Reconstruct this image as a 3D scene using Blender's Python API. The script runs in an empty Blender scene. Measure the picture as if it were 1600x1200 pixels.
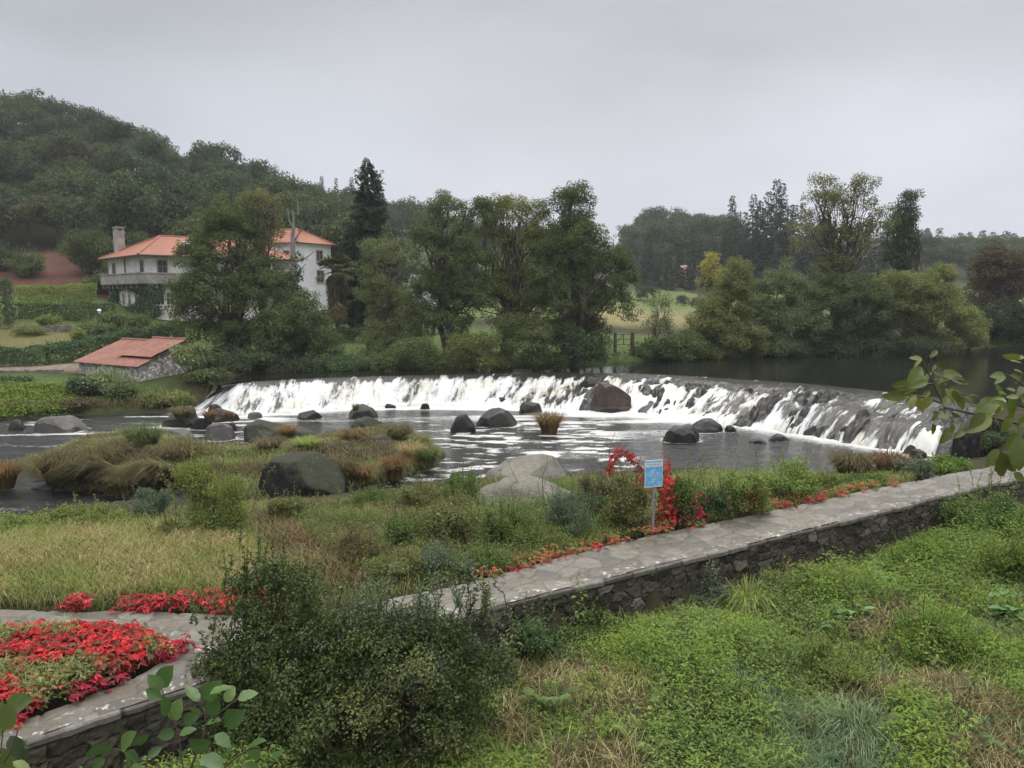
import bpy, math
import numpy as np
from math import radians as R
S = bpy.context.scene
COL = S.collection

# ---------------------------------------------------------------- camera, sky, sun, exposure
CAMZ = 7.5
PITCH = math.atan(140 / 1200)
cam_d = bpy.data.cameras.new('camera'); cam = bpy.data.objects.new('camera', cam_d); COL.objects.link(cam)
cam.location = (0, 0, CAMZ); cam.rotation_euler = (math.pi / 2 - PITCH, 0, 0)
cam_d.sensor_width = 36; cam_d.lens = 27; cam_d.clip_start = 0.05; cam_d.clip_end = 5000
S.camera = cam

W = bpy.data.worlds.new('World'); S.world = W; W.use_nodes = True
wn = W.node_tree; wn.nodes.clear()
def NN(nt, typ, loc=None, **kw):
    n = nt.nodes.new(typ)
    for k, v in kw.items():
        if k.startswith('i_'):
            key = k[2:]; key = int(key) if key.isdigit() else key.replace('_', ' ')
            s = n.inputs[key]
            if hasattr(v, 'is_output'): nt.links.new(v, s)
            else: s.default_value = v
        else: setattr(n, k, v)
    return n
def ramp(nt, fac, stops, interp='LINEAR'):
    n = nt.nodes.new('ShaderNodeValToRGB'); n.color_ramp.interpolation = interp
    e = n.color_ramp.elements
    while len(e) > 1: e.remove(e[-1])
    for i, (p, c) in enumerate(stops):
        if not hasattr(c, '__len__'): c = (c, c, c)
        el = e[0] if i == 0 else e.new(p)
        el.position = p; el.color = (*c[:3], 1)
    nt.links.new(fac, n.inputs[0]); return n.outputs[0]
def M_(nt, op, a, b=0.5, c=0.5, clamp=False):
    n = nt.nodes.new('ShaderNodeMath'); n.operation = op; n.use_clamp = clamp
    for i, v in enumerate((a, b, c)):
        if hasattr(v, 'is_output'): nt.links.new(v, n.inputs[i])
        else: n.inputs[i].default_value = v
    return n.outputs[0]
def mixc(nt, f, a, b, blend='MIX'):
    n = nt.nodes.new('ShaderNodeMix'); n.data_type = 'RGBA'; n.blend_type = blend
    for s, v in ((n.inputs[0], f), (n.inputs[6], a), (n.inputs[7], b)):
        if hasattr(v, 'is_output'): nt.links.new(v, s)
        elif hasattr(v, '__len__'): s.default_value = (*v[:3], 1)
        else: s.default_value = v
    return n.outputs[2]
SUN_EL, SUN_ROT = R(52), R(15)
tc = NN(wn, 'ShaderNodeTexCoord')
sky = NN(wn, 'ShaderNodeTexSky', sky_type='NISHITA', sun_disc=False, sun_elevation=SUN_EL, sun_rotation=SUN_ROT, air_density=1.5, dust_density=4)
sep = NN(wn, 'ShaderNodeSeparateXYZ', i_0=tc.outputs['Generated'])
map_ = NN(wn, 'ShaderNodeMapping', i_0=tc.outputs['Generated']); map_.inputs['Scale'].default_value = (1.2, 1.2, 3.2)
nz = NN(wn, 'ShaderNodeTexNoise', i_Vector=map_.outputs[0], i_Scale=1.5, i_Detail=3, i_Roughness=0.5)
elev = ramp(wn, sep.outputs[2], [(0.0, (0.62, 0.64, 0.71)), (0.12, (0.63, 0.65, 0.72)), (0.25, (0.555, 0.57, 0.61)), (0.38, (0.47, 0.483, 0.51)), (0.48, (0.75, 0.76, 0.78)), (0.64, (2.4, 2.4, 2.42)), (1.0, (3.9, 3.9, 3.9))])
cl = ramp(wn, nz.outputs[0], [(0.32, 0.80), (0.52, 1.0), (0.70, 1.16)])
side = ramp(wn, M_(wn, 'MULTIPLY_ADD', sep.outputs[0], 0.5, 0.5), [(0.2, (0.86, 0.88, 0.9)), (0.55, (1.0, 1.0, 1.0)), (0.8, (1.04, 1.04, 1.06))])
cloud = mixc(wn, 1.0, mixc(wn, 1.0, elev, cl, 'MULTIPLY'), side, 'MULTIPLY')
bg1 = NN(wn, 'ShaderNodeBackground', i_Color=sky.outputs[0], i_Strength=0.06)
bg2 = NN(wn, 'ShaderNodeBackground', i_Color=cloud, i_Strength=1.0)
mx = NN(wn, 'ShaderNodeMixShader', i_0=0.93); wn.links.new(bg1.outputs[0], mx.inputs[1]); wn.links.new(bg2.outputs[0], mx.inputs[2])
wo = NN(wn, 'ShaderNodeOutputWorld'); wn.links.new(mx.outputs[0], wo.inputs[0])

sun_d = bpy.data.lights.new('sun', 'SUN'); sun = bpy.data.objects.new('sun', sun_d); COL.objects.link(sun)
sun_d.energy = 1.2; sun_d.angle = R(35); sun_d.color = (1.0, 0.97, 0.92)
sun.rotation_euler = (math.pi / 2 - SUN_EL, 0, math.pi - SUN_ROT)
S.view_settings.view_transform = 'Standard'; S.view_settings.look = 'None'
S.view_settings.exposure = 0.1; S.view_settings.gamma = 1
cy = S.cycles
cy.max_bounces = 6; cy.diffuse_bounces = 2; cy.glossy_bounces = 2; cy.transmission_bounces = 3; cy.transparent_max_bounces = 4
cy.volume_bounces = 0; cy.caustics_reflective = False; cy.caustics_refractive = False
cy.use_adaptive_sampling = True; cy.adaptive_threshold = 0.02
cy.use_denoising = True; cy.denoiser = 'OPENIMAGEDENOISE'; cy.denoising_input_passes = 'RGB_ALBEDO_NORMAL'
HAZE_DENSITY = 0.00026

# ---------------------------------------------------------------- maths helpers
cp, sp = math.cos(PITCH), math.sin(PITCH)
def rays(px, py):
    a = (np.asarray(px, float) - 800) / 1200; b = (np.asarray(py, float) - 600) / 1200
    return np.stack([a + 0 * b, cp - b * sp + 0 * a, -sp - b * cp + 0 * a], -1)
def Pz(px, py, z):
    d = rays(px, py); t = (np.asarray(z) - CAMZ) / d[..., 2]
    return d * t[..., None] + np.array([0, 0, CAMZ])
def Q(px, py, Y):
    d = rays(px, py); t = np.asarray(Y, float) / d[..., 1]
    return d * t[..., None] + np.array([0, 0, CAMZ])
def _h(ix, iy, iz):
    n = (ix * 374761393 + iy * 668265263 + iz * 1442695041) & 0xffffffff
    n = ((n ^ (n >> 13)) * 1274126177) & 0xffffffff
    return ((n ^ (n >> 16)) & 0xffffffff) / 4294967295.0
def vnoise(x, y, z=0.0):
    x, y, z = np.broadcast_arrays(np.asarray(x, float), np.asarray(y, float), np.asarray(z, float))
    i = np.floor(x).astype(np.int64); j = np.floor(y).astype(np.int64); k = np.floor(z).astype(np.int64)
    f = x - i; g = y - j; h = z - k
    f = f * f * (3 - 2 * f); g = g * g * (3 - 2 * g); h = h * h * (3 - 2 * h)
    r = 0
    for a in (0, 1):
        for b in (0, 1):
            for c in (0, 1):
                r = r + _h(i + a, j + b, k + c) * (f if a else 1 - f) * (g if b else 1 - g) * (h if c else 1 - h)
    return r
def fbm(x, y, z=0.0, o=4):
    r = 0; a = 0.5; t = 0
    for q in range(o):
        r = r + a * vnoise(np.asarray(x) * 2 ** q + 17.3 * q, np.asarray(y) * 2 ** q - 9.1 * q, np.asarray(z) * 2 ** q + 3.7 * q); t += a; a *= 0.5
    return r / t
def worley(u, v, seed=0):
    i = np.floor(u).astype(np.int64); j = np.floor(v).astype(np.int64)
    f1 = np.full(u.shape, 9.0); f2 = f1.copy(); cid = np.zeros(u.shape)
    for a in (-1, 0, 1):
        for b in (-1, 0, 1):
            cx = i + a + 0.15 + 0.7 * _h(i + a, j + b, seed * 7 + 1 + 0 * i); cy_ = j + b + 0.15 + 0.7 * _h(i + a, j + b, seed * 7 + 2 + 0 * i)
            d = np.hypot(u - cx, v - cy_); idd = _h(i + a, j + b, seed * 7 + 3 + 0 * i)
            near = d < f1
            f2 = np.where(near, f1, np.minimum(f2, d)); cid = np.where(near, idd, cid); f1 = np.minimum(f1, d)
    return f1, f2, cid
def sm(a, b, x):
    t = np.clip((x - a) / (b - a), 0, 1); return t * t * (3 - 2 * t)
def unit(v): return v / np.maximum(np.linalg.norm(v, axis=-1, keepdims=True), 1e-9)
def inside(poly, x, y):
    r = np.zeros(np.shape(x), bool); n = len(poly)
    for k in range(n):
        x1, y1 = poly[k]; x2, y2 = poly[(k + 1) % n]
        if y1 == y2: continue
        r ^= ((y1 > y) != (y2 > y)) & (x < (x2 - x1) * (y - y1) / (y2 - y1) + x1)
    return r
def segdist(pts, x, y, closed=True):
    d = np.full(np.shape(x), 1e9); n = len(pts)
    for k in range(n if closed else n - 1):
        x1, y1 = pts[k]; x2, y2 = pts[(k + 1) % n]
        dx, dy = x2 - x1, y2 - y1
        t = np.clip(((x - x1) * dx + (y - y1) * dy) / (dx * dx + dy * dy + 1e-12), 0, 1)
        d = np.minimum(d, np.hypot(x - x1 - t * dx, y - y1 - t * dy))
    return d
def sdf(poly, x, y):            # positive outside
    d = segdist(poly, x, y); return np.where(inside(poly, x, y), -d, d)
def resample(pts, n):
    pts = np.asarray(pts, float); s = np.r_[0, np.cumsum(np.linalg.norm(np.diff(pts, axis=0), axis=1))]
    t = np.linspace(0, s[-1], n); return np.stack([np.interp(t, s, pts[:, k]) for k in range(pts.shape[1])], 1)
def smooth_poly(pts, n, it=2):
    pts = np.asarray(pts, float)
    for _ in range(it):
        a = pts[:-1] * .75 + pts[1:] * .25; b = pts[:-1] * .25 + pts[1:] * .75
        pts = np.vstack([pts[:1], np.stack([a, b], 1).reshape(-1, pts.shape[1]), pts[-1:]])
    return resample(pts, n)

# ---------------------------------------------------------------- mesh helpers
class G:
    """collects quads (n x 4 faces) with one float per vertex, then links them as ONE mesh object"""
    def __init__(s): s.V = []; s.F = []; s.A = []; s.I = []; s.n = 0
    def add(s, V, F, a=0.5, mi=0):
        V = np.asarray(V, float).reshape(-1, 3); F = np.asarray(F, np.int64).reshape(-1, 4)
        s.V.append(V); s.F.append(F + s.n); s.A.append(np.broadcast_to(np.asarray(a, float), (len(V),))); s.I.append(np.full(len(F), mi)); s.n += len(V)
    def build(s, name, mats, parent=None, smooth=False, loc=None, attrs=None):
        me = bpy.data.meshes.new(name)
        V = np.concatenate(s.V); F = np.concatenate(s.F).astype(np.int32); A = np.concatenate(s.A)
        if parent is not None:
            r = parent
            while r.parent is not None: r = r.parent
            V = V - np.array(r.location)
        elif loc is not None: V = V - np.asarray(loc, float)
        me.vertices.add(len(V)); me.vertices.foreach_set('co', V.astype(np.float32).ravel())
        me.loops.add(F.size); me.loops.foreach_set('vertex_index', F.ravel())
        me.polygons.add(len(F)); me.polygons.foreach_set('loop_start', np.arange(0, F.size, 4, dtype=np.int32))
        if not isinstance(mats, (list, tuple)): mats = [mats]
        for m in mats: me.materials.append(m)
        if len(mats) > 1: me.polygons.foreach_set('material_index', np.concatenate(s.I).astype(np.int32))
        me.polygons.foreach_set('use_smooth', np.full(len(F), bool(smooth)))
        at = me.attributes.new('v', 'FLOAT', 'POINT'); at.data.foreach_set('value', A.astype(np.float32))
        for k, val in (attrs or {}).items():
            val = np.asarray(val, np.float32)
            if val.ndim == 1: at = me.attributes.new(k, 'FLOAT', 'POINT'); at.data.foreach_set('value', val)
            else:
                at = me.attributes.new(k, 'FLOAT_COLOR', 'POINT')
                at.data.foreach_set('color', np.c_[val, np.ones(len(val))].astype(np.float32).ravel())
        me.update(calc_edges=True); me.validate()
        o = bpy.data.objects.new(name, me); COL.objects.link(o)
        if parent is not None: o.parent = parent
        elif loc is not None: o.location = [float(c) for c in loc]
        return o
    def box(s, c, size, rz=0.0, a=0.5, mi=0, axes=None):
        c = np.asarray(c, float); h = np.asarray(size, float) / 2
        X = np.array([[x, y, z] for z in (-1, 1) for y in (-1, 1) for x in (-1, 1)]) * h
        if axes is not None: X = X @ np.asarray(axes)
        else:
            co, si = math.cos(rz), math.sin(rz); X = np.stack([X[:, 0] * co - X[:, 1] * si, X[:, 0] * si + X[:, 1] * co, X[:, 2]], 1)
        s.add(X + c, [[0, 2, 3, 1], [4, 5, 7, 6], [0, 1, 5, 4], [2, 6, 7, 3], [0, 4, 6, 2], [1, 3, 7, 5]], a, mi)
    def tube(s, pts, rad, k=6, a=0.5, mi=0):
        pts = np.asarray(pts, float); n = len(pts); rad = np.broadcast_to(np.asarray(rad, float), (n,))
        t = unit(np.gradient(pts, axis=0)); ref = np.array([0.31, 0.95, 0.05]); ref = np.where(np.abs(t @ ref)[:, None] > .9, np.array([1., 0, 0]), ref)
        b = unit(np.cross(t, ref)); c = np.cross(t, b); an = np.linspace(0, 2 * np.pi, k, endpoint=False)
        V = pts[:, None] + rad[:, None, None] * (np.cos(an)[None, :, None] * b[:, None] + np.sin(an)[None, :, None] * c[:, None])
        s.grid(V, a, mi, wrap=True)
    def grid(s, V, a=0.5, mi=0, wrap=False):
        n, m = V.shape[:2]; idx = np.arange(n * m).reshape(n, m)
        if wrap: idx = np.c_[idx, idx[:, :1]]
        F = np.stack([idx[:-1, :-1], idx[:-1, 1:], idx[1:, 1:], idx[1:, :-1]], -1).reshape(-1, 4)
        s.add(V.reshape(-1, 3), F, np.asarray(a).ravel() if np.ndim(a) else a, mi)
    def leaves(s, P, D, Nn, L, w=0.28, cup=0.12, droop=0.1, a=0.5, mi=0):
        P = np.asarray(P, float); n = len(P); L = np.broadcast_to(np.asarray(L, float), (n,))[:, None]; D = unit(D)
        B = np.cross(Nn, D); bad = np.linalg.norm(B, axis=1) < 1e-3; B[bad] = np.array([1, 0, 0.01]); B = unit(B); Nn = np.cross(D, B)
        V = np.empty((n, 4, 3)); mid = P + D * L * .45 + Nn * L * cup
        V[:, 0] = P; V[:, 1] = mid + B * L * w; V[:, 3] = mid - B * L * w; V[:, 2] = P + D * L - np.array([0, 0, 1]) * L * droop
        s.add(V, np.arange(n * 4).reshape(n, 4), np.repeat(np.broadcast_to(np.asarray(a, float), (n,)), 4), mi)
    def blades(s, P, h, w, lean, rng, a=0.5, az=None, sag=0.5, mi=0):
        """arching grass blades: base, bend, tip"""
        n = len(P); h = np.broadcast_to(np.asarray(h, float), (n,))[:, None]; w = np.broadcast_to(np.asarray(w, float), (n,))[:, None]
        az = rng.uniform(0, 2 * np.pi, n) if az is None else az
        d = np.stack([np.cos(az), np.sin(az), 0 * az], 1); B = np.stack([-np.sin(az), np.cos(az), 0 * az], 1)
        ln = np.broadcast_to(np.asarray(lean, float), (n,))[:, None]; up = np.array([0, 0, 1.0])
        p1 = P + h * (.5 * up + .22 * ln * d); p2 = P + h * ((.86 - .15 * ln * sag) * up + .62 * ln * d); p3 = P + h * ((1 - .75 * ln * sag) * up + 1.1 * ln * d)
        V = np.stack([P - B * w * .5, P + B * w * .5, p1 - B * w * .45, p1 + B * w * .45, p2 - B * w * .3, p2 + B * w * .3, p3 - B * w * .04, p3 + B * w * .04], 1)
        k = np.arange(n)[:, None] * 8
        F = np.concatenate([k + np.array([[0, 1, 3, 2]]), k + np.array([[2, 3, 5, 4]]), k + np.array([[4, 5, 7, 6]])])
        s.add(V, F, np.repeat(np.broadcast_to(np.asarray(a, float), (n,)), 8), mi)
def tag(o, label=None, cat=None, group=None, kind=None):
    for k, v in (('label', label), ('category', cat), ('group', group), ('kind', kind)):
        if v: o[k] = v
    return o
def E(name, loc, label=None, cat=None, group=None):
    o = bpy.data.objects.new(name, None); COL.objects.link(o); o.location = [float(c) for c in loc]
    o.empty_display_size = 0.2
    return tag(o, label, cat, group)
def dup(root, loc, rz=0.0, sc=1.0, label=None, group=None):
    r = root.copy(); COL.objects.link(r); r.location = loc; r.rotation_euler = (0, 0, rz); r.scale = (sc, sc, sc) if np.ndim(sc) == 0 else sc
    if label: r['label'] = label
    if group: r['group'] = group
    for ch in list(root.children):
        c = ch.copy(); COL.objects.link(c); c.parent = r
        for g in ch.children:
            d = g.copy(); COL.objects.link(d); d.parent = c
    return r
def rdir(rng, n):
    v = rng.normal(size=(n, 3)); return unit(v)

# ---------------------------------------------------------------- materials
def mat(name):
    m = bpy.data.materials.new(name); m.use_nodes = True; nt = m.node_tree
    b = nt.nodes['Principled BSDF']; return m, nt, b
def leaf_mat(name, stops, trans=0.3, gloss=0.05, rough=0.45, var=0.25):
    m = bpy.data.materials.new(name); m.use_nodes = True; nt = m.node_tree; nt.nodes.clear()
    at = NN(nt, 'ShaderNodeAttribute', attribute_name='v')
    c = ramp(nt, at.outputs['Fac'], stops)
    oi = NN(nt, 'ShaderNodeObjectInfo')
    hs = NN(nt, 'ShaderNodeHueSaturation', i_Color=c)
    nt.links.new(M_(nt, 'MULTIPLY_ADD', oi.outputs['Random'], var, 1 - var / 2), hs.inputs['Value'])
    nt.links.new(M_(nt, 'MULTIPLY_ADD', oi.outputs['Random'], 0.02, 0.49), hs.inputs['Hue'])
    c = hs.outputs[0]
    d = NN(nt, 'ShaderNodeBsdfDiffuse', i_Color=c); t = NN(nt, 'ShaderNodeBsdfTranslucent', i_Color=c)
    g = NN(nt, 'ShaderNodeBsdfGlossy', i_Color=(1, 1, 1, 1), i_Roughness=rough)
    m1 = NN(nt, 'ShaderNodeMixShader', i_0=trans); nt.links.new(d.outputs[0], m1.inputs[1]); nt.links.new(t.outputs[0], m1.inputs[2])
    m2 = NN(nt, 'ShaderNodeMixShader', i_0=gloss); nt.links.new(m1.outputs[0], m2.inputs[1]); nt.links.new(g.outputs[0], m2.inputs[2])
    o = NN(nt, 'ShaderNodeOutputMaterial'); nt.links.new(m2.outputs[0], o.inputs[0]); return m
def plain(name, col, rough=0.7, var=0.25, scale=6.0, metal=0.0, bump=0.0):
    m, nt, b = mat(name); tcn = NN(nt, 'ShaderNodeTexCoord')
    n = NN(nt, 'ShaderNodeTexNoise', i_Vector=tcn.outputs['Object'], i_Scale=scale, i_Detail=6, i_Roughness=0.65)
    lo = tuple(c * (1 - var) for c in col); hi = tuple(min(1, c * (1 + var)) for c in col)
    nt.links.new(ramp(nt, n.outputs[0], [(0.3, lo), (0.7, hi)]), b.inputs['Base Color'])
    b.inputs['Roughness'].default_value = rough; b.inputs['Metallic'].default_value = metal
    if bump:
        bp = NN(nt, 'ShaderNodeBump', i_Strength=bump, i_Distance=0.05, i_Height=n.outputs[0]); nt.links.new(bp.outputs[0], b.inputs['Normal'])
    return m
L = {}
def lm(name, cols, sc=1.55, **k):
    k['gloss'] = k.get('gloss', .05) * .3
    cols = [tuple(min(.85, q * (sc if c_[1] < .22 else 1.15)) for q in c_) for c_ in cols]; n = len(cols); L[name] = leaf_mat('leaf_' + name, [(i / max(1, n - 1), c) for i, c in enumerate(cols)], **k)
lm('oak', [(.018, .030, .014), (.040, .060, .024), (.080, .100, .040)], sc=1.25)
lm('oak_warm', [(.030, .038, .014), (.058, .072, .024), (.11, .11, .040)], sc=1.25)
lm('alder', [(.026, .038, .014), (.056, .074, .024), (.10, .115, .040)], sc=1.75)
lm('alder_dark', [(.018, .030, .014), (.038, .056, .022), (.070, .090, .036)])
lm('olive', [(.046, .056, .018), (.090, .100, .032), (.15, .15, .05)], sc=1.85)
lm('willow', [(.055, .070, .030), (.105, .125, .052), (.18, .19, .085)], sc=1.75)
lm('conifer', [(.014, .022, .014), (.026, .038, .022), (.044, .058, .032)])
lm('yellow', [(.12, .11, .025), (.21, .18, .04), (.30, .25, .06)])
lm('russet', [(.040, .036, .018), (.070, .058, .027), (.10, .085, .038)])
lm('lime', [(.07, .10, .025), (.13, .17, .040), (.22, .25, .065)])
lm('bright', [(.040, .080, .014), (.095, .155, .024), (.20, .255, .045)], sc=1.45)
lm('herb', [(.028, .052, .014), (.070, .108, .026), (.15, .19, .048)])
lm('hedge', [(.025, .045, .018), (.050, .080, .028), (.085, .12, .04)])
lm('hedge_yellow', [(.07, .10, .022), (.13, .165, .035), (.21, .24, .06)])
lm('blue', [(.045, .066, .036), (.078, .108, .060), (.135, .17, .10)], gloss=0.08)
lm('privet', [(.022, .036, .010), (.046, .068, .018), (.095, .115, .032)], gloss=0.07, rough=0.35)
lm('straw', [(.16, .12, .045), (.33, .27, .11), (.52, .45, .24)], trans=0.4)
lm('grass', [(.08, .11, .022), (.15, .19, .04), (.28, .28, .08)], trans=0.4)
lm('bluegrass', [(.04, .075, .03), (.085, .13, .048), (.17, .22, .09)], trans=0.35, gloss=0.08)
lm('brown', [(.050, .042, .018), (.110, .094, .040), (.21, .18, .085)], trans=0.3, sc=1.0)
lm('bracken', [(.085, .050, .024), (.15, .088, .040), (.23, .15, .07)], trans=0.3, sc=.95)
lm('sedge', [(.060, .055, .022), (.12, .095, .038), (.19, .16, .065)], trans=0.3, sc=.95)
lm('sedge_orange', [(.11, .065, .022), (.20, .125, .042), (.28, .19, .075)], trans=0.3, sc=.95)
lm('red', [(.05, .065, .018), (.09, .02, .012), (.20, .007, .017), (.32, .011, .029), (.42, .032, .050)], trans=0.35, gloss=0.07)
lm('red_green', [(.06, .09, .02), (.12, .11, .03), (.26, .06, .035), (.34, .025, .03)], trans=0.35)
lm('dock', [(.050, .10, .035), (.085, .155, .055), (.14, .22, .085)], gloss=0.1, rough=0.3)
lm('ivy', [(.018, .036, .014), (.035, .060, .020), (.06, .09, .03)], gloss=0.07)
lm('palm', [(.030, .042, .018), (.060, .072, .028), (.12, .11, .045)])
lm('near_leaf', [(.045, .045, .012), (.060, .085, .016), (.12, .135, .03)], gloss=0.10, rough=0.28, var=0.05)
lm('near_alder', [(.022, .048, .012), (.042, .078, .020), (.085, .125, .036)], gloss=0.09, rough=0.35, var=0.05)
BARK = plain('bark', (.075, .062, .05), .9, .45, 3.0, bump=.4)
BARK_PALE = plain('bark_pale', (.19, .17, .145), .9, .3, 3.0, bump=.3)
TWIG = plain('twig', (.065, .042, .026), .8, .3, 9.0)
# ---------------------------------------------------------------- terrain, river, weir, path
ZU = 1.6            # level of the river above the weir; the pool below is z = 0
PZ = 1.2            # causeway top
crest = Pz(*np.array([(345, 604), (400, 596), (500, 591), (600, 588), (700, 586), (800, 584), (900, 583), (1000, 584), (1080, 588), (1150, 593), (1200, 596), (1250, 599), (1310, 605), (1390, 613), (1450, 620), (1500, 627), (1552, 638)], float).T, ZU)[:, :2]
foot = Pz(*np.array([(298, 643), (385, 649), (485, 643), (585, 636), (680, 633), (775, 634), (870, 638), (955, 642), (1022, 649), (1078, 656), (1122, 661), (1168, 667), (1222, 674), (1288, 685), (1340, 694), (1400, 704), (1505, 719)], float).T, 0.0)[:, :2]
NU, NV = 820, 54
tu = np.linspace(0, 1, NU)
def along(pts):
    s = np.linspace(0, 1, len(pts)); p = np.stack([np.interp(tu, s, pts[:, k]) for k in (0, 1)], 1)
    ker = np.hanning(61); ker /= ker.sum()
    pad = np.vstack([np.repeat(p[:1], 30, 0) - (p[1] - p[0]) * np.arange(30, 0, -1)[:, None], p, np.repeat(p[-1:], 30, 0) + (p[-1] - p[-2]) * np.arange(1, 31)[:, None]])
    return np.stack([np.convolve(pad[:, k], ker, 'valid') for k in (0, 1)], 1)
crestL, footL = along(crest), along(foot)
px2 = lambda l, z: [tuple(p) for p in Pz(*np.array(l, float).T, z)[:, :2]]
shore_near = px2([(-260, 865), (-100, 838), (0, 820), (120, 797), (230, 787), (330, 792), (400, 794), (520, 780), (640, 770), (730, 754), (870, 750), (950, 745), (1060, 738), (1240, 748), (1300, 744), (1420, 732), (1480, 727), (1540, 722)], 0.0)
left_bank = px2([(300, 640), (250, 647), (120, 650), (0, 657), (-100, 664), (-260, 672), (-600, 690)], 0.0)
up = [tuple(p) for p in crestL[::20]]
pool_poly = shore_near + up[::-1] + left_bank + [(-90, 30), (-60, 22), (-30, 20.6)]
river_far = px2([(1700, 536), (1600, 541), (1400, 551), (1200, 556), (1070, 562), (960, 567), (900, 572), (700, 574), (500, 577), (400, 583), (330, 593)], ZU)
river_poly = up + [(29.5, 39.0), (45, 42), (70, 47), (150, 60), (190, 120), (110, 104)] + river_far
island = px2([(50, 728), (110, 762), (200, 773), (300, 764), (390, 780), (530, 774), (565, 760), (640, 742), (688, 714), (650, 688), (610, 672), (540, 682), (440, 706), (330, 708), (250, 682), (150, 688)], 0.0)
island2 = px2([(-60, 725), (20, 722), (38, 745), (10, 765), (-60, 775)], 0.0)

near_px = [(-420, 1320), (-150, 1222), (30, 1160), (300, 1070), (520, 1010), (760, 950), (1000, 890), (1250, 830), (1480, 772), (1600, 745), (1720, 720)]
far_px = [(-420, 1285), (-150, 1195), (0, 1140), (100, 1102), (200, 1064), (272, 1024), (480, 968), (760, 905), (950, 850), (1130, 815), (1400, 757), (1590, 722), (1700, 702)]
nearE = smooth_poly(Pz(*np.array(near_px, float).T, PZ)[:, :2], 500, 2)
farE = smooth_poly(Pz(*np.array(far_px, float).T, PZ)[:, :2], 500, 2)
front_poly = [tuple(p) for p in nearE[::12]] + [(60, 33), (60, -80), (-60, -80), (-60, 0)]
back_far = px2([(-260, 950), (-150, 951), (0, 954), (150, 957), (250, 959), (330, 961), (480, 962)], PZ)
back_near = px2([(-260, 1000), (-150, 993), (0, 986), (150, 979), (230, 986), (282, 1030), (420, 1004)], PZ)

ctl = [(px, py, Y) for px, py, Y in [
    (60, 600, 52), (-80, 600, 52), (0, 632, 48), (120, 590, 56), (0, 572, 60), (-150, 572, 60), (130, 573, 60), (60, 543, 68), (0, 527, 74), (120, 535, 72), (200, 560, 66), (-150, 530, 74),
    (40, 505, 82), (100, 480, 88), (150, 487, 90), (240, 492, 92), (330, 495, 98), (420, 490, 105), (-100, 490, 84), (60, 450, 104), (130, 448, 108), (0, 450, 102), (60, 415, 118), (0, 388, 132), (120, 388, 132), (-150, 380, 132),
    (530, 490, 112), (600, 510, 90), (560, 545, 72), (690, 540, 72), (840, 540, 72), (960, 538, 74), (960, 490, 130), (850, 480, 150), (700, 475, 150), (1030, 487, 140), (1100, 500, 120), (1200, 520, 105), (1400, 525, 105), (1560, 515, 115), (1750, 505, 120),
]]
cpts = [tuple(Q(*c)) for c in ctl]
cpts += [(-95, 190, 34.5), (-135, 215, 50), (-80, 209, 33.5), (-68, 215, 27.5), (-56, 225, 26), (-45, 225, 23), (-150, 150, 29), (-62, 140, 17), (-100, 140, 20), (-35, 150, 13), (-200, 240, 60), (-300, 250, 70), (-35, 230, 20), (-75, 260, 31), (-40, 320, 32), (-10, 200, 11), (0, 330, 24),
         (25, 190, 8), (40, 230, 9), (75, 190, 9), (60, 330, 26), (95, 330, 27), (110, 240, 11), (150, 230, 12), (190, 330, 20), (130, 180, 7), (230, 260, 14), (260, 400, 30), (100, 430, 26), (0, 460, 30),
         (-150, 430, 50), (300, 150, 6), (400, 300, 20), (-400, 100, 50), (-300, 60, 20), (-250, 20, 8), (-150, 60, 10), (-110, 80, 8), (-600, 300, 90), (-600, 700, 90), (600, 700, 60), (700, 200, 30), (0, 800, 55), (330, 860, 70), (600, 1000, 60), (-300, 1000, 80), (100, -60, 3), (-100, -60, 3), (0, -90, 3), (300, 0, 5), (-400, -50, 10)]
for e in (farE[::25], nearE[::40]): cpts += [(p[0], p[1], 1.05) for p in e]
cpts += [(p[0], p[1], 1.1) for p in back_far] + [(p[0], p[1], 1.08) for p in back_near]
for s_ in shore_near: cpts.append((s_[0], s_[1] - .3, 0.32))
for s_ in left_bank: cpts.append((s_[0], s_[1] + .4, 0.25))
for s_ in river_far: cpts.append((s_[0], s_[1] + .6, ZU + .35))
cpts += [(25, 37, 1.4), (29, 36, 1.6), (40, 38, 2.0), (70, 42, 2.5), (30, 31, 1.1), (22, 33.5, 1.05), (150, 50, 3)]
cpts += [(float(Q(p, 850, 17)[0]), 17.0, 1.15) for p in (0, 200, 380)]
cp_ = np.array(cpts)
_D = np.hypot(cp_[:, None, 0] - cp_[None, :, 0], cp_[:, None, 1] - cp_[None, :, 1])
_A = np.block([[_D, np.ones((len(cp_), 1))], [np.ones((1, len(cp_))), np.zeros((1, 1))]])
_w = np.linalg.lstsq(_A, np.r_[cp_[:, 2], 0], rcond=None)[0]
def land(x, y):
    sh = np.shape(x); x = np.ravel(x); y = np.ravel(y); r = np.full(x.shape, _w[-1])
    for k in range(len(cp_)): r = r + _w[k] * np.hypot(x - cp_[k, 0], y - cp_[k, 1])
    return r.reshape(sh)
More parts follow.
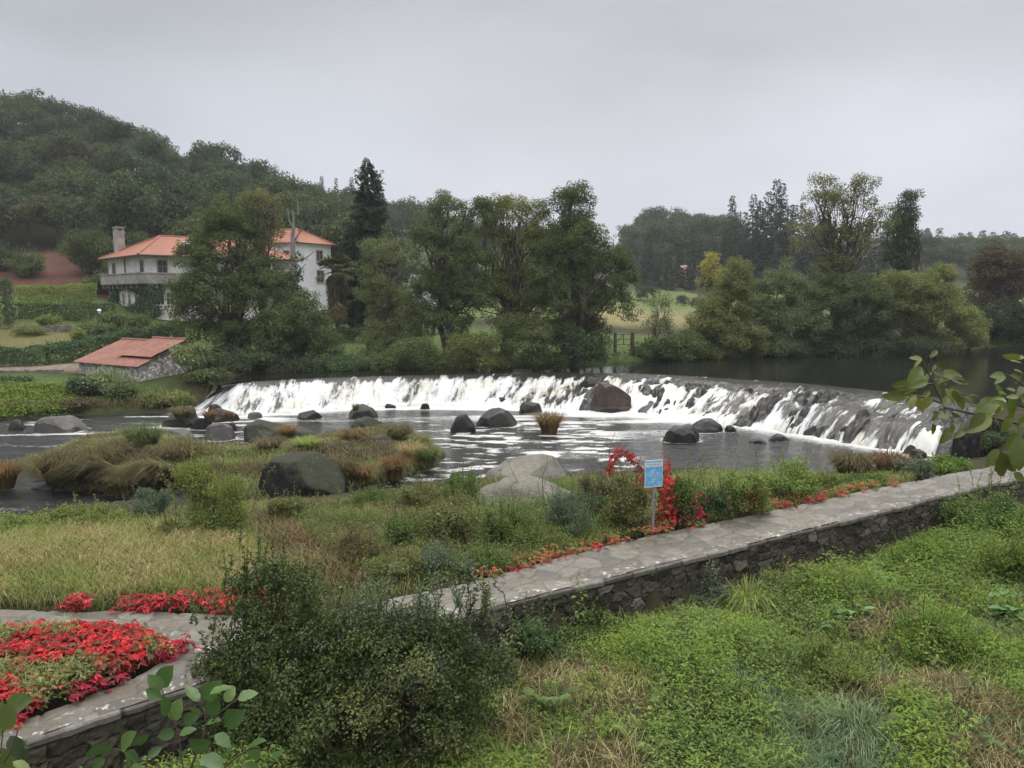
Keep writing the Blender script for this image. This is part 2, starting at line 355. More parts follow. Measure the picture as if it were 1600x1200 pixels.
def H(x, y):
    x = np.asarray(x, float); y = np.asarray(y, float)
    far = sm(30, 120, np.hypot(x, y - 20))
    h = land(x, y) + (fbm(x * .5, y * .5, 3) - .5) * .25 + (fbm(x * .06, y * .06, 1) - .5) * 5 * far
    sp_ = sdf(pool_poly, x, y); su = sdf(river_poly, x, y)
    t = sm(-.7, .5, sp_); hp = -.75 * (1 - t) + h * t
    isl = np.minimum(sdf(island, x, y), sdf(island2, x, y))
    hp = np.maximum(hp, np.where(isl < .6, .08 - isl * .16 + (fbm(x * .9, y * .9) - .5) * .3, -5))
    t2 = sm(-.8, .4, su); hu = .7 * (1 - t2) + np.maximum(h, np.where(su < 6, ZU + .1, -9)) * t2
    h = np.where((su < .4) & (sp_ > .3), hu, hp)
    fr = sdf(front_poly, x, y)
    zm = -.30 + .45 * (fbm(x * .35, y * .35, 9) - .4) + np.clip((x - 10) * .03, 0, .5)
    return np.where(fr < 0, np.where(fr < -.01, zm, zm), np.where(fr < .25, np.minimum(h, PZ - .12), np.minimum(h, np.where(fr < 2.2, PZ - .06, 999))))
def Gp(px, py):
    """where the line of sight through a point of the photograph meets the ground"""
    px = np.asarray(px, float); py = np.asarray(py, float); d = rays(px, py)
    z = np.full(np.shape(px), 1.0)
    for _ in range(14):
        t = (z - CAMZ) / d[..., 2]; z = .5 * z + .5 * H(d[..., 0] * t, d[..., 1] * t)
    t = (z - CAMZ) / d[..., 2]; return np.stack([d[..., 0] * t, d[..., 1] * t, z], -1)
def on(x, y): return np.array([x, y, float(H(np.array([x]), np.array([y]))[0])])

# --- ground sheet
def axis(lo, hi, a, b, fine, n):
    s = np.linspace(0, 1, n)
    return np.r_[lo + (a - lo) * s[:-1] ** .45, np.arange(a, b, fine), b + (hi - b) * s ** 2.2]
gx = axis(-900, 1200, -45, 34, .3, 90); gy = axis(-150, 1400, 8, 66, .3, 120)
gx = np.unique(gx); gy = np.unique(gy)
XX, YY = np.meshgrid(gx, gy, indexing='xy'); ZZ = H(XX, YY)
gcol = np.empty(XX.shape + (3,)); gcol[:] = (.036, .033, .016)
nz1 = fbm(XX * .4, YY * .4, 5)[..., None]; nz2 = fbm(XX * 1.7, YY * 1.7, 8)[..., None]
def paint(mask, c, c2=None):
    global gcol
    c = np.array(c); c2 = c * .65 if c2 is None else np.array(c2)
    m = mask[..., None] if mask.ndim == 2 else mask
    gcol = gcol * (1 - m) + (c * nz2 + c2 * (1 - nz2)) * m
ell = lambda cx, cy_, rx, ry, rz=0: np.clip(1.6 - 1.6 * np.hypot((XX - cx) / rx, (YY - cy_) / ry), 0, 1)
paint(sm(60, 64, YY) * sm(95, 90, YY + 0 * XX), (.065, .095, .026), (.05, .075, .022))
paint(sm(98, 112, YY) * sm(-60, 0, XX) * sm(200, 170, YY), (.11, .14, .045), (.085, .10, .035))
paint(sm(100, 112, YY) * sm(6, 12, XX) * sm(40, 30, XX) * sm(150, 140, YY), (.19, .155, .078), (.14, .13, .055))
paint(sm(180, 220, YY), (.05, .06, .028))
paint(sm(-20, -28, XX) * sm(44, 47, YY) * sm(58, 55, YY), (.06, .095, .025), (.045, .07, .02))
paint(sm(-30, -36, XX) * sm(57, 59, YY) * sm(63, 61, YY), (.20, .15, .115), (.15, .12, .09))
paint(sm(-30, -36, XX) * sm(64, 67, YY) * sm(82, 80, YY), (.12, .105, .045), (.08, .085, .03))
paint(sm(-40, -50, XX) * sm(99, 104, YY) * sm(134, 127, YY), (.115, .055, .038), (.065, .032, .024))
paint(sm(-40, -50, XX) * sm(83, 86, YY) * sm(102, 98, YY), (.08, .12, .03))
paint(sm(.5, -.3, ZZ) * sm(60, 55, YY) * sm(20, 23, YY), (.05, .045, .035), (.03, .028, .022))
m_g, nt, b_ = mat('ground_soil')
at = NN(nt, 'ShaderNodeAttribute', attribute_name='gcol'); ge = NN(nt, 'ShaderNodeNewGeometry')
n1 = NN(nt, 'ShaderNodeTexNoise', i_Vector=ge.outputs['Position'], i_Scale=2.2, i_Detail=8, i_Roughness=.75)
nt.links.new(mixc(nt, 1.0, at.outputs['Color'], ramp(nt, n1.outputs[0], [(.3, .55), (.7, 1.45)]), 'MULTIPLY'), b_.inputs['Base Color'])
b_.inputs['Roughness'].default_value = .95; b_.inputs['Specular IOR Level'].default_value = .1
bp = NN(nt, 'ShaderNodeBump', i_Strength=.8, i_Distance=.15, i_Height=n1.outputs[0]); nt.links.new(bp.outputs[0], b_.inputs['Normal'])
g = G(); g.grid(np.stack([XX, YY, ZZ], -1)); tag(g.build('ground', m_g, smooth=True, attrs={'gcol': gcol.reshape(-1, 3)}), kind='structure')

# --- water
def water_mat(name, deep, rough, foamy, bump, bs, stretch=(1, 1, 1)):
    m, nt, b = mat(name); ge = NN(nt, 'ShaderNodeNewGeometry'); at = NN(nt, 'ShaderNodeAttribute', attribute_name='foam')
    mp = NN(nt, 'ShaderNodeMapping', i_0=ge.outputs['Position']); mp.inputs['Scale'].default_value = stretch; mp.inputs['Rotation'].default_value = (0, 0, R(6))
    n1 = NN(nt, 'ShaderNodeTexNoise', i_Vector=mp.outputs[0], i_Scale=bs, i_Detail=5, i_Roughness=.62, i_Distortion=.6)
    n2 = NN(nt, 'ShaderNodeTexNoise', i_Vector=mp.outputs[0], i_Scale=bs * 3.1, i_Detail=4, i_Roughness=.7, i_Distortion=1.2)
    h = M_(nt, 'ADD', n1.outputs[0], M_(nt, 'MULTIPLY', n2.outputs[0], .35))
    bp = NN(nt, 'ShaderNodeBump', i_Strength=bump, i_Distance=.12, i_Height=h)
    b.inputs['Base Color'].default_value = (*deep, 1); b.inputs['Roughness'].default_value = rough; b.inputs['IOR'].default_value = 1.333
    nt.links.new(bp.outputs[0], b.inputs['Normal'])
    if foamy:
        n3 = NN(nt, 'ShaderNodeTexNoise', i_Vector=mp.outputs[0], i_Scale=bs * 2.2, i_Detail=10, i_Roughness=.80, i_Distortion=1.5)
        f = M_(nt, 'ADD', M_(nt, 'MULTIPLY', at.outputs['Fac'], 1.0), n3.outputs[0])
        fm = ramp(nt, f, [(.68, 0), (.82, .6), (1.05, 1)])
        fb = NN(nt, 'ShaderNodeBsdfDiffuse', i_Color=(.52, .515, .495, 1)); nt.links.new(bp.outputs[0], fb.inputs['Normal'])
        ms = NN(nt, 'ShaderNodeMixShader', i_0=fm); out = [n for n in nt.nodes if n.type == 'OUTPUT_MATERIAL'][0]
        nt.links.new(b.outputs[0], ms.inputs[1]); nt.links.new(fb.outputs[0], ms.inputs[2]); nt.links.new(ms.outputs[0], out.inputs[0])
    return m
M_POOL = water_mat('pool_water', (.008, .009, .008), .09, True, 1.0, 1.5, (1, 1.6, 1))
M_UP = water_mat('river_water', (.010, .011, .009), .04, False, .10, .55, (1, 1.8, 1))
def clip_grid(x0, x1, y0, y1, st, keep, zf):
    xs = np.arange(x0, x1, st); ys = np.arange(y0, y1, st); X, Y = np.meshgrid(xs, ys); k = keep(X, Y); Z = zf(X, Y)
    idx = np.arange(X.size).reshape(X.shape); kf = k[:-1, :-1] & k[1:, :-1] & k[:-1, 1:] & k[1:, 1:]
    F = np.stack([idx[:-1, :-1], idx[:-1, 1:], idx[1:, 1:], idx[1:, :-1]], -1)[kf]
    used = np.unique(F); re = np.full(X.size, -1); re[used] = np.arange(len(used))
    V = np.stack([X, Y, Z], -1).reshape(-1, 3)[used]; g = G(); g.add(V, re[F]); return g, V
footpath = [tuple(p) for p in footL[::12]]
# boulders: x0, x1, top, bottom in the photograph, ground level, material, angularity, label
ROCKS = [
 (40, 122, 648, 676, 0, 'grey', .15, 'broad smooth grey boulder lying low beside the left grassy bank'),
 (8, 38, 654, 672, 0, 'dark', .5, 'small dark rock at the left grassy bank next to the broad smooth boulder'),
 (246, 312, 632, 668, 0, 'dark', .7, 'dark craggy rock crowned with dry grass below the mill bushes'),
 (314, 366, 636, 661, 0, 'dark', .6, 'low dark rock with rusty grass tufts at the foot of the left cascade'),
 (244, 302, 669, 690, 0, 'grey', .1, 'smooth grey rock barely above the water beside the sedge island'),
 (314, 364, 660, 689, 0, 'grey', .35, 'plain grey rounded rock left of the flat faced slab'),
 (366, 458, 655, 693, 0, 'moss', .75, 'flat faced grey slab boulder with a mossy dark cap'),
 (380, 411, 596, 621, .5, 'dark', .5, 'dark wet boulder splitting the cascade at the left end of the weir'),
 (347, 363, 618, 632, .2, 'dark', .3, 'small round wet stone in the white cascade'),
 (385, 408, 643, 654, 0, 'grey', .3, 'small pale stone at the foot of the left cascade'),
 (424, 502, 667, 690, 0, 'moss', .5, 'flat dark mossy rock topped with yellow grass'),
 (540, 589, 631, 653, 0, 'dark', .35, 'dark hump of rock near the weir carrying one grass tuft'),
 (537, 609, 649, 683, 0, 'moss', .35, 'mossy lichen spotted boulder at the back of the grassy island'),
 (567, 622, 678, 708, .2, 'moss', .3, 'dark mossy hump among the tussocks of the grassy island'),
 (386, 536, 703, 782, .15, 'mossdark', .35, 'biggest dark boulder with a mossy crest at the near end of the grassy island'),
 (702, 744, 645, 676, 0, 'dark', .2, 'upright egg shaped dark boulder in the middle of the pool'),
 (739, 811, 637, 668, 0, 'dark', .55, 'long wedge shaped dark boulder in the middle of the pool'),
 (810, 849, 627, 646, 0, 'dark', .5, 'small dark rock nearest the weir behind the orange tussock'),
 (924, 991, 595, 636, .35, 'brown', .45, 'big brown boulder sitting on the weir face'),
 (903, 940, 587, 612, .8, 'dark', .6, 'broken dark rocks on the weir crest behind the big brown boulder'),
 (355, 369, 659, 672, 0, 'dark', .6, 'small angular dark rock between the rounded grey rock and the slab boulder'),
 (502, 527, 667, 687, 0, 'grey', .6, 'grey rock tip between the flat mossy rock and the lichen spotted boulder'),
 (266, 314, 690, 712, .1, 'mossdark', .6, 'dark mossy rock behind the feathery green bush'),
 (326, 344, 697, 715, .1, 'dark', .6, 'small black rock in the gap behind the feathery green bush'),
 (320, 346, 630, 643, .2, 'dark', .6, 'dark broken stones at the lip of the left cascade foot'),
 (345, 392, 690, 712, .1, 'moss', .5, 'low mossy rock in front of the flat faced slab'),
 (296, 330, 652, 670, 0, 'dark', .6, 'angular dark rock just right of the craggy straw topped rock'),
 (460, 500, 640, 656, 0, 'dark', .6, 'low black rock in the fast water above the flat mossy rock'),
 (640, 668, 690, 712, .1, 'mossdark', .5, 'dark rock half buried in grass at the right tip of the island'),
 (1036, 1097, 661, 692, 0, 'dark', .12, 'smooth rounded dark boulder in the pool, nearer one of a pair'),
 (1078, 1134, 652, 676, 0, 'dark', .12, 'smooth dark domed boulder in the pool, farther one of a pair'),
 (1134, 1152, 664, 676, 0, 'dark', .3, 'little dark stone beside the farther domed boulder'),
 (753, 897, 707, 756, .3, 'granite', .25, 'pale granite boulder with dark overhung end at the pool edge'),
 (738, 940, 738, 812, .5, 'granite', .2, 'largest pale granite boulder rising from the weeds of the near bank'),
 (1231, 1254, 660, 676, 0, 'dark', .5, 'wet dark rock at the weir foot, smallest of the right hand row'),
 (1257, 1284, 664, 682, 0, 'dark', .4, 'wet dark rock at the weir foot, second of the right hand row'),
 (1283, 1304, 667, 683, 0, 'dark', .4, 'wet dark rock at the weir foot, third of the right hand row'),
 (1310, 1340, 664, 687, 0, 'dark', .5, 'wet dark rock at the weir foot, largest of the right hand row'),
 (1202, 1238, 676, 690, -.05, 'dark', .2, 'flat dark rock awash in the pool before the right weir foot'),
 (1170, 1200, 682, 693, -.08, 'dark', .2, 'barely showing dark rock in the pool beside the flat awash one'),
 (1415, 1438, 694, 711, 0, 'dark', .4, 'dark rock under the thin water jets at the right end of the weir'),
 (1425, 1453, 701, 717, 0, 'dark', .3, 'rounded wet rock in front of the thin water jets'),
 (1490, 1540, 655, 722, .2, 'mossdark', .6, 'mossy rock buttress at the right end of the weir'),
 (1530, 1590, 640, 700, .6, 'mossdark', .5, 'dark mossy bank rock behind the leafy branch'),
 (40, 82, 748, 764, -.1, 'grey', .1, 'smooth stone just under the fast water on the left'),
 (600, 618, 630, 638, 0, 'dark', .4, 'pebble sized dark rock at the weir foot left of centre'),
 (655, 672, 630, 640, 0, 'dark', .5, 'small dark rock at the weir foot below the open alder'),
 (745, 765, 624, 632, 0, 'dark', .5, 'small dark rock at the weir foot below the forked alder'),
 (772, 792, 620, 632, 0, 'dark', .5, 'small pointed dark rock at the weir foot behind the wedge shaped boulder'),
 (700, 716, 622, 630, 0, 'dark', .4, 'tiny dark rock in the foam behind the egg shaped boulder'),
]
def rock_place(r):
    x0, x1, yt, yb, z0 = r[:5]; p = Pz((x0 + x1) / 2, yb, max(z0, 0)); w = (x1 - x0) * p[1] / 1200; dep = w * .72
    ha = (yb - yt) * p[1] / 1200; tilt = (CAMZ - z0) / p[1]; h = max(ha - dep * tilt * .45, ha * .5)
    return np.array([p[0], p[1] + dep * .42, z0]), w / 2, dep / 2, h
rocks_xy = [rock_place(r) for r in ROCKS]
g, V = clip_grid(-62, 24, 23.0, 58.5, .13, lambda x, y: sdf(pool_poly, x, y) < .9,
    lambda x, y: (fbm(x * .9, y * 1.5, 2) - .5) * .05 + (fbm(x * .5, y * 1.1, 4, 5) - .5) * .22 * sm(-8, -18, x) + (fbm(x * 1.4, y * 1.4, 6) - .5) * .30 * np.exp(-segdist(footpath, x, y, False) / 1.2))
df = segdist(footpath, V[:, 0], V[:, 1], False); x, y = V[:, 0], V[:, 1]
fo = .56 * np.exp(-df / 1.7) + .16 * np.exp(-df / 5.0) * sm(-16, -4, x)
streak = fbm(x * .10 + y * .05, y * .85 - x * .06, 12, 4)
fo += .33 * sm(.50, .70, streak) * np.exp(-np.maximum(0, df - 1) / 9) * sm(14, 8, x)
fo += .16 * sm(.42, .6, fbm(x * .35, y * .8, 22)) * sm(-4, -1, x) * sm(8.5, 5, x) * sm(30, 34, y)
spk = fbm(x * 1.1, y * 2.6, 31, 3); fo += .34 * sm(.52, .66, spk) * sm(-7, -5, x) * sm(6.5, 4.5, x) * sm(29, 31, y) * sm(47, 43, y)
rap = fbm(x * .22, y * 1.3, 41, 4); fo += .34 * sm(.48, .70, rap) * sm(-12, -16, x) * sm(35, 40, y)
fo += .20 * sm(.54, .66, fbm(x * .4, y * 1.6, 44)) * sm(-10, -14, x) * sm(36, 33, y)
fo -= .10 * sm(9, 12, x)
for c_, rx_, ry_, h_ in rocks_xy:
    if c_[2] < .15: q = np.hypot((x - c_[0]) / rx_, (y - c_[1]) / ry_); fo += .30 * np.exp(-np.abs(q - 1.02) / .10) * (fbm(x * 2, y * 2, 3) > .45)
tag(g.build('river_pool_water', M_POOL, smooth=True, attrs={'foam': np.clip(fo, 0, .75) - .06}), kind='structure')
gu_, V = clip_grid(-34, 190, 38, 122, .8, lambda x, y: sdf(river_poly, x, y) < 1.2, lambda x, y: 0 * x + ZU)
ks = sdf([tuple(p) for p in up] + [(29, 39), (29, 20), (-40, 20), (-40, 58)], V[:, 0], V[:, 1])
g = G(); F = gu_.F[0]; okf = (ks[F] > .0).all(1); F = F[okf]; used = np.unique(F); re = np.full(len(V), -1); re[used] = np.arange(len(used)); g.add(V[used], re[F])
cr2 = np.stack([crestL + np.array([0, 0]), crestL + np.array([.55, 1.6])], 0)      # strip that joins the sheet to the crest
g.grid(np.concatenate([cr2, np.full(cr2.shape[:2] + (1,), ZU + .003)], -1)[:, ::6])
tag(g.build('river_water', M_UP, smooth=True), kind='structure')

# --- weir: a rough stone apron and, over it, a torn sheet of falling water
vv = np.linspace(-.06, 1.06, NV)[None, :]; uu = tu[:, None] + 0 * vv; vv = vv + 0 * uu
slen = np.r_[0, np.cumsum(np.linalg.norm(np.diff(crestL, axis=0), axis=1))][:, None] + 0 * vv
wid = np.linalg.norm(footL - crestL, axis=1)[:, None]
xr = (crestL[:, :1] * (1 - vv) + footL[:, :1] * vv); yr = (crestL[:, 1:] * (1 - vv) + footL[:, 1:] * vv)
right = sm(2, 9, crestL[:, 0])[:, None]; farright = sm(19.3, 20.6, crestL[:, 0])[:, None]
pw = 1.15 + 1.0 * right + 2.2 * farright
vc = np.clip(vv, 0, 1)
zb = ZU * (1 - vc ** pw) - np.clip(-vv, 0, 1) * 3 - np.clip(vv - 1, 0, 1) * 6
dist = vv * wid
f1, f2, _ = worley(slen * 1.5 + fbm(slen * .8, dist * .4) * 1.5, dist * .8 + fbm(slen * .9, dist * .9, 2) + 5, 3)
lump = np.clip(f2 - f1, 0, .6); body = sm(.04, .3, vv) * sm(1.1, .9, vv)
rockz = zb - .13 + body * ((.14 * right + .05) * (lump - .15) + .26 * (fbm(slen * 1.1, dist * .6, 7) - .5) * (.45 + right * .8) + .16 * (fbm(slen * 3.2, dist * 1.2, 3) - .5))
holes = sm(.52, .64, fbm(slen * .8, dist * .28, 17, 4)) * right * sm(.18, .5, vv)
rockz += .34 * holes * (.5 + lump) + .12 * farright * sm(.46, .58, fbm(slen * 1.9, dist * .1, 19)) * sm(.3, .5, vv) + .10 * right * sm(.5, .7, fbm(slen * .5, dist * .1, 23)) * sm(.55, .7, vv)
st = fbm(slen * 4.2, dist * .8 - slen * .2, 8, 4); st2 = fbm(slen * 1.6, dist * .45, 9, 3); fine = fbm(slen * 9, dist * 3, 10, 3)
amp = sm(.06, .35, vv)
watz = zb + .035 + amp * (.30 * (fbm(slen * .9, dist * .8, 33, 3) - .5) * (.35 + right) + .05 * np.sin(dist * 2.6 + 4 * fbm(slen * .6, dist * .3, 3)) * right + .20 * (st - .5) + .22 * (st2 - .5) + .10 * (fine - .5)) + .12 * sm(.8, 1.0, vv) * (st2 - .2)
m_r, nt, b_ = mat('wet_stone'); ge = NN(nt, 'ShaderNodeNewGeometry')
n1 = NN(nt, 'ShaderNodeTexNoise', i_Vector=ge.outputs['Position'], i_Scale=3.0, i_Detail=8, i_Roughness=.7)
nt.links.new(ramp(nt, n1.outputs[0], [(.3, (.009, .008, .007)), (.55, (.026, .022, .018)), (.75, (.060, .051, .041))]), b_.inputs['Base Color']); b_.inputs['Specular IOR Level'].default_value = .3
b_.inputs['Roughness'].default_value = .32
bp = NN(nt, 'ShaderNodeBump', i_Strength=.8, i_Distance=.12, i_Height=n1.outputs[0]); nt.links.new(bp.outputs[0], b_.inputs['Normal'])
weir = E('weir', (crestL[NU // 2][0], crestL[NU // 2][1], 0), 'long low stone weir curving across the whole river under white falling water', 'weir')
g = G(); g.grid(np.stack([xr, yr, rockz], -1)); g.build('stone_apron', m_r, weir, smooth=False)
m_f, nt, b_ = mat('falling_water'); at = NN(nt, 'ShaderNodeAttribute', attribute_name='foam'); uvn = NN(nt, 'ShaderNodeAttribute', attribute_name='flow')
mp = NN(nt, 'ShaderNodeMapping', i_0=uvn.outputs['Vector']); mp.inputs['Scale'].default_value = (7.0, 1.5, 1)
n3 = NN(nt, 'ShaderNodeTexNoise', i_Vector=mp.outputs[0], i_Scale=1.0, i_Detail=7, i_Roughness=.7, i_Distortion=.7)
f = M_(nt, 'ADD', at.outputs['Fac'], M_(nt, 'MULTIPLY_ADD', n3.outputs[0], 1.5, -.75))
fm = ramp(nt, f, [(.40, 0), (.58, .62), (.86, 1)])
b_.inputs['Base Color'].default_value = (.026, .023, .018, 1); b_.inputs['Roughness'].default_value = .16; b_.inputs['IOR'].default_value = 1.333
bp = NN(nt, 'ShaderNodeBump', i_Strength=.7, i_Distance=.10, i_Height=n3.outputs[0]); nt.links.new(bp.outputs[0], b_.inputs['Normal'])
tint = ramp(nt, NN(nt, 'ShaderNodeTexNoise', i_Vector=uvn.outputs['Vector'], i_Scale=.35, i_Detail=3).outputs[0], [(.45, (.58, .58, .575)), (.68, (.52, .50, .42))])
fd = NN(nt, 'ShaderNodeBsdfDiffuse', i_Color=tint); nt.links.new(bp.outputs[0], fd.inputs['Normal'])
ms = NN(nt, 'ShaderNodeMixShader', i_0=fm); out = [n for n in nt.nodes if n.type == 'OUTPUT_MATERIAL'][0]
nt.links.new(b_.outputs[0], ms.inputs[1]); nt.links.new(fd.outputs[0], ms.inputs[2]); nt.links.new(ms.outputs[0], out.inputs[0])
v0 = .06 + .26 * right + .02 * farright
foam = sm(v0 - .12, v0 + .30, vv) * (.74 - .12 * right - .20 * farright) + (1.0 + .5 * right) * (st - .5) + .9 * (st2 - .5) + .25 * sm(.85, 1.0, vv)
burst = np.exp(-((crestL[:, :1] - 12.0) / 2.6) ** 2) * sm(.2, .5, vv); foam = foam + .25 * burst + .9 * (fbm(slen * .45, dist * .12, 51, 3) - .5) * sm(.05, .4, vv)
g = G(); g.grid(np.stack([xr, yr, watz], -1))
g.build('water_sheet', m_f, weir, smooth=True, attrs={'foam': foam.ravel(), 'flow': np.stack([slen, dist, 0 * dist], -1).reshape(-1, 3)})

# --- causeway: paved top (structure) and its rubble retaining wall
def paving_mat():
    m, nt, b = mat('flagstones'); ge = NN(nt, 'ShaderNodeNewGeometry'); at = NN(nt, 'ShaderNodeAttribute', attribute_name='stone'); jt = NN(nt, 'ShaderNodeAttribute', attribute_name='joint'); ed = NN(nt, 'ShaderNodeAttribute', attribute_name='edge')
    n1 = NN(nt, 'ShaderNodeTexNoise', i_Vector=ge.outputs['Position'], i_Scale=1.6, i_Detail=6, i_Roughness=.7)
    n2 = NN(nt, 'ShaderNodeTexNoise', i_Vector=ge.outputs['Position'], i_Scale=22, i_Detail=5, i_Roughness=.75)
    n4 = NN(nt, 'ShaderNodeTexNoise', i_Vector=ge.outputs['Position'], i_Scale=7, i_Detail=4, i_Roughness=.6)
    c = ramp(nt, at.outputs['Fac'], [(0, (.068, .063, .052)), (.4, (.112, .105, .090)), (.75, (.15, .144, .126)), (1, (.13, .110, .080))])
    c = mixc(nt, 1.0, c, ramp(nt, n2.outputs[0], [(.3, .72), (.7, 1.25)]), 'MULTIPLY')
    c = mixc(nt, ramp(nt, n1.outputs[0], [(.42, .0), (.60, .75)]), c, (.095, .075, .05))
    c = mixc(nt, M_(nt, 'MULTIPLY', jt.outputs['Fac'], .8), c, (.055, .048, .034))
    lich = M_(nt, 'MULTIPLY', ramp(nt, n4.outputs[0], [(.57, 0), (.63, .8)]), ed.outputs['Fac'])
    c = mixc(nt, lich, c, (.38, .37, .32))
    nt.links.new(c, b.inputs['Base Color'])
    nt.links.new(ramp(nt, n1.outputs[0], [(.35, .70), (.62, .34)]), b.inputs['Roughness']); b.inputs['Specular IOR Level'].default_value = .3
    bp = NN(nt, 'ShaderNodeBump', i_Strength=.4, i_Distance=.02, i_Height=n2.outputs[0]); nt.links.new(bp.outputs[0], b.inputs['Normal'])
    return m
M_PAVE = paving_mat()
def pave(A, B, name, lift=0.0, wob=.06):
    n = len(A); w = np.linalg.norm(B - A, axis=1).mean(); s = np.r_[0, np.cumsum(np.linalg.norm(np.diff((A + B) / 2, axis=0), axis=1))]
    m = max(12, int(w / .05)); k = int(s[-1] / .05); si = np.linspace(0, s[-1], k)
    a = np.stack([np.interp(si, s, A[:, q]) for q in (0, 1)], 1); c = np.stack([np.interp(si, s, B[:, q]) for q in (0, 1)], 1)
    e1 = (fbm(si * 1.3, 0 * si, 3) - .5) * wob; e2 = (fbm(si * 1.1, 0 * si, 7) - .5) * wob * 4
    t = np.linspace(0, 1, m)[None, :]; ww = np.linalg.norm(c - a, axis=1)[:, None]
    tt = t * (1 + (e2 / ww[:, 0])[:, None] * 1) + (1 - t) * (e1 / ww[:, 0])[:, None]
    X = a[:, :1] * (1 - tt) + c[:, :1] * tt; Y = a[:, 1:] * (1 - tt) + c[:, 1:] * tt
    wx = X + (fbm(X * 1.2, Y * 1.2, 5) - .5) * .5; wy = Y + (fbm(X * 1.2, Y * 1.2, 11) - .5) * .5
    ang = math.atan2(*(a[-1] - a[0])[::-1]); U = wx * math.cos(ang) + wy * math.sin(ang); Vv = -wx * math.sin(ang) + wy * math.cos(ang)
    f1, f2, cid = worley(U * 1.5, Vv * 2.1, 5); e = f2 - f1; joint = sm(.09, .02, e)
    Z = PZ + lift + .010 * sm(.0, .14, e) + .012 * (cid - .5) + .03 * (fbm(X * .6, Y * .6, 2) - .5) - .02 * joint
    edge = np.clip(sm(.55, .1, t * ww) + .18, 0, 1) + 0 * X
    g = G(); g.grid(np.stack([X, Y, Z], -1)); o = g.build(name, M_PAVE, smooth=True, attrs={'stone': cid.ravel(), 'joint': joint.ravel(), 'edge': edge.ravel()})
    return tag(o, kind='structure'), a, c
_, PA, PB = pave(nearE, farE, 'path')
bn = smooth_poly(np.array(back_near), 120, 2); bf = smooth_poly(np.array(back_far), 120, 2)
pave(bn, bf, 'path_branch', .006)
def rubble_mat(name, cols, joint=(.03, .026, .02), rough=.75):
    m, nt, b = mat(name); tcn = NN(nt, 'ShaderNodeTexCoord'); at = NN(nt, 'ShaderNodeAttribute', attribute_name='stone'); jt = NN(nt, 'ShaderNodeAttribute', attribute_name='joint')
    n1 = NN(nt, 'ShaderNodeTexNoise', i_Vector=tcn.outputs['Object'], i_Scale=9, i_Detail=8, i_Roughness=.75)
    n2 = NN(nt, 'ShaderNodeTexNoise', i_Vector=tcn.outputs['Object'], i_Scale=1.3, i_Detail=5, i_Roughness=.7)
    c = ramp(nt, at.outputs['Fac'], [(i / (len(cols) - 1), q) for i, q in enumerate(cols)])
    c = mixc(nt, 1.0, c, ramp(nt, n1.outputs[0], [(.25, .45), (.75, 1.6)]), 'MULTIPLY')
    c = mixc(nt, ramp(nt, n2.outputs[0], [(.48, 0), (.66, .55)]), c, (.045, .05, .022))
    c = mixc(nt, jt.outputs['Fac'], c, joint); nt.links.new(c, b.inputs['Base Color']); b.inputs['Roughness'].default_value = rough; b.inputs['Specular IOR Level'].default_value = .2
    bp = NN(nt, 'ShaderNodeBump', i_Strength=.6, i_Distance=.03, i_Height=n1.outputs[0]); nt.links.new(bp.outputs[0], b.inputs['Normal']); return m
M_WALL = rubble_mat('causeway_rubble', [(.022, .019, .014), (.040, .034, .026), (.070, .060, .047), (.032, .029, .019), (.15, .135, .11)])
def rubble(g_list, A, B, z0, z1, nrm, su=2.3, sv=4.4, res=.04, depth=.055, seed=2):
    """displaced stone facing between ground points A and B; returns vertex grid and attributes"""
    A = np.asarray(A, float); ln = np.linalg.norm(np.diff(A, axis=0), axis=1); s = np.r_[0, np.cumsum(ln)]
    k = max(8, int(s[-1] / res)); si = np.linspace(0, s[-1], k); P = np.stack([np.interp(si, s, A[:, q]) for q in (0, 1)], 1)
    d = unit(np.gradient(P, axis=0)); nr = np.stack([d[:, 1], -d[:, 0]], 1) * nrm
    m = max(6, int((np.max(z1) - np.min(z0)) / res)); t = np.linspace(0, 1, m)[None, :]
    z0 = np.broadcast_to(z0, (k,)); z1 = np.broadcast_to(z1, (k,))
    Z = z0[:, None] * (1 - t) + z1[:, None] * t; U = si[:, None] + 0 * Z
    f1, f2, cid = worley(U * su + fbm(U * 2, Z * 2, seed) * .8, Z * sv + fbm(U * 2, Z * 2, seed + 5) * .8, seed)
    e = f2 - f1; jn = sm(.10, .01, e) * .8; dd = depth * sm(0, .14, e) * (.4 + cid) + .07 * (fbm(U * 5, Z * 5, seed + 2) - .5) + .05 * (fbm(U * 14, Z * 14, seed + 3, 2) - .5)
    V = np.stack([P[:, :1] + nr[:, :1] * dd, P[:, 1:] + nr[:, 1:] * dd, Z], -1)
    return V, cid, jn
wl = E('retaining_wall', (*PA[len(PA) // 2], 0), 'dark mossy rubble retaining wall holding up the stone causeway', 'retaining wall')
st_ = nearE[::4] + 0
ztop = PZ - .10
V, cid, jn = rubble(None, st_, None, -1.1, ztop, 1.0)
g = G(); g.grid(V); g.build('stone_facing', M_WALL, wl, smooth=False, attrs={'stone': cid.ravel(), 'joint': jn.ravel()})
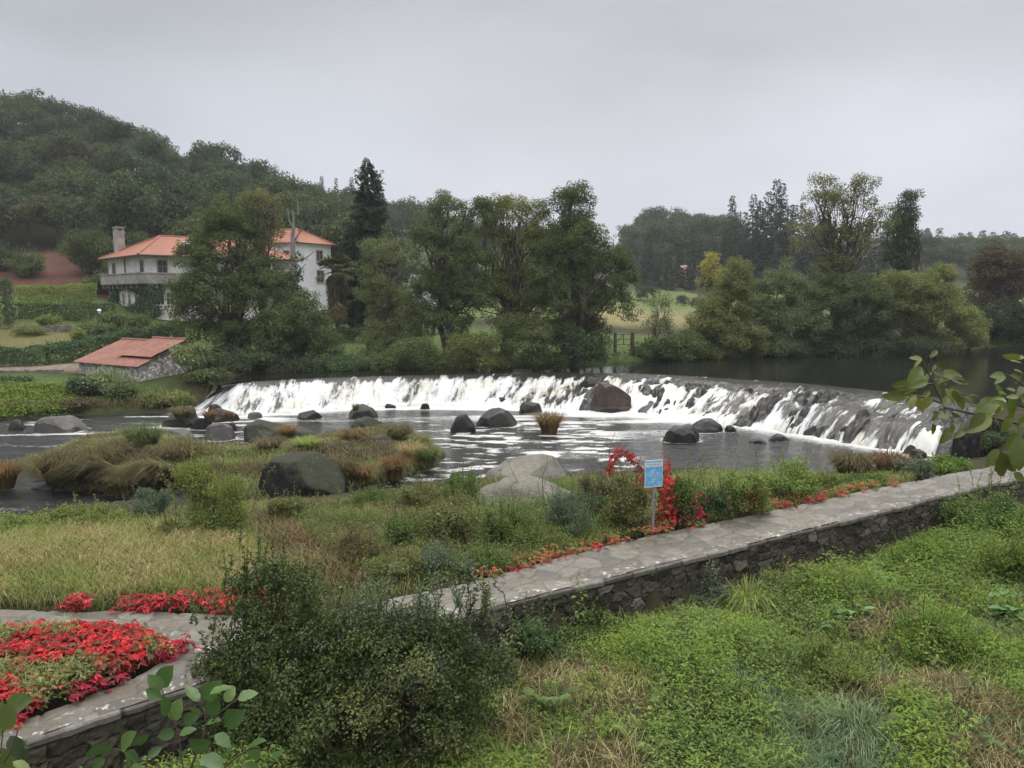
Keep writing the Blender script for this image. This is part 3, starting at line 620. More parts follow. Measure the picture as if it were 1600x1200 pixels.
# coping slabs along the edge, just under the paving
s = np.r_[0, np.cumsum(np.linalg.norm(np.diff(nearE, axis=0), axis=1))]; k = int(s[-1] / .05); si = np.linspace(0, s[-1], k)
P = np.stack([np.interp(si, s, nearE[:, q]) for q in (0, 1)], 1); d = unit(np.gradient(P, axis=0)); nr = np.stack([d[:, 1], -d[:, 0]], 1)
prof = np.array([(-.06, -.135), (.055, -.13), (.085, -.10), (.085, -.03), (.06, -.006), (-.12, -.004)])
blk = np.floor(si / .85 + (fbm(si * .3, 0 * si) - .5) * 1.5); ph = _h(blk.astype(int), blk.astype(int) * 3, 5) - .5; fr_ = (si / .85 + (fbm(si * .3, 0 * si) - .5) * 1.5) - blk
jn = sm(.05, .0, np.minimum(fr_, 1 - fr_))
off = prof[None, :, 0] + (ph * .05 - jn * .04 + (fbm(si * 5, 0 * si, 3) - .5) * .05)[:, None]; zz = PZ + prof[None, :, 1] + (ph * .03)[:, None] * (prof[None, :, 1] > -.05) + (fbm(si[:, None] * 4, prof[None, :, 1] * 9, 6) - .5) * .03
g = G(); g.grid(np.stack([P[:, :1] + nr[:, :1] * off, P[:, 1:] + nr[:, 1:] * off, zz], -1))
M_COPE = rubble_mat('coping_stone', [(.06, .053, .043), (.10, .09, .077), (.15, .138, .12)])
g.build('coping', M_COPE, wl, smooth=False, attrs={'stone': np.repeat(ph + .5, 6), 'joint': np.repeat(jn * .8, 6)})
# ---------------------------------------------------------------- buildings
def stone_mat(name, col, sc=2.2, joint=.5, var=.35, stain=(.12, .10, .085)):
    m, nt, b = mat(name); tcn = NN(nt, 'ShaderNodeTexCoord')
    v = NN(nt, 'ShaderNodeTexVoronoi', i_Vector=tcn.outputs['Object'], i_Scale=sc); ve = NN(nt, 'ShaderNodeTexVoronoi', feature='DISTANCE_TO_EDGE', i_Vector=tcn.outputs['Object'], i_Scale=sc)
    n = NN(nt, 'ShaderNodeTexNoise', i_Vector=tcn.outputs['Object'], i_Scale=.7, i_Detail=8, i_Roughness=.7)
    sepc = NN(nt, 'ShaderNodeSeparateColor', i_0=v.outputs['Color'])
    c = ramp(nt, sepc.outputs[0], [(0, tuple(k * (1 - var) for k in col)), (1, tuple(k * (1 + var) for k in col))])
    c = mixc(nt, ramp(nt, n.outputs[0], [(.45, 0), (.72, .6)]), c, stain)
    c = mixc(nt, M_(nt, 'MULTIPLY', ramp(nt, ve.outputs[0], [(.02, 1), (.09, 0)]), joint), c, tuple(k * .25 for k in col))
    nt.links.new(c, b.inputs['Base Color']); b.inputs['Roughness'].default_value = .9
    bp = NN(nt, 'ShaderNodeBump', i_Strength=.5, i_Distance=.05, i_Height=ve.outputs[0]); nt.links.new(bp.outputs[0], b.inputs['Normal']); return m
M_ASHLAR = stone_mat('pale_ashlar', (.66, .64, .62), 1.3, .2, .10, (.44, .41, .385))
M_BALC = stone_mat('stained_stone', (.31, .285, .265), 1.0, .25, .2, (.12, .10, .09))
M_MILL = stone_mat('mill_rubble', (.47, .44, .41), 4.2, .95, .6, (.26, .23, .20))
M_GREYW = stone_mat('grey_render', (.60, .605, .61), .8, .06, .06, (.46, .46, .465))
M_DARKW = stone_mat('garden_wall_stone', (.19, .165, .145), 2.2, .6, .3)
def tile_mat(name, c1, c2, dark):
    m, nt, b = mat(name); tcn = NN(nt, 'ShaderNodeTexCoord'); n = NN(nt, 'ShaderNodeTexNoise', i_Vector=tcn.outputs['Object'], i_Scale=1.1, i_Detail=9, i_Roughness=.75)
    n2 = NN(nt, 'ShaderNodeTexNoise', i_Vector=tcn.outputs['Object'], i_Scale=9, i_Detail=2)
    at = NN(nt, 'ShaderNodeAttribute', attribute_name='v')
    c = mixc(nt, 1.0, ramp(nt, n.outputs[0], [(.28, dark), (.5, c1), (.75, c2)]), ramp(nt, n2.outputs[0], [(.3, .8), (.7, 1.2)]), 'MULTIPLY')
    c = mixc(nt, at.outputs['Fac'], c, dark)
    nt.links.new(c, b.inputs['Base Color']); b.inputs['Roughness'].default_value = .75; return m
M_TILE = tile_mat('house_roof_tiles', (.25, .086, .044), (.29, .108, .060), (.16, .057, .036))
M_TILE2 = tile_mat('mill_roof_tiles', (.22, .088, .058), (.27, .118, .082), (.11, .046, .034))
M_SLATE = plain('slate', (.07, .075, .085), .6, .2, 2)
M_SHUT = plain('dark_shutter', (.045, .026, .022), .6, .2, 5)
M_GLASS = plain('window_glass', (.02, .022, .025), .1, .1, 2)
M_METAL = plain('galvanised_metal', (.42, .43, .44), .45, .15, 8, .6)
M_IRON = plain('dark_iron', (.03, .035, .035), .5, .2, 8)
M_POST = plain('weathered_wood', (.095, .075, .06), .9, .3, 8, bump=.3)
M_LAMPG = plain('lamp_white', (.72, .72, .70), .4, .05, 5)
M_SKYL = plain('skylight_glass', (.35, .37, .40), .08, .05, 5)

def roofplane(g, a, b, c, d, rib=.28, amp=.05, res=.07):
    """tiled slope: a-b along the eave, d-c along the top; ribs run up the slope"""
    a, b, c, d = (np.asarray(q, float) for q in (a, b, c, d)); n = max(4, int(np.linalg.norm(b - a) / res)); m = max(4, int(np.linalg.norm(d - a) / .35))
    u = np.linspace(0, 1, n)[:, None, None]; v = np.linspace(0, 1, m)[None, :, None]
    P = (a * (1 - u) + b * u) * (1 - v) + (d * (1 - u) + c * u) * v
    nr = unit(np.cross(b - a, d - a)); nr = nr if nr[2] > 0 else -nr
    dist = (u[..., 0] * np.linalg.norm(b - a)); w = np.abs(np.sin(np.pi * dist / rib)) + 0 * v[..., 0]
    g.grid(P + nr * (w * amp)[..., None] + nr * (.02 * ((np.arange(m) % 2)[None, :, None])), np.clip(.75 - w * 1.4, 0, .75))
class Face:
    """a vertical facade through corner c, direction d (unit, plan), outward normal n"""
    def __init__(s, c, d, n): s.c = np.array(c, float); s.d = np.array([*d, 0.]); s.n = np.array([*n, 0.]); s.ax = np.array([s.d, s.n, [0, 0, 1.]])
    def hit(s, px, py):
        r = rays(px, py); o = np.array([0, 0, CAMZ]); t = ((s.c - o) @ s.n) / (r @ s.n); p = o + r * t; return (p - s.c) @ s.d, p[2]
    def at(s, u, z, out=0.0): return np.array([*(s.c + s.d * u)[:2], z]) + s.n * out
    def box(s, g, u, z, w, h, out, dep, **k): g.box(s.at(u, z, out), (w, dep, h), axes=s.ax, **k)
def opening(face, parent, u, z, w, h, arch=False, mats=None, frame=M_BALC, nm='window'):
    g = G(); face.box(g, u, z, w, h, .02, .05); o = g.build(nm, M_SHUT, parent)
    g = G()
    for sx in (-1, 1): face.box(g, u + sx * (w / 2 + .07), z, .13, h + .02, .04, .10)
    face.box(g, u, z - h / 2 - .09, w + .34, .14, .06, .18)
    if arch:
        a = np.linspace(0, np.pi, 9); rr = w / 2 + .07
        pts = np.array([face.at(u + rr * math.cos(q), z + h / 2 + .25 + rr * math.sin(q) * 1.1, .05) for q in a]); pts = np.vstack([face.at(u + rr, z + h / 2, .05), pts, face.at(u - rr, z + h / 2, .05)])
        g.tube(pts, .09, 4)
    else: face.box(g, u, z + h / 2 + .08, w + .30, .14, .04, .12)
    g.build('frame', frame, o)
    g = G(); face.box(g, u, z, .05, h - .02, .05, .03); face.box(g, u, z + h * .1, w, .05, .05, .025); g.build('glazing_bar', frame if arch else M_BALC, o)
    return o

# manor house
c0 = np.array([-42.6, 90.0]); dl = np.array([-.674, .739]); dr = np.array([.739, .674])
HB, HE, HR, Wd, Ln = 4.0, 12.15, 14.75, 14.4, 18.5
house = E('manor_house', (*c0, HB), 'pale stone manor house with red hipped roof, tall chimney and arched ground floor windows', 'house')
fl = Face((*c0, 0), dl, (-dr[0], -dr[1])); fr = Face((*c0, 0), dr, (-dl[0], -dl[1]))
p3 = lambda a, b, z: np.array([*(c0 + dl * a + dr * b), z])
g = G()
for a, b in (((0, 0), (Wd, 0)), ((0, 0), (0, Ln)), ((Wd, 0), (Wd, Ln)), ((0, Ln), (Wd, Ln))):
    g.add([p3(*a, HB - 1.5), p3(*b, HB - 1.5), p3(*b, HE), p3(*a, HE)], [[0, 1, 2, 3]])
g.build('wall', M_ASHLAR, house)
ov = .9; e = [p3(-ov, -ov, HE - .12), p3(Wd + ov, -ov, HE - .12), p3(Wd + ov, Ln + ov, HE - .12), p3(-ov, Ln + ov, HE - .12)]; r1 = p3(Wd / 2, 4.2, HR); r2 = p3(Wd / 2, Ln - 4.2, HR)
g = G()
for q in ((e[0], e[1], r1, r1), (e[1], e[2], r2, r1), (e[2], e[3], r2, r2), (e[3], e[0], r1, r2)): roofplane(g, *q, rib=.3, amp=.05, res=.1)
for a, b in ((e[0], r1), (e[1], r1), (e[3], r2), (e[2], r2), (r1, r2)): g.tube(np.array([a, b]) + [0, 0, .07], .11, 6, a=.2)
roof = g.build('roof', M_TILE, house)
g = G()
for q in range(4): g.tube(np.array([e[q], e[(q + 1) % 4]]) - [0, 0, .04], .10, 6)
g.build('gutter', M_POST, house)
for nm, (pa, pb), sz, hh in (('chimney', (12.8, 1.0), (1.15, 1.05), 4.3), ('chimney', (8.3, 11.5), (1.6, 1.0), 3.2)):
    cc = p3(pa, pb, HE - .3); g = G(); ax = np.array([[*dl, 0], [*dr, 0], [0, 0, 1.]])
    g.box(cc + [0, 0, hh / 2 - .3], (sz[0], sz[1], hh - .6), axes=ax)
    for sx in (-1, 0, 1):
        for sy in (-1, 1): g.box(cc + ax[0] * sx * (sz[0] / 2 - .13) + ax[1] * sy * (sz[1] / 2 - .13) + [0, 0, hh - .42], (.24, .24, .42), axes=ax)
    g.box(cc + [0, 0, hh - .14], (sz[0] + .12, sz[1] + .12, .16), axes=ax); g.box(cc + [0, 0, hh - .42], (sz[0] - .5, sz[1] - .5, .40), axes=ax)
    g.build(nm, M_BALC, roof)
ax = None; t_ = .42; sk = (p3(-ov, 6.5, HE - .12) * (1 - .62) + p3(Wd / 2, 6.5, HR) * .62); nrm = unit(np.cross(r2 - r1, e[0] - r1)); nrm = nrm if nrm[2] > 0 else -nrm; dn = unit(e[0] - e[3]); sd = np.cross(nrm, dn)
g = G(); g.box(sk + nrm * .14, (1.0, 1.3, .12), axes=np.array([dn, sd, nrm])); g.build('skylight', M_SKYL, roof)
for px, py, w, h in ((178.7, 423.5, 1.0, 1.75), (222.5, 418.5, 1.15, 1.55)):
    u, z = fl.hit(px, py); opening(fl, house, u, z, w, h)
u, z = fr.hit(253.5, 419); opening(fr, house, u, z, .95, 1.75)
for px in (194.0, 203.6, 214.0, 226):
    u, z = fl.hit(px, 468); opening(fl, house, u, z, .85, 1.30, True, frame=M_ASHLAR)
for px in (250.5, 265.8, 281.0, 296):
    u, z = fr.hit(px, 467); opening(fr, house, u, z, .80, 1.30, True, frame=M_ASHLAR)
u, zt = fl.hit(200, 427.5); _, zb_ = fl.hit(200, 442.5)
g = G()
for f_, ln in ((fl, Wd), (fr, Ln)):
    f_.box(g, ln / 2 - .55, (zt + zb_) / 2 - .1, ln + 1.1, zt - zb_, .95, .2); f_.box(g, ln / 2 - .5, zb_ - .1, ln + 1.0, .18, .5, 1.0); f_.box(g, ln / 2 - .6, zt - .06, ln + 1.2, .14, .96, .32)
    for q in np.arange(1, ln, 1.9): f_.box(g, q, zb_ - .38, .28, .5, .4, .7)
g.build('balcony', M_BALC, house)
u, _ = fl.hit(196.5, 418); g = G(); g.tube([fl.at(u, HE - .3, .12), fl.at(u, zt, .12)], .07, 6); g.build('drainpipe', M_IRON, house)

# grey block behind the riverside trees
c1 = np.array(Q(465, 400, 112.0)[:2]); d1 = unit(np.array([3.2, 5.8])); d2 = np.array([-d1[1], d1[0]])
fa = Face((*c1, 0), d1, (d1[1], -d1[0])); fb = Face((*c1, 0), d2, (-d1[0], -d1[1]))
blk_ = E('grey_house', (*c1, 5), 'tall grey rendered house with red hipped roof showing above the ivy clad dead tree', 'house')
q3 = lambda a, b, z: np.array([*(c1 + d1 * a + d2 * b), z])
LE, LW, ZE, ZR = 7.0, 10.5, 14.9, 17.2
g = G()
for a, b in (((0, 0), (LE, 0)), ((0, 0), (0, LW)), ((LE, 0), (LE, LW)), ((0, LW), (LE, LW))): g.add([q3(*a, 3), q3(*b, 3), q3(*b, ZE), q3(*a, ZE)], [[0, 1, 2, 3]])
g.build('wall', M_GREYW, blk_)
ov = .6; e = [q3(-ov, -ov, ZE), q3(LE + ov, -ov, ZE), q3(LE + ov, LW + ov, ZE), q3(-ov, LW + ov, ZE)]; r1 = q3(LE / 2, 3.4, ZR); r2 = q3(LE / 2, LW - 3.4, ZR); g = G()
for q in ((e[0], e[1], r1, r1), (e[1], e[2], r2, r1), (e[2], e[3], r2, r2), (e[3], e[0], r1, r2)): roofplane(g, *q, rib=.3, amp=.05, res=.1)
for a, b in ((e[0], r1), (e[1], r1), (e[3], r2), (r1, r2)): g.tube(np.array([a, b]) + [0, 0, .07], .11, 6, a=.2)
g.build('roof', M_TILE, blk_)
for px, py, w, h in ((499, 399.5, 1.2, 1.35), (500.5, 432, 1.3, 1.6)):
    u, z = fa.hit(px, py); opening(fa, blk_, u, z, w, h)
for px, py in ((448, 400), (446, 424)):
    u, z = fb.hit(px, py); opening(fb, blk_, u, z, 1.0, 1.4)
# stone mill by the weir: tall rear part and a lower front part, each with its roof
mill = E('stone_mill', (*Q(217, 590, 54.0)[:2], 1.3), 'small rubble stone mill with two stepped red tiled roofs beside the weir', 'mill')
A0 = Q(123, 568, 57.5); A1 = Q(217, 565.5, 53.5); A2 = Q(286, 540, 57.2)
axu = unit((A1 - A0) * [1, 1, 0]); axv = np.array([-axu[1], axu[0], 0]); axv = axv if axv[1] > 0 else -axv
LA = np.linalg.norm((A1 - A0)[:2]); zE = float(A0[2] * .5 + A1[2] * .5); WB = 3.65
def mp_(u, v, z): return np.array([*(A0[:2] + axu[:2] * u + axv[:2] * v), z])
zr = float(Q(286, 536, 56.4)[2]); sl = (zr - zE) / WB; lo = lambda v: zE + sl * v
g = G(); roofplane(g, mp_(-.25, -.3, lo(-.3)), mp_(LA + .25, -.3, lo(-.3)), mp_(LA + .25, WB, zr), mp_(-.25, WB, zr), rib=.24, amp=.055, res=.05)
roofplane(g, mp_(-.25, 2 * WB + .3, lo(-.3)), mp_(LA + .25, 2 * WB + .3, lo(-.3)), mp_(LA + .25, WB, zr), mp_(-.25, WB, zr), rib=.24, amp=.055, res=.08)
g.tube([mp_(-.25, WB, zr + .05), mp_(LA * .55, WB, zr + .05)], .11, 6, a=.2)
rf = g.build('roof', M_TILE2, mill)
ub = LA * .50; g = G(); k_ = .22
roofplane(g, mp_(ub, .75, lo(.75) + k_), mp_(LA + .35, .75, lo(.75) + k_), mp_(LA + .35, WB, zr + k_), mp_(ub, WB, zr + k_), rib=.24, amp=.055, res=.05)
roofplane(g, mp_(ub, 2 * WB - .6, lo(.6) + k_), mp_(LA + .35, 2 * WB - .6, lo(.6) + k_), mp_(LA + .35, WB, zr + k_), mp_(ub, WB, zr + k_), rib=.24, amp=.055, res=.08)
g.tube([mp_(ub, WB, zr + k_ + .05), mp_(LA + .35, WB, zr + k_ + .05)], .11, 6, a=.2)
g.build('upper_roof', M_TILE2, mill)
g = G()
def wallq(*p): g.add([[*q[:2], z_] for q, z_ in p], [[0, 1, 2, 3]])
for u_ in (0, LA):
    for w0_, w1_, a_, b_ in ((0, WB, zE, zr), (WB, 2 * WB, zr, zE)):
        k2 = k_ - .05 if u_ else -.04; wallq((mp_(u_, w0_, 0), -.3), (mp_(u_, w1_, 0), -.3), (mp_(u_, w1_, 0), b_ + (k2 if w0_ == 0 else -.04)), (mp_(u_, w0_, 0), a_ - .04 + (k2 if w0_ else 0)))
for w_ in (0, 2 * WB): wallq((mp_(0, w_, 0), -.3), (mp_(LA, w_, 0), -.3), (mp_(LA, w_, 0), zE - .04), (mp_(0, w_, 0), zE - .04))
g.build('wall', M_MILL, mill)
# far houses and a pergola glimpsed between the trees
def far_house(px0, px1, py_e, py_r, py_b, Y, label, wm, rm, dep=8):
    a = Q(px0, py_e, Y); b = Q(px1, py_e, Y); zb = float(Q(px0, py_b, Y)[2]); zr_ = float(Q(px0, py_r, Y)[2]); o = E('distant_house', (a[0], a[1], zb), label, 'house')
    g = G(); D = np.array([0, dep, 0])
    for s_, t in ((a, b), (b, b + D), (b + D, a + D), (a + D, a)): g.add([[*s_[:2], zb - 2], [*t[:2], zb - 2], t, s_], [[0, 1, 2, 3]])
    g.build('wall', wm, o); g = G(); ex = np.array([.4, 0, 0]); m0 = (a + a + D) / 2; m1 = (b + b + D) / 2; m0[2] = m1[2] = zr_; ey = np.array([0, .4, .1])
    roofplane(g, a - ex - ey, b + ex - ey, m1 + ex, m0 - ex, res=.15); roofplane(g, b + D + ex + ey, a + D - ex + ey, m0 - ex, m1 + ex, res=.15)
    g.add([a, a + D, m0, m0], [[0, 1, 2, 3]]); g.add([b, b + D, m1, m1], [[0, 1, 2, 3]]); g.build('roof', rm, o)
    f = Face((*a[:2], 0), (1, 0), (0, -1)); ln = b[0] - a[0]
    for q in np.arange(1.5, ln - .5, 2.6): opening(f, o, q, a[2] - 1.3, .9, 1.2)
far_house(640, 700, 447, 428, 478, 128.0, 'grey house with a dark slate roof between the riverside trees', M_GREYW, M_SLATE)
far_house(770, 832, 449, 436, 478, 165.0, 'distant pale house with faded red roof behind the yellowing alder', M_ASHLAR, M_TILE2)
far_house(858, 905, 448, 437, 478, 175.0, 'distant low red roofed house behind the dark tall alder', M_GREYW, M_TILE2)
far_house(1066, 1082, 420, 414, 436, 215.0, 'tiny pale ochre house among the distant dark conifers', plain('ochre_render', (.40, .33, .22), .9, .1, 1), M_TILE2, 5)
perg = E('pergola', (*Q(672, 525, 84.0)[:2], 3.0), 'open pergola on dark posts with a pale beam in the far garden', 'pergola')
for px in (654, 664, 675, 686):
    for dy in (0, 2.5):
        p = Q(px, 500, 84.0); b = on(p[0], p[1] + dy); g = G(); g.box(((p[0]), p[1] + dy, (b[2] - .2 + p[2]) / 2), (.24, .24, p[2] - b[2] + .2)); g.build('post', M_POST, perg)
p0, p1 = Q(650, 499, 84.0), Q(690, 499, 84.0); g = G()
for dy in (0, 2.5): g.box(((p0[0] + p1[0]) / 2, p0[1] + dy, p0[2] + .1), (p1[0] - p0[0] + .4, .2, .22))
for q in np.linspace(p0[0], p1[0], 7): g.box((q, p0[1] + 1.25, p0[2] + .29), (.12, 3.2, .14))
g.build('beam', M_BALC, perg)

# ---------------------------------------------------------------- vegetation builders
def clumps(g, C, r, rng, leaf, w=.30, cov=1.7, flat=.75, up=.45, out=.8, v0=.5, dv=.5, droop=.15, nleaf=None, hang=0.0, mi=0):
    """leaf clumps: C centres (n x 3), r radii"""
    C = np.asarray(C, float); r = np.broadcast_to(np.asarray(r, float), (len(C),)); nl = np.maximum(6, (cov * 4 * r * r / (leaf * leaf * w * 2)).astype(int)) if nleaf is None else np.full(len(C), nleaf)
    i = np.repeat(np.arange(len(C)), nl); n = len(i); d = rdir(rng, n); rad = rng.uniform(.35, 1, n) ** .7
    P = C[i] + d * (r[i] * rad)[:, None] * [1, 1, flat]
    nn = unit(d * out + rdir(rng, n) * .6 + np.array([0, 0, up])); D = unit(rdir(rng, n) + d * .5 - np.array([0, 0, hang]))
    cv = rng.uniform(-1, 1, len(C)); a = np.clip(v0 + dv * (.55 * rng.uniform(-1, 1, n) + .45 * cv[i]), 0, 1)
    g.leaves(P, D, nn, leaf * rng.uniform(.65, 1.25, n), w, .1, droop, a, mi)
def ell_clumps(ells, rng, cr, dens=1.0, skin=.55):
    Cs = []
    for e in ells:
        cx, cy_, cz, rx, ry, rz = e; ar = 4 * np.pi * (((rx * ry) ** 1.6 + (rx * rz) ** 1.6 + (ry * rz) ** 1.6) / 3) ** (1 / 1.6)
        n = max(4, int(dens * ar / (np.pi * cr * cr))); d = rdir(rng, n); d[:, 2] = np.where(d[:, 2] < -.5, -d[:, 2] * .6, d[:, 2])
        rad = (skin + (1 - skin) * rng.uniform(0, 1, n)) * rng.uniform(.85, 1.08, n)
        Cs.append(np.array([cx, cy_, cz]) + d * rad[:, None] * [rx, ry, rz])
    return np.concatenate(Cs)
def limb_path(a, b, rng, bend=.12, n=6):
    t = np.linspace(0, 1, n)[:, None]; p = a * (1 - t) + b * t; l = np.linalg.norm(b - a)
    p += (np.sin(np.pi * t) * rng.normal(size=3) * bend * l * .5) + np.array([0, 0, .10 * l]) * np.sin(np.pi * t) * (-1 if rng.random() < .35 else .6)
    p[1:-1] += rng.normal(size=(n - 2, 3)) * .03 * l; return p
def tree(name, label, ells_px, Y, trunk_px, m, seed, leaf=.155, cr=.58, dens=1.0, cov=1.25, group=None, bark=None, ntr=1, limbs=34, tr=None, hang=0.0, cat='tree', w=.3, skin=.5, v0=.5, zbase=None):
    rng = np.random.default_rng(seed); k = Y / 1200; ells = []
    for cx, cy_, rx, ry in ells_px:
        c = Q(cx, cy_, Y + rng.uniform(-.5, .5) * rx * k * .6); ells.append((*c, rx * k, max(rx * k * .85, 1.0), ry * k))
    bx, top = trunk_px; b = on(float(Q(bx, 540, Y)[0]), Y)
    if zbase is not None: b[2] = zbase
    o = E(name, b, label, cat, group); C = ell_clumps(ells, rng, cr, dens, skin)
    g = G(); H_ = float(Q(bx, top, Y)[2]) - b[2]; tr = (H_ * .022 + .05 if cat == 'tree' else .09) if tr is None else tr; axes_ = []
    for q in range(ntr):
        tgt = np.array(ells[q % len(ells)][:3]) if ntr > 1 else np.array([Q(bx, top, Y)[0], Y, b[2] + H_ - .6])
        base = b + np.array([rng.uniform(-.3, .3) * (ntr > 1) * 2, rng.uniform(-.2, .2), -.4]); tgt = np.array([tgt[0], tgt[1], min(tgt[2] + .3, b[2] + H_ - .8)])
        p = limb_path(base, tgt, rng, .10, 9); axes_.append(p); g.tube(p, np.linspace(tr, tr * .18, 9) * (1.25 if q == 0 else .8), 7)
    for c in C[rng.permutation(len(C))[:limbs]]:
        p = axes_[rng.integers(len(axes_))]; f = rng.uniform(.25, .8); i = f * 8; a = p[int(i)] * (1 - i % 1) + p[min(8, int(i) + 1)] * (i % 1)
        if a[2] > c[2]: a = p[2]
        q_ = limb_path(a, c, rng); g.tube(q_, np.linspace(tr * .34, .018, 6), 5)
        for _ in range(2):
            s_ = q_[rng.integers(2, 5)]; g.tube(limb_path(s_, s_ + rng.normal(size=3) * .55 + (c - a) * .06, rng, .2, 4), np.linspace(tr * .12, .012, 4), 4)
    g.build('trunk', bark or BARK, o, smooth=True)
    g = G(); clumps(g, C, cr * rng.uniform(.6, 1.25, len(C)), rng, leaf, w, cov, v0=v0, hang=hang)
    g.build('crown', m, o); return o
def spruce(H_, R0, rng, leaf=.5, tiers=24, dense=9, w=.22, g=None, base=(0, 0, 0), lo=.06, power=.85):
    g = G() if g is None else g; base = np.asarray(base, float); P = []; D = []; Lf = []; A = []
    for t in np.linspace(lo, .985, tiers):
        R_ = R0 * (1 - t) ** power * rng.uniform(.75, 1.15) + .25; nb = int(5 + 7 * (1 - t))
        for q in range(nb):
            an = rng.uniform(0, 2 * np.pi); r_ = R_ * rng.uniform(.55, 1.12); z = t * H_ + rng.uniform(-.4, .4) * H_ / tiers; d = np.array([math.cos(an), math.sin(an), 0]); side = np.array([-d[1], d[0], 0])
            n = max(4, int(dense * r_)); s = rng.uniform(.12, 1, n) ** .8; dro = -.30 * r_ * s + .14 * r_ * s * s
            p = base + d * (s * r_)[:, None] + side * (rng.normal(size=n) * .16 * r_ * (1.1 - s))[:, None]; p[:, 2] += z + dro + rng.normal(size=n) * .12
            P.append(p); sg = np.where(rng.random(n) < .5, -1, 1)[:, None]; D.append(unit(d * rng.uniform(.4, 1.1, n)[:, None] + side * sg * rng.uniform(.2, 1, n)[:, None] + np.array([0, 0, -.45]) * rng.uniform(.2, 1.4, n)[:, None])); Lf.append(np.full(n, leaf) * rng.uniform(.6, 1.2, n)); A.append(np.clip(rng.uniform(0, 1, n) * .6 + rng.uniform(0, .4), 0, 1))
    P = np.concatenate(P); n = len(P); g.leaves(P, np.concatenate(D), unit(rdir(rng, n) * .5 + [0, 0, 1]), np.concatenate(Lf), w, .06, .2, np.concatenate(A)); return g
def hedge(name, label, pts, width, height, m, seed, leaf=.16, cat='hedge', group=None, cov=2.2, rough=.18, follow=True, top_px=None):
    rng = np.random.default_rng(seed); pts = resample(np.array(pts, float), 60); s = np.r_[0, np.cumsum(np.linalg.norm(np.diff(pts[:, :2], axis=0), axis=1))]; ln = s[-1]
    n = int(cov * ln * (2 * height + width) / (leaf * leaf * .6)); u = rng.uniform(0, ln, n); x = np.interp(u, s, pts[:, 0]); y = np.interp(u, s, pts[:, 1]); d = unit(np.stack([np.interp(u, s, np.gradient(pts[:, 0])), np.interp(u, s, np.gradient(pts[:, 1]))], 1)); nr = np.stack([d[:, 1], -d[:, 0]], 1)
    per = rng.uniform(0, 2 * height + width, n); top = (per > height) & (per < height + width); sd_ = np.where(per <= height, 1, -1)
    off = np.where(top, (per - height - width / 2), sd_ * width / 2); z = np.where(top, height, np.where(per <= height, per, per - height - width)); bul = (fbm(u * .9, z * .9 + sd_ * 3, 3) - .45) * rough * 3 * min(1, height)
    off = off + np.where(top, 0, sd_ * bul) + rng.normal(size=n) * .05; z = z + np.where(top, bul, 0) + rng.normal(size=n) * .05
    gz = np.interp(u, s, H(pts[:, 0], pts[:, 1])) if follow else np.interp(u, s, pts[:, 2])
    P = np.stack([x + nr[:, 0] * off, y + nr[:, 1] * off, gz + z], 1); nn = np.where(top[:, None], [0, 0, 1.], np.c_[nr * sd_[:, None], np.full(n, .25)])
    g = G(); g.leaves(P, rdir(rng, n) - [0, 0, .5], unit(nn + rdir(rng, n) * .6), leaf * rng.uniform(.7, 1.3, n), .33, .1, .15, np.clip(fbm(u * .5, z, 4) * .7 + rng.uniform(-.25, .5, n), 0, 1))
    b = [pts[0, 0], pts[0, 1], gz.min()]
    return tag(g.build(name, m, loc=b), label, cat, group)
def shrub(name, label, c, rx, rz, m, seed, leaf=.1, cr=.28, dens=1.0, cov=1.3, cat='shrub', group=None, ry=None, lumps=8, w=.3, v0=.5, hang=0, stems=14, skin=.45, up=.45, shoots=26):
    """bush standing on the ground point c, half width rx and height rz"""
    rng = np.random.default_rng(seed); c = np.asarray(c, float); ry = rx * .8 if ry is None else ry; ells = [(c[0], c[1], c[2] + rz * .38, rx * .6, ry * .6, rz * .42)]
    for q in range(lumps):
        a = rng.uniform(0, 2 * np.pi); k = rng.uniform(.3, .62); k *= 1.25; ells.append((c[0] + rx * k * math.cos(a), c[1] + ry * k * math.sin(a), c[2] + rz * rng.uniform(.15, .78) * (1.1 - .5 * k), rx * rng.uniform(.2, .45), ry * rng.uniform(.2, .45), rz * rng.uniform(.18, .34)))
    C = ell_clumps(ells, rng, cr, dens, skin); C = C[C[:, 2] > c[2] - .05]
    o = E(name, c, label, cat, group); g = G(); clumps(g, C, cr * rng.uniform(.5, 1.3, len(C)), rng, leaf, w, cov, v0=v0, hang=hang, up=up); gs = G()
    for _ in range(int(shoots)):
        a = rng.uniform(0, 6.28); k = rng.uniform(.1, 1.0); ln = rz * rng.uniform(.25, .6); p0 = c + np.array([rx * k * math.cos(a), ry * k * math.sin(a), rz * rng.uniform(.4, .8) * (1.1 - .6 * k)]); q = limb_path(p0, p0 + np.array([.5 * k * math.cos(a), .5 * k * math.sin(a), .9]) * ln, rng, .1, 6); gs.tube(q, np.linspace(.009, .003, 6), 4)
        n = max(8, int(2.2 * ln / leaf)); t = rng.uniform(0, 4.99, n); i = t.astype(int); pp = q[i] + (q[i + 1] - q[i]) * (t - i)[:, None]; D = rdir(rng, n) + [0, 0, .4]; g.leaves(pp, D, unit(rdir(rng, n) * .6 + [0, 0, .8]), leaf * rng.uniform(.6, 1.2, n), w, .08, .15, np.clip(v0 + rng.uniform(-.3, .55, n), 0, 1))
    g.build('foliage', m, o)
    g = gs
    for t in C[rng.permutation(len(C))[:stems]]: g.tube(limb_path(c + rng.normal(size=3) * [.15 * rx, .15 * ry, 0] - [0, 0, .1], t + (t - c) * .12, rng, .15, 5), np.linspace(.02 + .012 * rz, .006, 5), 4)
    if len(C) >= 8: g.build('stems', TWIG, o)
    return o

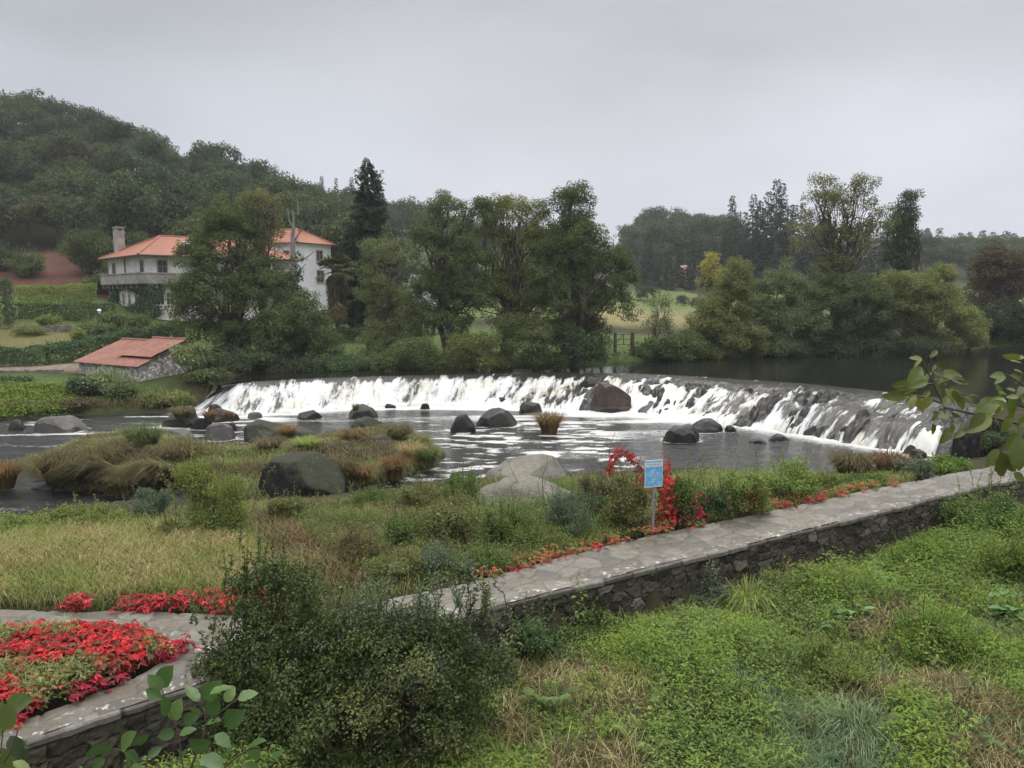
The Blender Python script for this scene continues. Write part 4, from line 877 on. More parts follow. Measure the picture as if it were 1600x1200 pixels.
# ---------------------------------------------------------------- far woods on the hills: every tree an object, meshes shared
def proto_broad(seed, m, leaf=.42):
    rng = np.random.default_rng(seed); ells = [(0, 0, 7.2, 3.6, 3.6, 3.6)] + [(3.0 * math.cos(a), 3.0 * math.sin(a), rng.uniform(5.2, 9.0), rng.uniform(1.3, 2.7), rng.uniform(1.3, 2.7), rng.uniform(1.2, 2.5)) for a in rng.uniform(0, 6.28, 8)]
    C = ell_clumps(ells, rng, 1.1, .85, .8); g = G(); clumps(g, C, 1.1 * rng.uniform(.5, 1.25, len(C)), rng, leaf, .34, 1.15, flat=.7, up=.55, out=.9)
    g.tube([[0, 0, -1.5], [.1, 0, 3], [0, .1, 8]], [.32, .24, .1], 6, mi=1); return g.build('forest_tree', [m, BARK], loc=(0, 0, 0))
protos = [proto_broad(10 + i, L[q]) for i, q in enumerate(('oak', 'oak', 'oak_warm', 'alder_dark', 'oak', 'oak_warm'))]
def proto_spruce(seed, H_=22, R0=4.0):
    rng = np.random.default_rng(seed); g = spruce(H_, R0, rng, 0.75, 34, 7, .2, lo=.12); g.tube([[0, 0, -1], [0, 0, H_ * .96]], [.28, .05], 6, mi=1); return g.build('conifer_tree', [L['conifer'], BARK], loc=(0, 0, 0))
sprotos = [proto_spruce(30), proto_spruce(31, 22, 3.2), proto_spruce(32, 22, 4.6)]
def proto_pine(seed):
    rng = np.random.default_rng(seed); g = G(); C = []
    for q in range(26):
        a = rng.uniform(0, 6.28); z = rng.uniform(7.5, 13.5); r_ = rng.uniform(.4, 3.2) * (1 - abs(z - 10) / 7); C.append((r_ * math.cos(a), r_ * math.sin(a), z)); g.tube(limb_path(np.array([0, 0, z - 1.2]), np.array(C[-1]), rng), np.linspace(.09, .02, 6), 4, mi=1)
    clumps(g, C, rng.uniform(.7, 1.5, 26), rng, .5, .22, 1.3, flat=.55, up=.6); g.tube([[0, 0, -1], [.2, 0, 6], [0, .1, 13]], [.28, .2, .05], 6, mi=1); return g.build('pine_tree', [L['conifer'], BARK], loc=(0, 0, 0))
pprotos = [proto_pine(40), proto_pine(41)]
rng = np.random.default_rng(5)
def plant_wood(spots, protos_, label, cat, group, smin, smax, used=set(), sink=1.6):
    for x, y in spots:
        p = protos_[rng.integers(len(protos_))]; s = rng.uniform(smin, smax); loc = on(x, y) - [0, 0, sink]; sc = (s * rng.uniform(.9, 1.12), s * rng.uniform(.9, 1.12), s * rng.uniform(.85, 1.18))
        if p.name not in used: used.add(p.name); o = p; o.location = loc; o.scale = sc; o.rotation_euler = (0, 0, rng.uniform(0, 6.28)); tag(o, label, cat, group)
        else:
            o = dup(p, loc, rng.uniform(0, 6.28), sc, label, group); o['category'] = cat
def poisson(n, x0, x1, y0, y1, dmin, ok):
    pts = []
    for _ in range(60000):
        if len(pts) >= n: break
        x, y = rng.uniform(x0, x1), rng.uniform(y0, y1)
        if ok(x, y) and all((x - a) ** 2 + (y - b) ** 2 > dmin * dmin for a, b in pts): pts.append((x, y))
    return pts
def ang(x, y): return 800 + 1200 * x / y
hillok = lambda x, y: -60 < ang(x, y) < 575 and y > (131 if ang(x, y) < 150 else 121) + .0 * x and (y < 250 + .2 * x or ang(x, y) > 380)
LAB_H = 'dark broadleaf tree in the dense wood covering the steep left hillside'
plant_wood(poisson(245, -180, -8, 121, 270, 6.6, hillok), protos, LAB_H, 'tree', 'broadleaf trees of the left hillside wood', .85, 1.35)
plant_wood(poisson(45, -60, 20, 275, 345, 8.5, lambda x, y: 500 < ang(x, y) < 860), protos, 'hazy broadleaf tree on the wooded ridge beyond the tall dark conifer', 'tree', 'trees of the hazy middle ridge', 1.1, 1.6, sink=5.5)
plant_wood([(float(Q(px, 400, Y)[0]), Y) for px, Y in ((506, 285), (517, 292), (528, 288), (540, 296), (552, 290))], sprotos, 'hazy conifer on the skyline behind the left hillside wood', 'conifer', 'conifers on the skyline behind the left hill', .7, .85)
plant_wood(poisson(38, 20, 100, 255, 360, 8.5, lambda x, y: 985 < ang(x, y) < 1135), protos, 'hazy broadleaf tree on the far slope left of the conifer stand', 'tree', 'trees of the far slope by the conifer stand', 1.15, 1.7)
plant_wood([(float(Q(px, 400, Y)[0]), Y) for px, Y in ((1012, 205), (1030, 210), (1046, 203), (1062, 214), (1080, 208), (1098, 214), (1116, 210))], sprotos, 'low dark conifer at the foot of the far slope above the pale meadow', 'conifer', 'conifers at the foot of the far slope', .55, .72)
plant_wood([(float(Q(px, 400, Y)[0]), Y) for px, Y in ((1132, 205), (1142, 216), (1152, 208), (1163, 222), (1174, 206), (1186, 214), (1197, 204), (1207, 220), (1218, 209), (1229, 217), (1240, 206), (1252, 214), (1263, 205), (1274, 218), (1285, 210), (1300, 216), (1318, 208), (1338, 216), (1356, 210), (1374, 217), (1137, 196), (1160, 192), (1182, 194), (1210, 193), (1233, 195))], sprotos, 'tall dark hazy conifer in the stand behind the right bank', 'conifer', 'conifers of the dark stand on the right', .92, 1.16)
plant_wood(poisson(60, 130, 260, 230, 340, 7.5, lambda x, y: 1380 < ang(x, y) < 1660), protos, 'hazy tree on the low wooded rise beyond the right bank', 'tree', 'trees of the low wooded rise at right', .9, 1.2)
plant_wood([(float(Q(px, 300, Y)[0]), Y) for px, Y in ((150, 222), (172, 226), (205, 224), (262, 232), (335, 236), (352, 234))], pprotos, 'umbrella topped pine poking above the left hillside skyline', 'pine', 'pines on the left hill skyline', .95, 1.15)
plant_wood(poisson(26, -45, 22, 128, 175, 6.5, lambda x, y: 590 < ang(x, y) < 925), protos, 'hazy hedgerow tree in the fields behind the riverside alders', 'tree', 'hedgerow trees behind the riverside alders', .38, .62)
plant_wood(poisson(22, 28, 100, 125, 170, 6.5, lambda x, y: 1010 < ang(x, y) < 1560), protos, 'hazy hedgerow tree in the fields behind the right bank bushes', 'tree', 'hedgerow trees behind the right bank', .3, .55)
# very distant wooded ridge, one mass
rng2 = np.random.default_rng(8); g = G()
for q in range(150):
    x = rng2.uniform(330, 720); y = 640 + rng2.uniform(0, 90); hh = rng2.uniform(12, 22); t_ = np.clip((x - 400) / 90, 0, 1) * np.clip((720 - x) / 120, .3, 1)
    spruce(hh, 4, rng2, 3.6, 8, .55, .2, g, (x, y, 34 + 12 * t_ + 8 * math.sin(x * .021)))
xs_ = np.linspace(300, 760, 70); ys_ = np.linspace(600, 780, 12); X_, Y_ = np.meshgrid(xs_, ys_)
g.grid(np.stack([X_, Y_, (34 + 12 * np.clip((X_ - 400) / 90, 0, 1) * np.clip((720 - X_) / 120, .3, 1) + 8 * np.sin(X_ * .021)) * sm(600, 650, Y_) + 6], -1))
tag(g.build('far_wood', L['conifer']), 'very faint wooded ridge on the far right horizon', kind='stuff')

# ---------------------------------------------------------------- the trees and bushes of the far bank, one by one
tree('alder_tree', 'broad bushy alder hiding the middle of the manor house, tallest of the left bank clump', [(360, 375, 60, 88), (330, 460, 62, 84), (405, 460, 60, 78), (340, 530, 66, 54), (298, 470, 34, 56), (410, 530, 60, 50), (310, 400, 30, 45)], 64, (370, 300), L['alder'], 101, cov=1.5, dens=1.15, ntr=2)
tree('alder_tree', 'slender thin crowned alder with a dark ivied trunk beside the grey house', [(405, 325, 36, 46), (425, 370, 30, 40), (385, 355, 25, 35), (430, 435, 26, 30)], 66, (424, 285), L['olive'], 102, cov=.8, dens=.7, limbs=40, tr=.26)
tree('alder_tree', 'rounded green riverside tree under the grey house wall', [(480, 515, 48, 52), (440, 525, 50, 56), (508, 545, 30, 36), (470, 475, 30, 28)], 62.5, (470, 460), L['alder'], 103, ntr=2, cov=1.5, dens=1.1)
tree('river_bush', 'dark bush overhanging the river below the broad alder', [(330, 570, 50, 25), (400, 565, 60, 28), (470, 575, 45, 20)], 60.3, (400, 540), L['alder_dark'], 104, ntr=2, cov=1.6, cat='bush', limbs=12, dens=1.2)
# dead ivied trunk
rng = np.random.default_rng(77); b = on(float(Q(462, 540, 63)[0]), 63.0); o = E('dead_tree', b, 'dead tree with bare pale top and forked stubs rising from an ivied trunk', 'tree'); g = G()
q = [Q(x, y, 63) for x, y in ((464, 560), (463, 470), (459, 420), (457, 370), (459, 345), (457, 328))]; g.tube([b - [0, 0, .3]] + q[1:], [.34, .30, .24, .17, .10, .03], 7)
for l in (((458, 380), (470, 360), (474, 352)), ((460, 358), (452, 346), (449, 325)), ((459, 345), (466, 335), (465, 312)), ((461, 410), (480, 402), (492, 392)), ((459, 402), (448, 388)), ((462, 430), (478, 412))): g.tube([Q(x, y, 63 + rng.uniform(-.4, .4)) for x, y in l], np.linspace(.09, .02, len(l)), 5)
g.build('trunk', BARK_PALE, o); g = G(); zz = rng.uniform(0, 1, 90); C = np.array([Q(463 - 4 * t + rng.normal() * 7, 560 - 165 * t, 63 + rng.normal() * .4) for t in zz]); clumps(g, C, .42 * (1.25 - .6 * zz), rng, .19, .33, 1.5); g.build('ivy', L['ivy'], o)
# big conifer
rng = np.random.default_rng(78); b = on(float(Q(580, 540, 84)[0]), 84.0); o = E('dark_conifer', b, 'tall dark conifer rising above everything beside the palm', 'conifer'); top = float(Q(580, 246, 84)[2]); hh = top - b[2]; g = G(); g.tube([b - [0, 0, .5], b + [0, 0, hh * .97]], [.5, .06], 8); g.build('trunk', BARK, o)
g = G(); spruce(hh, 4.7, rng, .45, 62, 26, .2, g, b, lo=.06, power=.8)
for q in range(26):
    t = rng.uniform(.45, .93); a = rng.uniform(0, 6.28); r_ = 3.2 * (1 - t) ** .7 + .3; tip = b + np.array([r_ * math.cos(a), r_ * math.sin(a), t * hh + .9]); clumps(g, [tip, tip - [0, 0, .7], tip * .75 + (b + [0, 0, t * hh]) * .25 - [0, 0, .3]], .42, rng, .4, .2, 1.3)
g.build('crown', L['conifer'], o)
# palm
rng = np.random.default_rng(79); b = on(float(Q(528, 540, 78)[0]), 78.0); o = E('palm_tree', b, 'fan palm with a shaggy skirt of dead brown fronds beside the grey house', 'palm'); ct = Q(525, 425, 78); g = G(); g.tube([b - [0, 0, .3], (b + ct) / 2 + [.1, 0, 0], ct], [.30, .26, .24], 8); g.build('trunk', BARK, o)
def fan(g, c, d, r_, n=11, w=.10, a=.5, droop=.3):
    d = unit(np.asarray(d)[None])[0]; sdv = unit(np.cross(d, [0, 0, 1.0])[None])[0]; an = np.linspace(-1.25, 1.25, n); D = np.cos(an)[:, None] * d + np.sin(an)[:, None] * sdv; g.leaves(np.repeat(c[None], n, 0), D, np.repeat(np.cross(sdv, d)[None], n, 0), r_, w, .03, droop, np.clip(a + rng.uniform(-.3, .3, n), 0, 1))
g = G(); g2 = G(); gs = G()
for q in range(42):
    a = rng.uniform(0, 6.28); e_ = rng.uniform(-.35, 1.2); d = np.array([math.cos(a) * math.cos(e_), math.sin(a) * math.cos(e_), math.sin(e_)]); c = ct + d * 1.25; fan(g, c, d, 1.15); gs.tube([ct, ct + d * .7 + [0, 0, .1], c], [.04, .03, .02], 4)
g.build('fronds', L['palm'], o); gs.build('frond_stalks', L['palm'], o)
for q in range(46):
    a = rng.uniform(0, 6.28); z = rng.uniform(.3, 4.0); d = np.array([math.cos(a) * .35, math.sin(a) * .35, -1]); fan(g2, ct + np.array([math.cos(a) * .45, math.sin(a) * .45, -z]), d, 1.1, 7, .12)
g2.build('dead_fronds', L['brown'], o)
tree('willow_tree', 'pale grey green willow standing in front of the dark conifer', [(600, 410, 38, 44), (615, 480, 50, 58), (580, 455, 28, 46), (625, 535, 48, 46), (645, 500, 28, 46), (590, 540, 36, 42)], 66, (606, 372), L['willow'], 105, cov=1.0, dens=.95, leaf=.19, w=.2, ntr=3, hang=.5)
tree('alder_tree', 'open alder with sky showing through, left one of the middle bank group', [(700, 335, 42, 38), (670, 385, 34, 54), (715, 400, 40, 56), (748, 345, 30, 38), (690, 455, 50, 50), (740, 465, 42, 52), (700, 510, 50, 40), (665, 460, 30, 50), (750, 415, 30, 40)], 65, (705, 305), L['alder'], 106, cov=1.3, dens=1.0, limbs=60, ntr=2)
tree('alder_tree', 'yellowing alder with a dark forked trunk, middle one of the bank group', [(800, 335, 48, 42), (772, 375, 36, 46), (830, 390, 40, 58), (805, 445, 48, 54), (765, 330, 24, 30), (848, 345, 24, 36), (770, 470, 40, 45), (840, 480, 45, 45), (800, 510, 50, 35)], 66, (790, 300), L['olive'], 107, cov=1.1, dens=.95, limbs=70, ntr=2, tr=.34)
tree('alder_tree', 'tall dark full crowned alder leaning towards the meadow gate', [(893, 325, 40, 44), (897, 362, 46, 34), (900, 395, 58, 58), (940, 420, 50, 50), (880, 460, 64, 58), (950, 475, 54, 42), (978, 425, 24, 42), (900, 520, 60, 44), (855, 420, 30, 50)], 64, (890, 290), L['alder'], 108, cov=1.4, dens=1.1, limbs=60, ntr=3, tr=.32, v0=.42)
for args in (
    ('yellow green bush at the river edge under the open alder', [(740, 545, 46, 32), (760, 570, 40, 16), (720, 565, 30, 18)], 60.5, (740, 515), 'olive', 110),
    ('dark green bush below the forked alder trunk', [(825, 535, 50, 35), (850, 565, 40, 18), (800, 510, 30, 25)], 61.0, (825, 505), 'alder', 111),
    ('shadowy bush at the foot of the tall dark alder', [(910, 550, 45, 25), (885, 530, 35, 30)], 61.5, (905, 520), 'alder_dark', 112),
    ('leafy bush under the grey green willow', [(640, 555, 48, 28), (610, 568, 40, 18), (670, 565, 32, 20)], 60.8, (640, 525), 'alder', 113),
    ('low green bank bush between the willow and the round riverside tree', [(545, 570, 45, 14), (510, 572, 30, 15)], 60.4, (540, 552), 'hedge', 114)):
    tree('river_bush', args[0], args[1], args[2], args[3], L[args[4]], args[5], cat='bush', ntr=2, limbs=14, cov=1.4, dens=1.15)
tree('sapling', 'young thin leaved sapling on the bank right of the gate', [(1030, 480, 22, 34), (1018, 510, 18, 22), (1045, 512, 18, 24)], 70, (1030, 448), L['willow'], 120, cov=.7, dens=.6, limbs=30, cr=.5, tr=.09, ntr=3)
tree('yellow_tree', 'small golden yellow tree standing on the meadow edge', [(1111, 415, 19, 24), (1105, 440, 16, 18), (1122, 432, 15, 22)], 84, (1110, 388), L['yellow'], 121, cov=.9, dens=.8, leaf=.24, cr=.6, tr=.1, ntr=3)
for args in (
    ('river_bush', 'rounded yellow green willow bush, first large one right of the sapling', [(1140, 480, 42, 60), (1112, 510, 46, 44), (1150, 530, 48, 32), (1150, 440, 30, 36), (1090, 530, 32, 28), (1120, 550, 50, 16)], 72, (1135, 408), 'olive', 122, {}),
    ('river_bush', 'grey green rounded bush between the willow bush and the tallest right bank tree', [(1218, 460, 46, 50), (1240, 510, 48, 46), (1192, 500, 38, 48), (1215, 545, 60, 20), (1180, 540, 40, 22)], 75, (1215, 412), 'willow', 123, dict(v0=.25)),
    ('alder_tree', 'tallest right bank tree with a loose yellow green crown', [(1290, 320, 44, 42), (1340, 310, 34, 38), (1270, 370, 38, 48), (1330, 380, 48, 50), (1375, 350, 22, 40), (1310, 430, 45, 40), (1285, 285, 22, 18), (1350, 285, 20, 16)], 80, (1312, 268), 'olive', 124, dict(cov=.85, dens=.72, limbs=70, tr=.36, ntr=2, leaf=.19, cr=.7)),
    ('dark_tree', 'dark ivy clad tree with a tufted top beside the tallest right bank tree', [(1412, 335, 24, 28), (1410, 355, 24, 26), (1408, 375, 29, 38), (1425, 310, 15, 14), (1400, 410, 24, 26)], 86, (1412, 304), 'alder_dark', 125, dict(cov=1.2, leaf=.2, cr=.66, limbs=30)),
    ('river_bush', 'dusky mixed bush below the tallest right bank tree', [(1300, 490, 55, 50), (1340, 520, 60, 38), (1275, 530, 46, 32), (1320, 455, 52, 36), (1350, 480, 50, 45), (1260, 480, 30, 40)], 77, (1310, 440), 'alder', 126, dict(v0=.4)),
    ('river_bush', 'broad light green bush beneath the dark ivy clad tree', [(1398, 460, 50, 46), (1440, 475, 50, 54), (1475, 500, 48, 46), (1400, 515, 56, 36), (1470, 440, 26, 32), (1505, 515, 34, 34), (1450, 535, 70, 20)], 79, (1430, 412), 'olive', 127, dict(v0=.62)),
    ('river_bush', 'low dark bush trailing over the still water on the right bank', [(1370, 543, 55, 14), (1300, 546, 55, 13), (1430, 542, 50, 12), (1240, 550, 50, 12)], 75.5, (1340, 530), 'alder_dark', 128, {}),
    ('russet_tree', 'reddish brown autumn tree at the right edge of the far bank', [(1555, 420, 38, 40), (1590, 440, 40, 45), (1540, 460, 28, 40), (1620, 420, 40, 40)], 92, (1560, 378), 'russet', 129, dict(leaf=.28, cr=.8, limbs=50, ntr=2)),
    ('river_bush', 'dark green bush under the russet autumn tree', [(1575, 500, 52, 46), (1540, 510, 38, 34), (1620, 505, 50, 45), (1690, 490, 60, 60), (1590, 530, 70, 18)], 90, (1580, 455), 'alder_dark', 130, dict(leaf=.27, cr=.8)),
    ('river_bush', 'ochre brown bush dipping to the water at the end of the light green bush', [(1505, 525, 28, 22), (1525, 530, 18, 15)], 81, (1505, 500), 'olive', 131, dict(v0=.8)),
    ('river_bush', 'low scrubby bush at the sapling foot by the gate', [(1040, 545, 40, 22), (1075, 542, 36, 24), (1010, 552, 30, 12)], 69, (1050, 520), 'alder', 132, {})):
    kw = dict(ntr=2, limbs=22, cov=1.6, dens=1.35, leaf=.18, cr=.66); kw.update(args[7]); kw['cat'] = 'tree' if args[0].endswith('tree') else 'bush'
    nm, lb, el_, Y_, tp_, ml_, sd_, _k = args
    tree(nm, lb, el_, Y_, tp_, L[ml_], sd_, **kw)
# ---------------------------------------------------------------- garden on the left bank
gpx = lambda l, Y=None: [tuple(Q(p[0], p[1], p[2])) for p in l]
hedge('hedge', 'bright yellow green clipped hedge, upper one on the garden terraces', gpx([(24, 475, 88), (90, 473, 89), (152, 470, 91)]), 1.6, 1.9, L['hedge_yellow'], 201, follow=False)
hedge('hedge', 'dark green clipped hedge with a rounded top below the yellow green one', gpx([(24, 503, 83), (80, 502, 83.5), (142, 500, 84)]), 1.6, 1.85, L['hedge'], 202, follow=False)
hedge('hedge', 'short dark hedge end beside the ivy covered house corner', gpx([(142, 500, 86), (176, 498, 88)]), 1.4, 1.7, L['ivy'], 203, follow=False)
hedge('hedge', 'tall ivy smothered wall end at the left edge of the garden', gpx([(-30, 520, 79), (10, 520, 79.5), (24, 519, 80)]), 2.2, 5.4, L['ivy'], 204, follow=False, rough=.12)
hedge('hedge', 'long dark ivy hedge sloping along the track above the mill', gpx([(-70, 582, 60), (0, 581, 60.5), (80, 578, 62), (150, 562, 66), (212, 545, 70)]), 1.5, 1.85, L['ivy'], 205, follow=False)
hedge('hedge', 'low dark green bank hedge below the track on the left', gpx([(-60, 608, 53), (0, 608, 53), (52, 606, 54)]), 1.1, .75, L['hedge'], 206, follow=False)
hedge('hedge', 'trimmed dark hedge in the far garden under the palm', gpx([(530, 533, 76), (575, 532, 76)]), 1.2, 1.2, L['alder_dark'], 207, follow=False)
for nm, lb, pts, h_ in (('garden_wall', 'low rubble wall edging the track above the left bank', [(-40, 590, 57), (30, 590, 57.5), (96, 588, 58)], .55), ('garden_wall', 'low stone terrace wall behind the straw coloured lawn', [(25, 524, 78), (112, 522, 79)], .9)):
    g = G(); q = resample(np.array(gpx(pts)), 24); d_ = unit(np.gradient(q[:, :2], axis=0))
    for a, d in zip(q, d_): g.box((a[0], a[1], a[2] + h_ / 2 - .1), (np.linalg.norm(q[1] - q[0]) * .98, .45, h_ + .2 + .06 * math.sin(a[0] * 7)), rz=math.atan2(d[1], d[0]))
    tag(g.build(nm, M_DARKW, loc=q[0]), lb, 'wall')
def at_px(px, py, Y): p = Q(px, py, Y); return on(p[0], Y)
S_ = [('garden_tree', 'light green spreading tree behind the tall chimney', 170, 112, 6.3, 7.6, 'alder', 211, .28, 'tree'),
 ('shrub', 'dark round shrub under the light green tree at the house end', 166, 104, 3.0, 3.2, 'hedge', 212, .24, 'shrub'),
 ('shrub', 'round green shrub on the bare red slope', 48, 110, 3.4, 3.8, 'alder', 213, .24, 'shrub'),
 ('shrub', 'second green shrub at the far left of the red slope', 8, 112, 3.6, 4.4, 'alder_dark', 214, .24, 'shrub'),
 ('shrub', 'feathery golden dwarf conifer at the end of the lawn', 121, 70, .85, 1.9, 'hedge_yellow', 215, .15, 'shrub'),
 ('shrub', 'small round green shrub on the straw coloured lawn', 90, 67, 1.5, 1.2, 'herb', 216, .15, 'shrub'),
 ('shrub', 'little yellow green shrub below the dark clipped hedge', 78, 80, 1.3, 1.5, 'lime', 217, .16, 'shrub'),
 ('shrub', 'loose green shrub below the lamp post', 152, 74, 2.3, 2.2, 'alder', 218, .2, 'shrub'),
 ('shrub', 'broad green shrub under the ivy clad house front', 195, 77, 3.2, 2.7, 'alder', 219, .2, 'shrub'),
 ('shrub', 'dark green shrub mass between the mill roof and the broad alder', 250, 70, 3.6, 3.0, 'alder_dark', 220, .2, 'shrub'),
 ('shrub', 'low flower bed bush in front of the terrace wall', 45, 77, 2.2, .8, 'olive', 221, .16, 'shrub')]
for nm, lb, px, Y, rx, rz, m_, sd_, lf, ct_ in S_: shrub(nm, lb, at_px(px, 500, Y), rx, rz, L[m_], sd_, leaf=lf, cr=max(.3, rx * .2), cat=ct_, cov=1.5, dens=1.2)
B_ = [('dusty grey green bush covering the mill front', 165, 632, 80, 54, 51, 'willow', 231), ('fresh green bush in front of the mill corner', 198, 645, 54, 52, 50, 'alder', 232), ('yellow brown brambles below the mill gable', 258, 648, 90, 40, 49.5, 'olive', 233),
 ('tall loose willow bush between the mill and the cascade', 305, 618, 72, 96, 54.5, 'willow', 234), ('dark bush at the mill front left corner', 133, 638, 45, 48, 50.5, 'alder_dark', 235), ('rusty brown brambles at the water edge under the mill bushes', 128, 648, 60, 22, 48, 'russet', 236),
 ('low green scrub on the bank beside the left end of the weir', 325, 622, 70, 34, 53.5, 'alder', 237), ('dark ivy bush behind the chute at the left weir end', 372, 590, 120, 40, 57.6, 'alder_dark', 238), ('rough olive scrub between the mill gable and the weir crest', 318, 600, 70, 40, 56.5, 'alder', 239)]
for lb, px, pyb, wpx, hpx, Y, m_, sd_ in B_:
    k = Y / 1200; c = Q(px, pyb, Y); z = float(H(np.array([c[0]]), np.array([Y]))[0]); hz = float(Q(px, pyb - hpx, Y)[2]) - z; shrub('shrub', lb, (c[0], Y, z), wpx * k / 2, max(hz, .6), L[m_], sd_, leaf=.17, cr=.42, cov=1.5, dens=1.3, hang=.2)
# ivy on the house front
g = G(); rng = np.random.default_rng(240)
for px, py, rx, ry, n in ((181, 462, 6, 20, 1300), (190, 447, 8, 4, 400), (222, 449, 18, 7, 1100), (229, 468, 11, 18, 1600), (186, 482, 12, 8, 700), (243, 455, 8, 14, 900), (212, 482, 12, 8, 700), (236, 484, 14, 8, 800)):
    f_ = fl if px < 232 else fr; uv = [f_.hit(px + rx * a, py + ry * b) for a, b in rng.normal(size=(n, 2)) * .5]; P = np.array([f_.at(u, z, rng.uniform(.05, .45)) for u, z in uv]); g.leaves(P, rdir(rng, n) * .5 - [0, 0, 1], unit(f_.n + rdir(rng, n) * .6), .26 * rng.uniform(.6, 1.2, n), .4, .1, .1, rng.uniform(0, 1, n))
tag(g.build('ivy', L['ivy'], loc=(*c0, HB)), 'dark ivy climbing the ground floor of the manor house around its arches', 'ivy')
p = Q(155, 487, 82.0); b = on(p[0], 82.0); lp = E('lamp_post', b, 'white garden lantern on a short dark post before the house', 'lamp post'); g = G(); g.tube([b - [0, 0, .2], [p[0], 82, p[2] - .25]], .06, 8); g.box((p[0], 82, p[2] - .25), (.35, .35, .06)); g.build('post', M_IRON, lp)
g = G(); V = []
for r_, z in ((.11, -.16), (.19, .09), (.24, .10), (.15, .23), (.02, .30)): V.append([[p[0] + r_ * math.cos(a), 82 + r_ * math.sin(a), p[2] + z] for a in np.linspace(0, 6.283, 8, endpoint=False)])
g.grid(np.array(V), wrap=True); g.build('lantern', M_LAMPG, lp)
# meadow fence and gate
gt = E('gate', on(float(Q(968, 540, 69)[0]), 69.0), 'rusty iron field gate with a diagonal brace between weathered posts', 'gate'); k = 69 / 1200
def post(px, pyt, pyb, r_, Y, par, m, nm='post'):
    a = Q(px, pyb, Y); b = Q(px, pyt, Y); g = G(); g.tube([[a[0], Y, a[2] - .5], [a[0], Y, b[2]], [a[0], Y, b[2] + .02]], [r_, r_ * .9, .01], 7); return g.build(nm, m, par)
M_RUST = plain('rusty_brown', (.12, .05, .03), .8, .4, 8)
for px, r_, m_ in ((961, .16, M_POST), (988, .2, M_RUST)): post(px, 519, 541, r_, 69.0, gt, m_)
g = G()
for pts in (((961, 523), (988, 522)), ((961, 538), (988, 538)), ((961, 530), (988, 530)), ((974, 522), (974, 539)), ((962, 537), (974, 523))): g.tube([Q(*q, 69.0) for q in pts], .035, 5)
g.build('gate_frame', M_IRON, gt)
for i, (px, yt, yb, Y) in enumerate(((925, 519, 541, 68.5), (940, 526, 543, 68.7), (696, 529, 550, 66), (575, 521, 552, 66.5), (905, 524, 542, 69.5))):
    p = Q(px, yb, Y); o = post(px, yt, yb, .14, Y, None, M_POST, 'fence_post'); o['label'] = ('weathered wooden post left of the field gate', 'thin stake leaning by the gate brace', 'dark fence post under the open alder', 'weathered post in front of the far garden hedge', 'half hidden post under the dark tall alder')[i]; o['category'] = 'fence post'; o['group'] = 'posts of the meadow fence'
    if i == 1: pass

# ---------------------------------------------------------------- boulders
def rock_mat(name, cols, moss=0.0, rough=.5, lich=0.0, mosscol=(.030, .034, .012)):
    m, nt, b = mat(name); tcn = NN(nt, 'ShaderNodeTexCoord'); ge = NN(nt, 'ShaderNodeNewGeometry'); oi = NN(nt, 'ShaderNodeObjectInfo')
    vec = NN(nt, 'ShaderNodeVectorMath', operation='ADD', i_0=tcn.outputs['Object']); cb = NN(nt, 'ShaderNodeCombineXYZ', i_0=M_(nt, 'MULTIPLY', oi.outputs['Random'], 37.0)); nt.links.new(cb.outputs[0], vec.inputs[1])
    n1 = NN(nt, 'ShaderNodeTexNoise', i_Vector=vec.outputs[0], i_Scale=1.4, i_Detail=9, i_Roughness=.7); n2 = NN(nt, 'ShaderNodeTexNoise', i_Vector=vec.outputs[0], i_Scale=16, i_Detail=6, i_Roughness=.75); n3 = NN(nt, 'ShaderNodeTexNoise', i_Vector=vec.outputs[0], i_Scale=3.5, i_Detail=7, i_Roughness=.7)
    c = ramp(nt, n1.outputs[0], [(.3, cols[0]), (.52, cols[1]), (.72, cols[2])]); c = mixc(nt, 1.0, c, ramp(nt, n2.outputs[0], [(.25, .6), (.75, 1.4)]), 'MULTIPLY')
    if lich: c = mixc(nt, M_(nt, 'MULTIPLY', ramp(nt, n3.outputs[0], [(.56, 0), (.60, 1)]), lich), c, (.13, .13, .11))
    if moss:
        sp2 = NN(nt, 'ShaderNodeSeparateXYZ', i_0=ge.outputs['Normal']); f = M_(nt, 'ADD', M_(nt, 'MULTIPLY', sp2.outputs[2], .55), M_(nt, 'MULTIPLY', n3.outputs[0], .9))
        c = mixc(nt, M_(nt, 'MULTIPLY', ramp(nt, f, [(.62, 0), (.82, 1)]), moss), c, ramp(nt, n2.outputs[0], [(.3, mosscol), (.7, tuple(q * 2.6 for q in mosscol))]))
    nt.links.new(c, b.inputs['Base Color']); b.inputs['Roughness'].default_value = rough; b.inputs['Specular IOR Level'].default_value = .22
    bp = NN(nt, 'ShaderNodeBump', i_Strength=1.0, i_Distance=.10, i_Height=M_(nt, 'ADD', n1.outputs[0], M_(nt, 'MULTIPLY', n2.outputs[0], .25))); nt.links.new(bp.outputs[0], b.inputs['Normal']); return m
RM = {'grey': rock_mat('grey_river_rock', [(.045, .041, .038), (.080, .074, .07), (.12, .112, .105)], 0, .5), 'dark': rock_mat('wet_dark_rock', [(.010, .009, .008), (.024, .021, .018), (.052, .046, .040)], .0, .38), 'brown': rock_mat('brown_rock', [(.022, .016, .012), (.050, .036, .028), (.085, .062, .048)], 0, .45),
      'moss': rock_mat('mossy_rock', [(.016, .014, .012), (.032, .029, .026), (.055, .05, .045)], .7, .7, .4, (.018, .020, .009)), 'mossdark': rock_mat('dark_mossy_rock', [(.004, .0036, .003), (.009, .008, .0065), (.028, .025, .021)], .6, .75, .3, (.018, .020, .008)), 'granite': rock_mat('pale_granite', [(.12, .105, .09), (.20, .185, .165), (.27, .255, .23)], .35, .8, .3, (.045, .042, .022))}
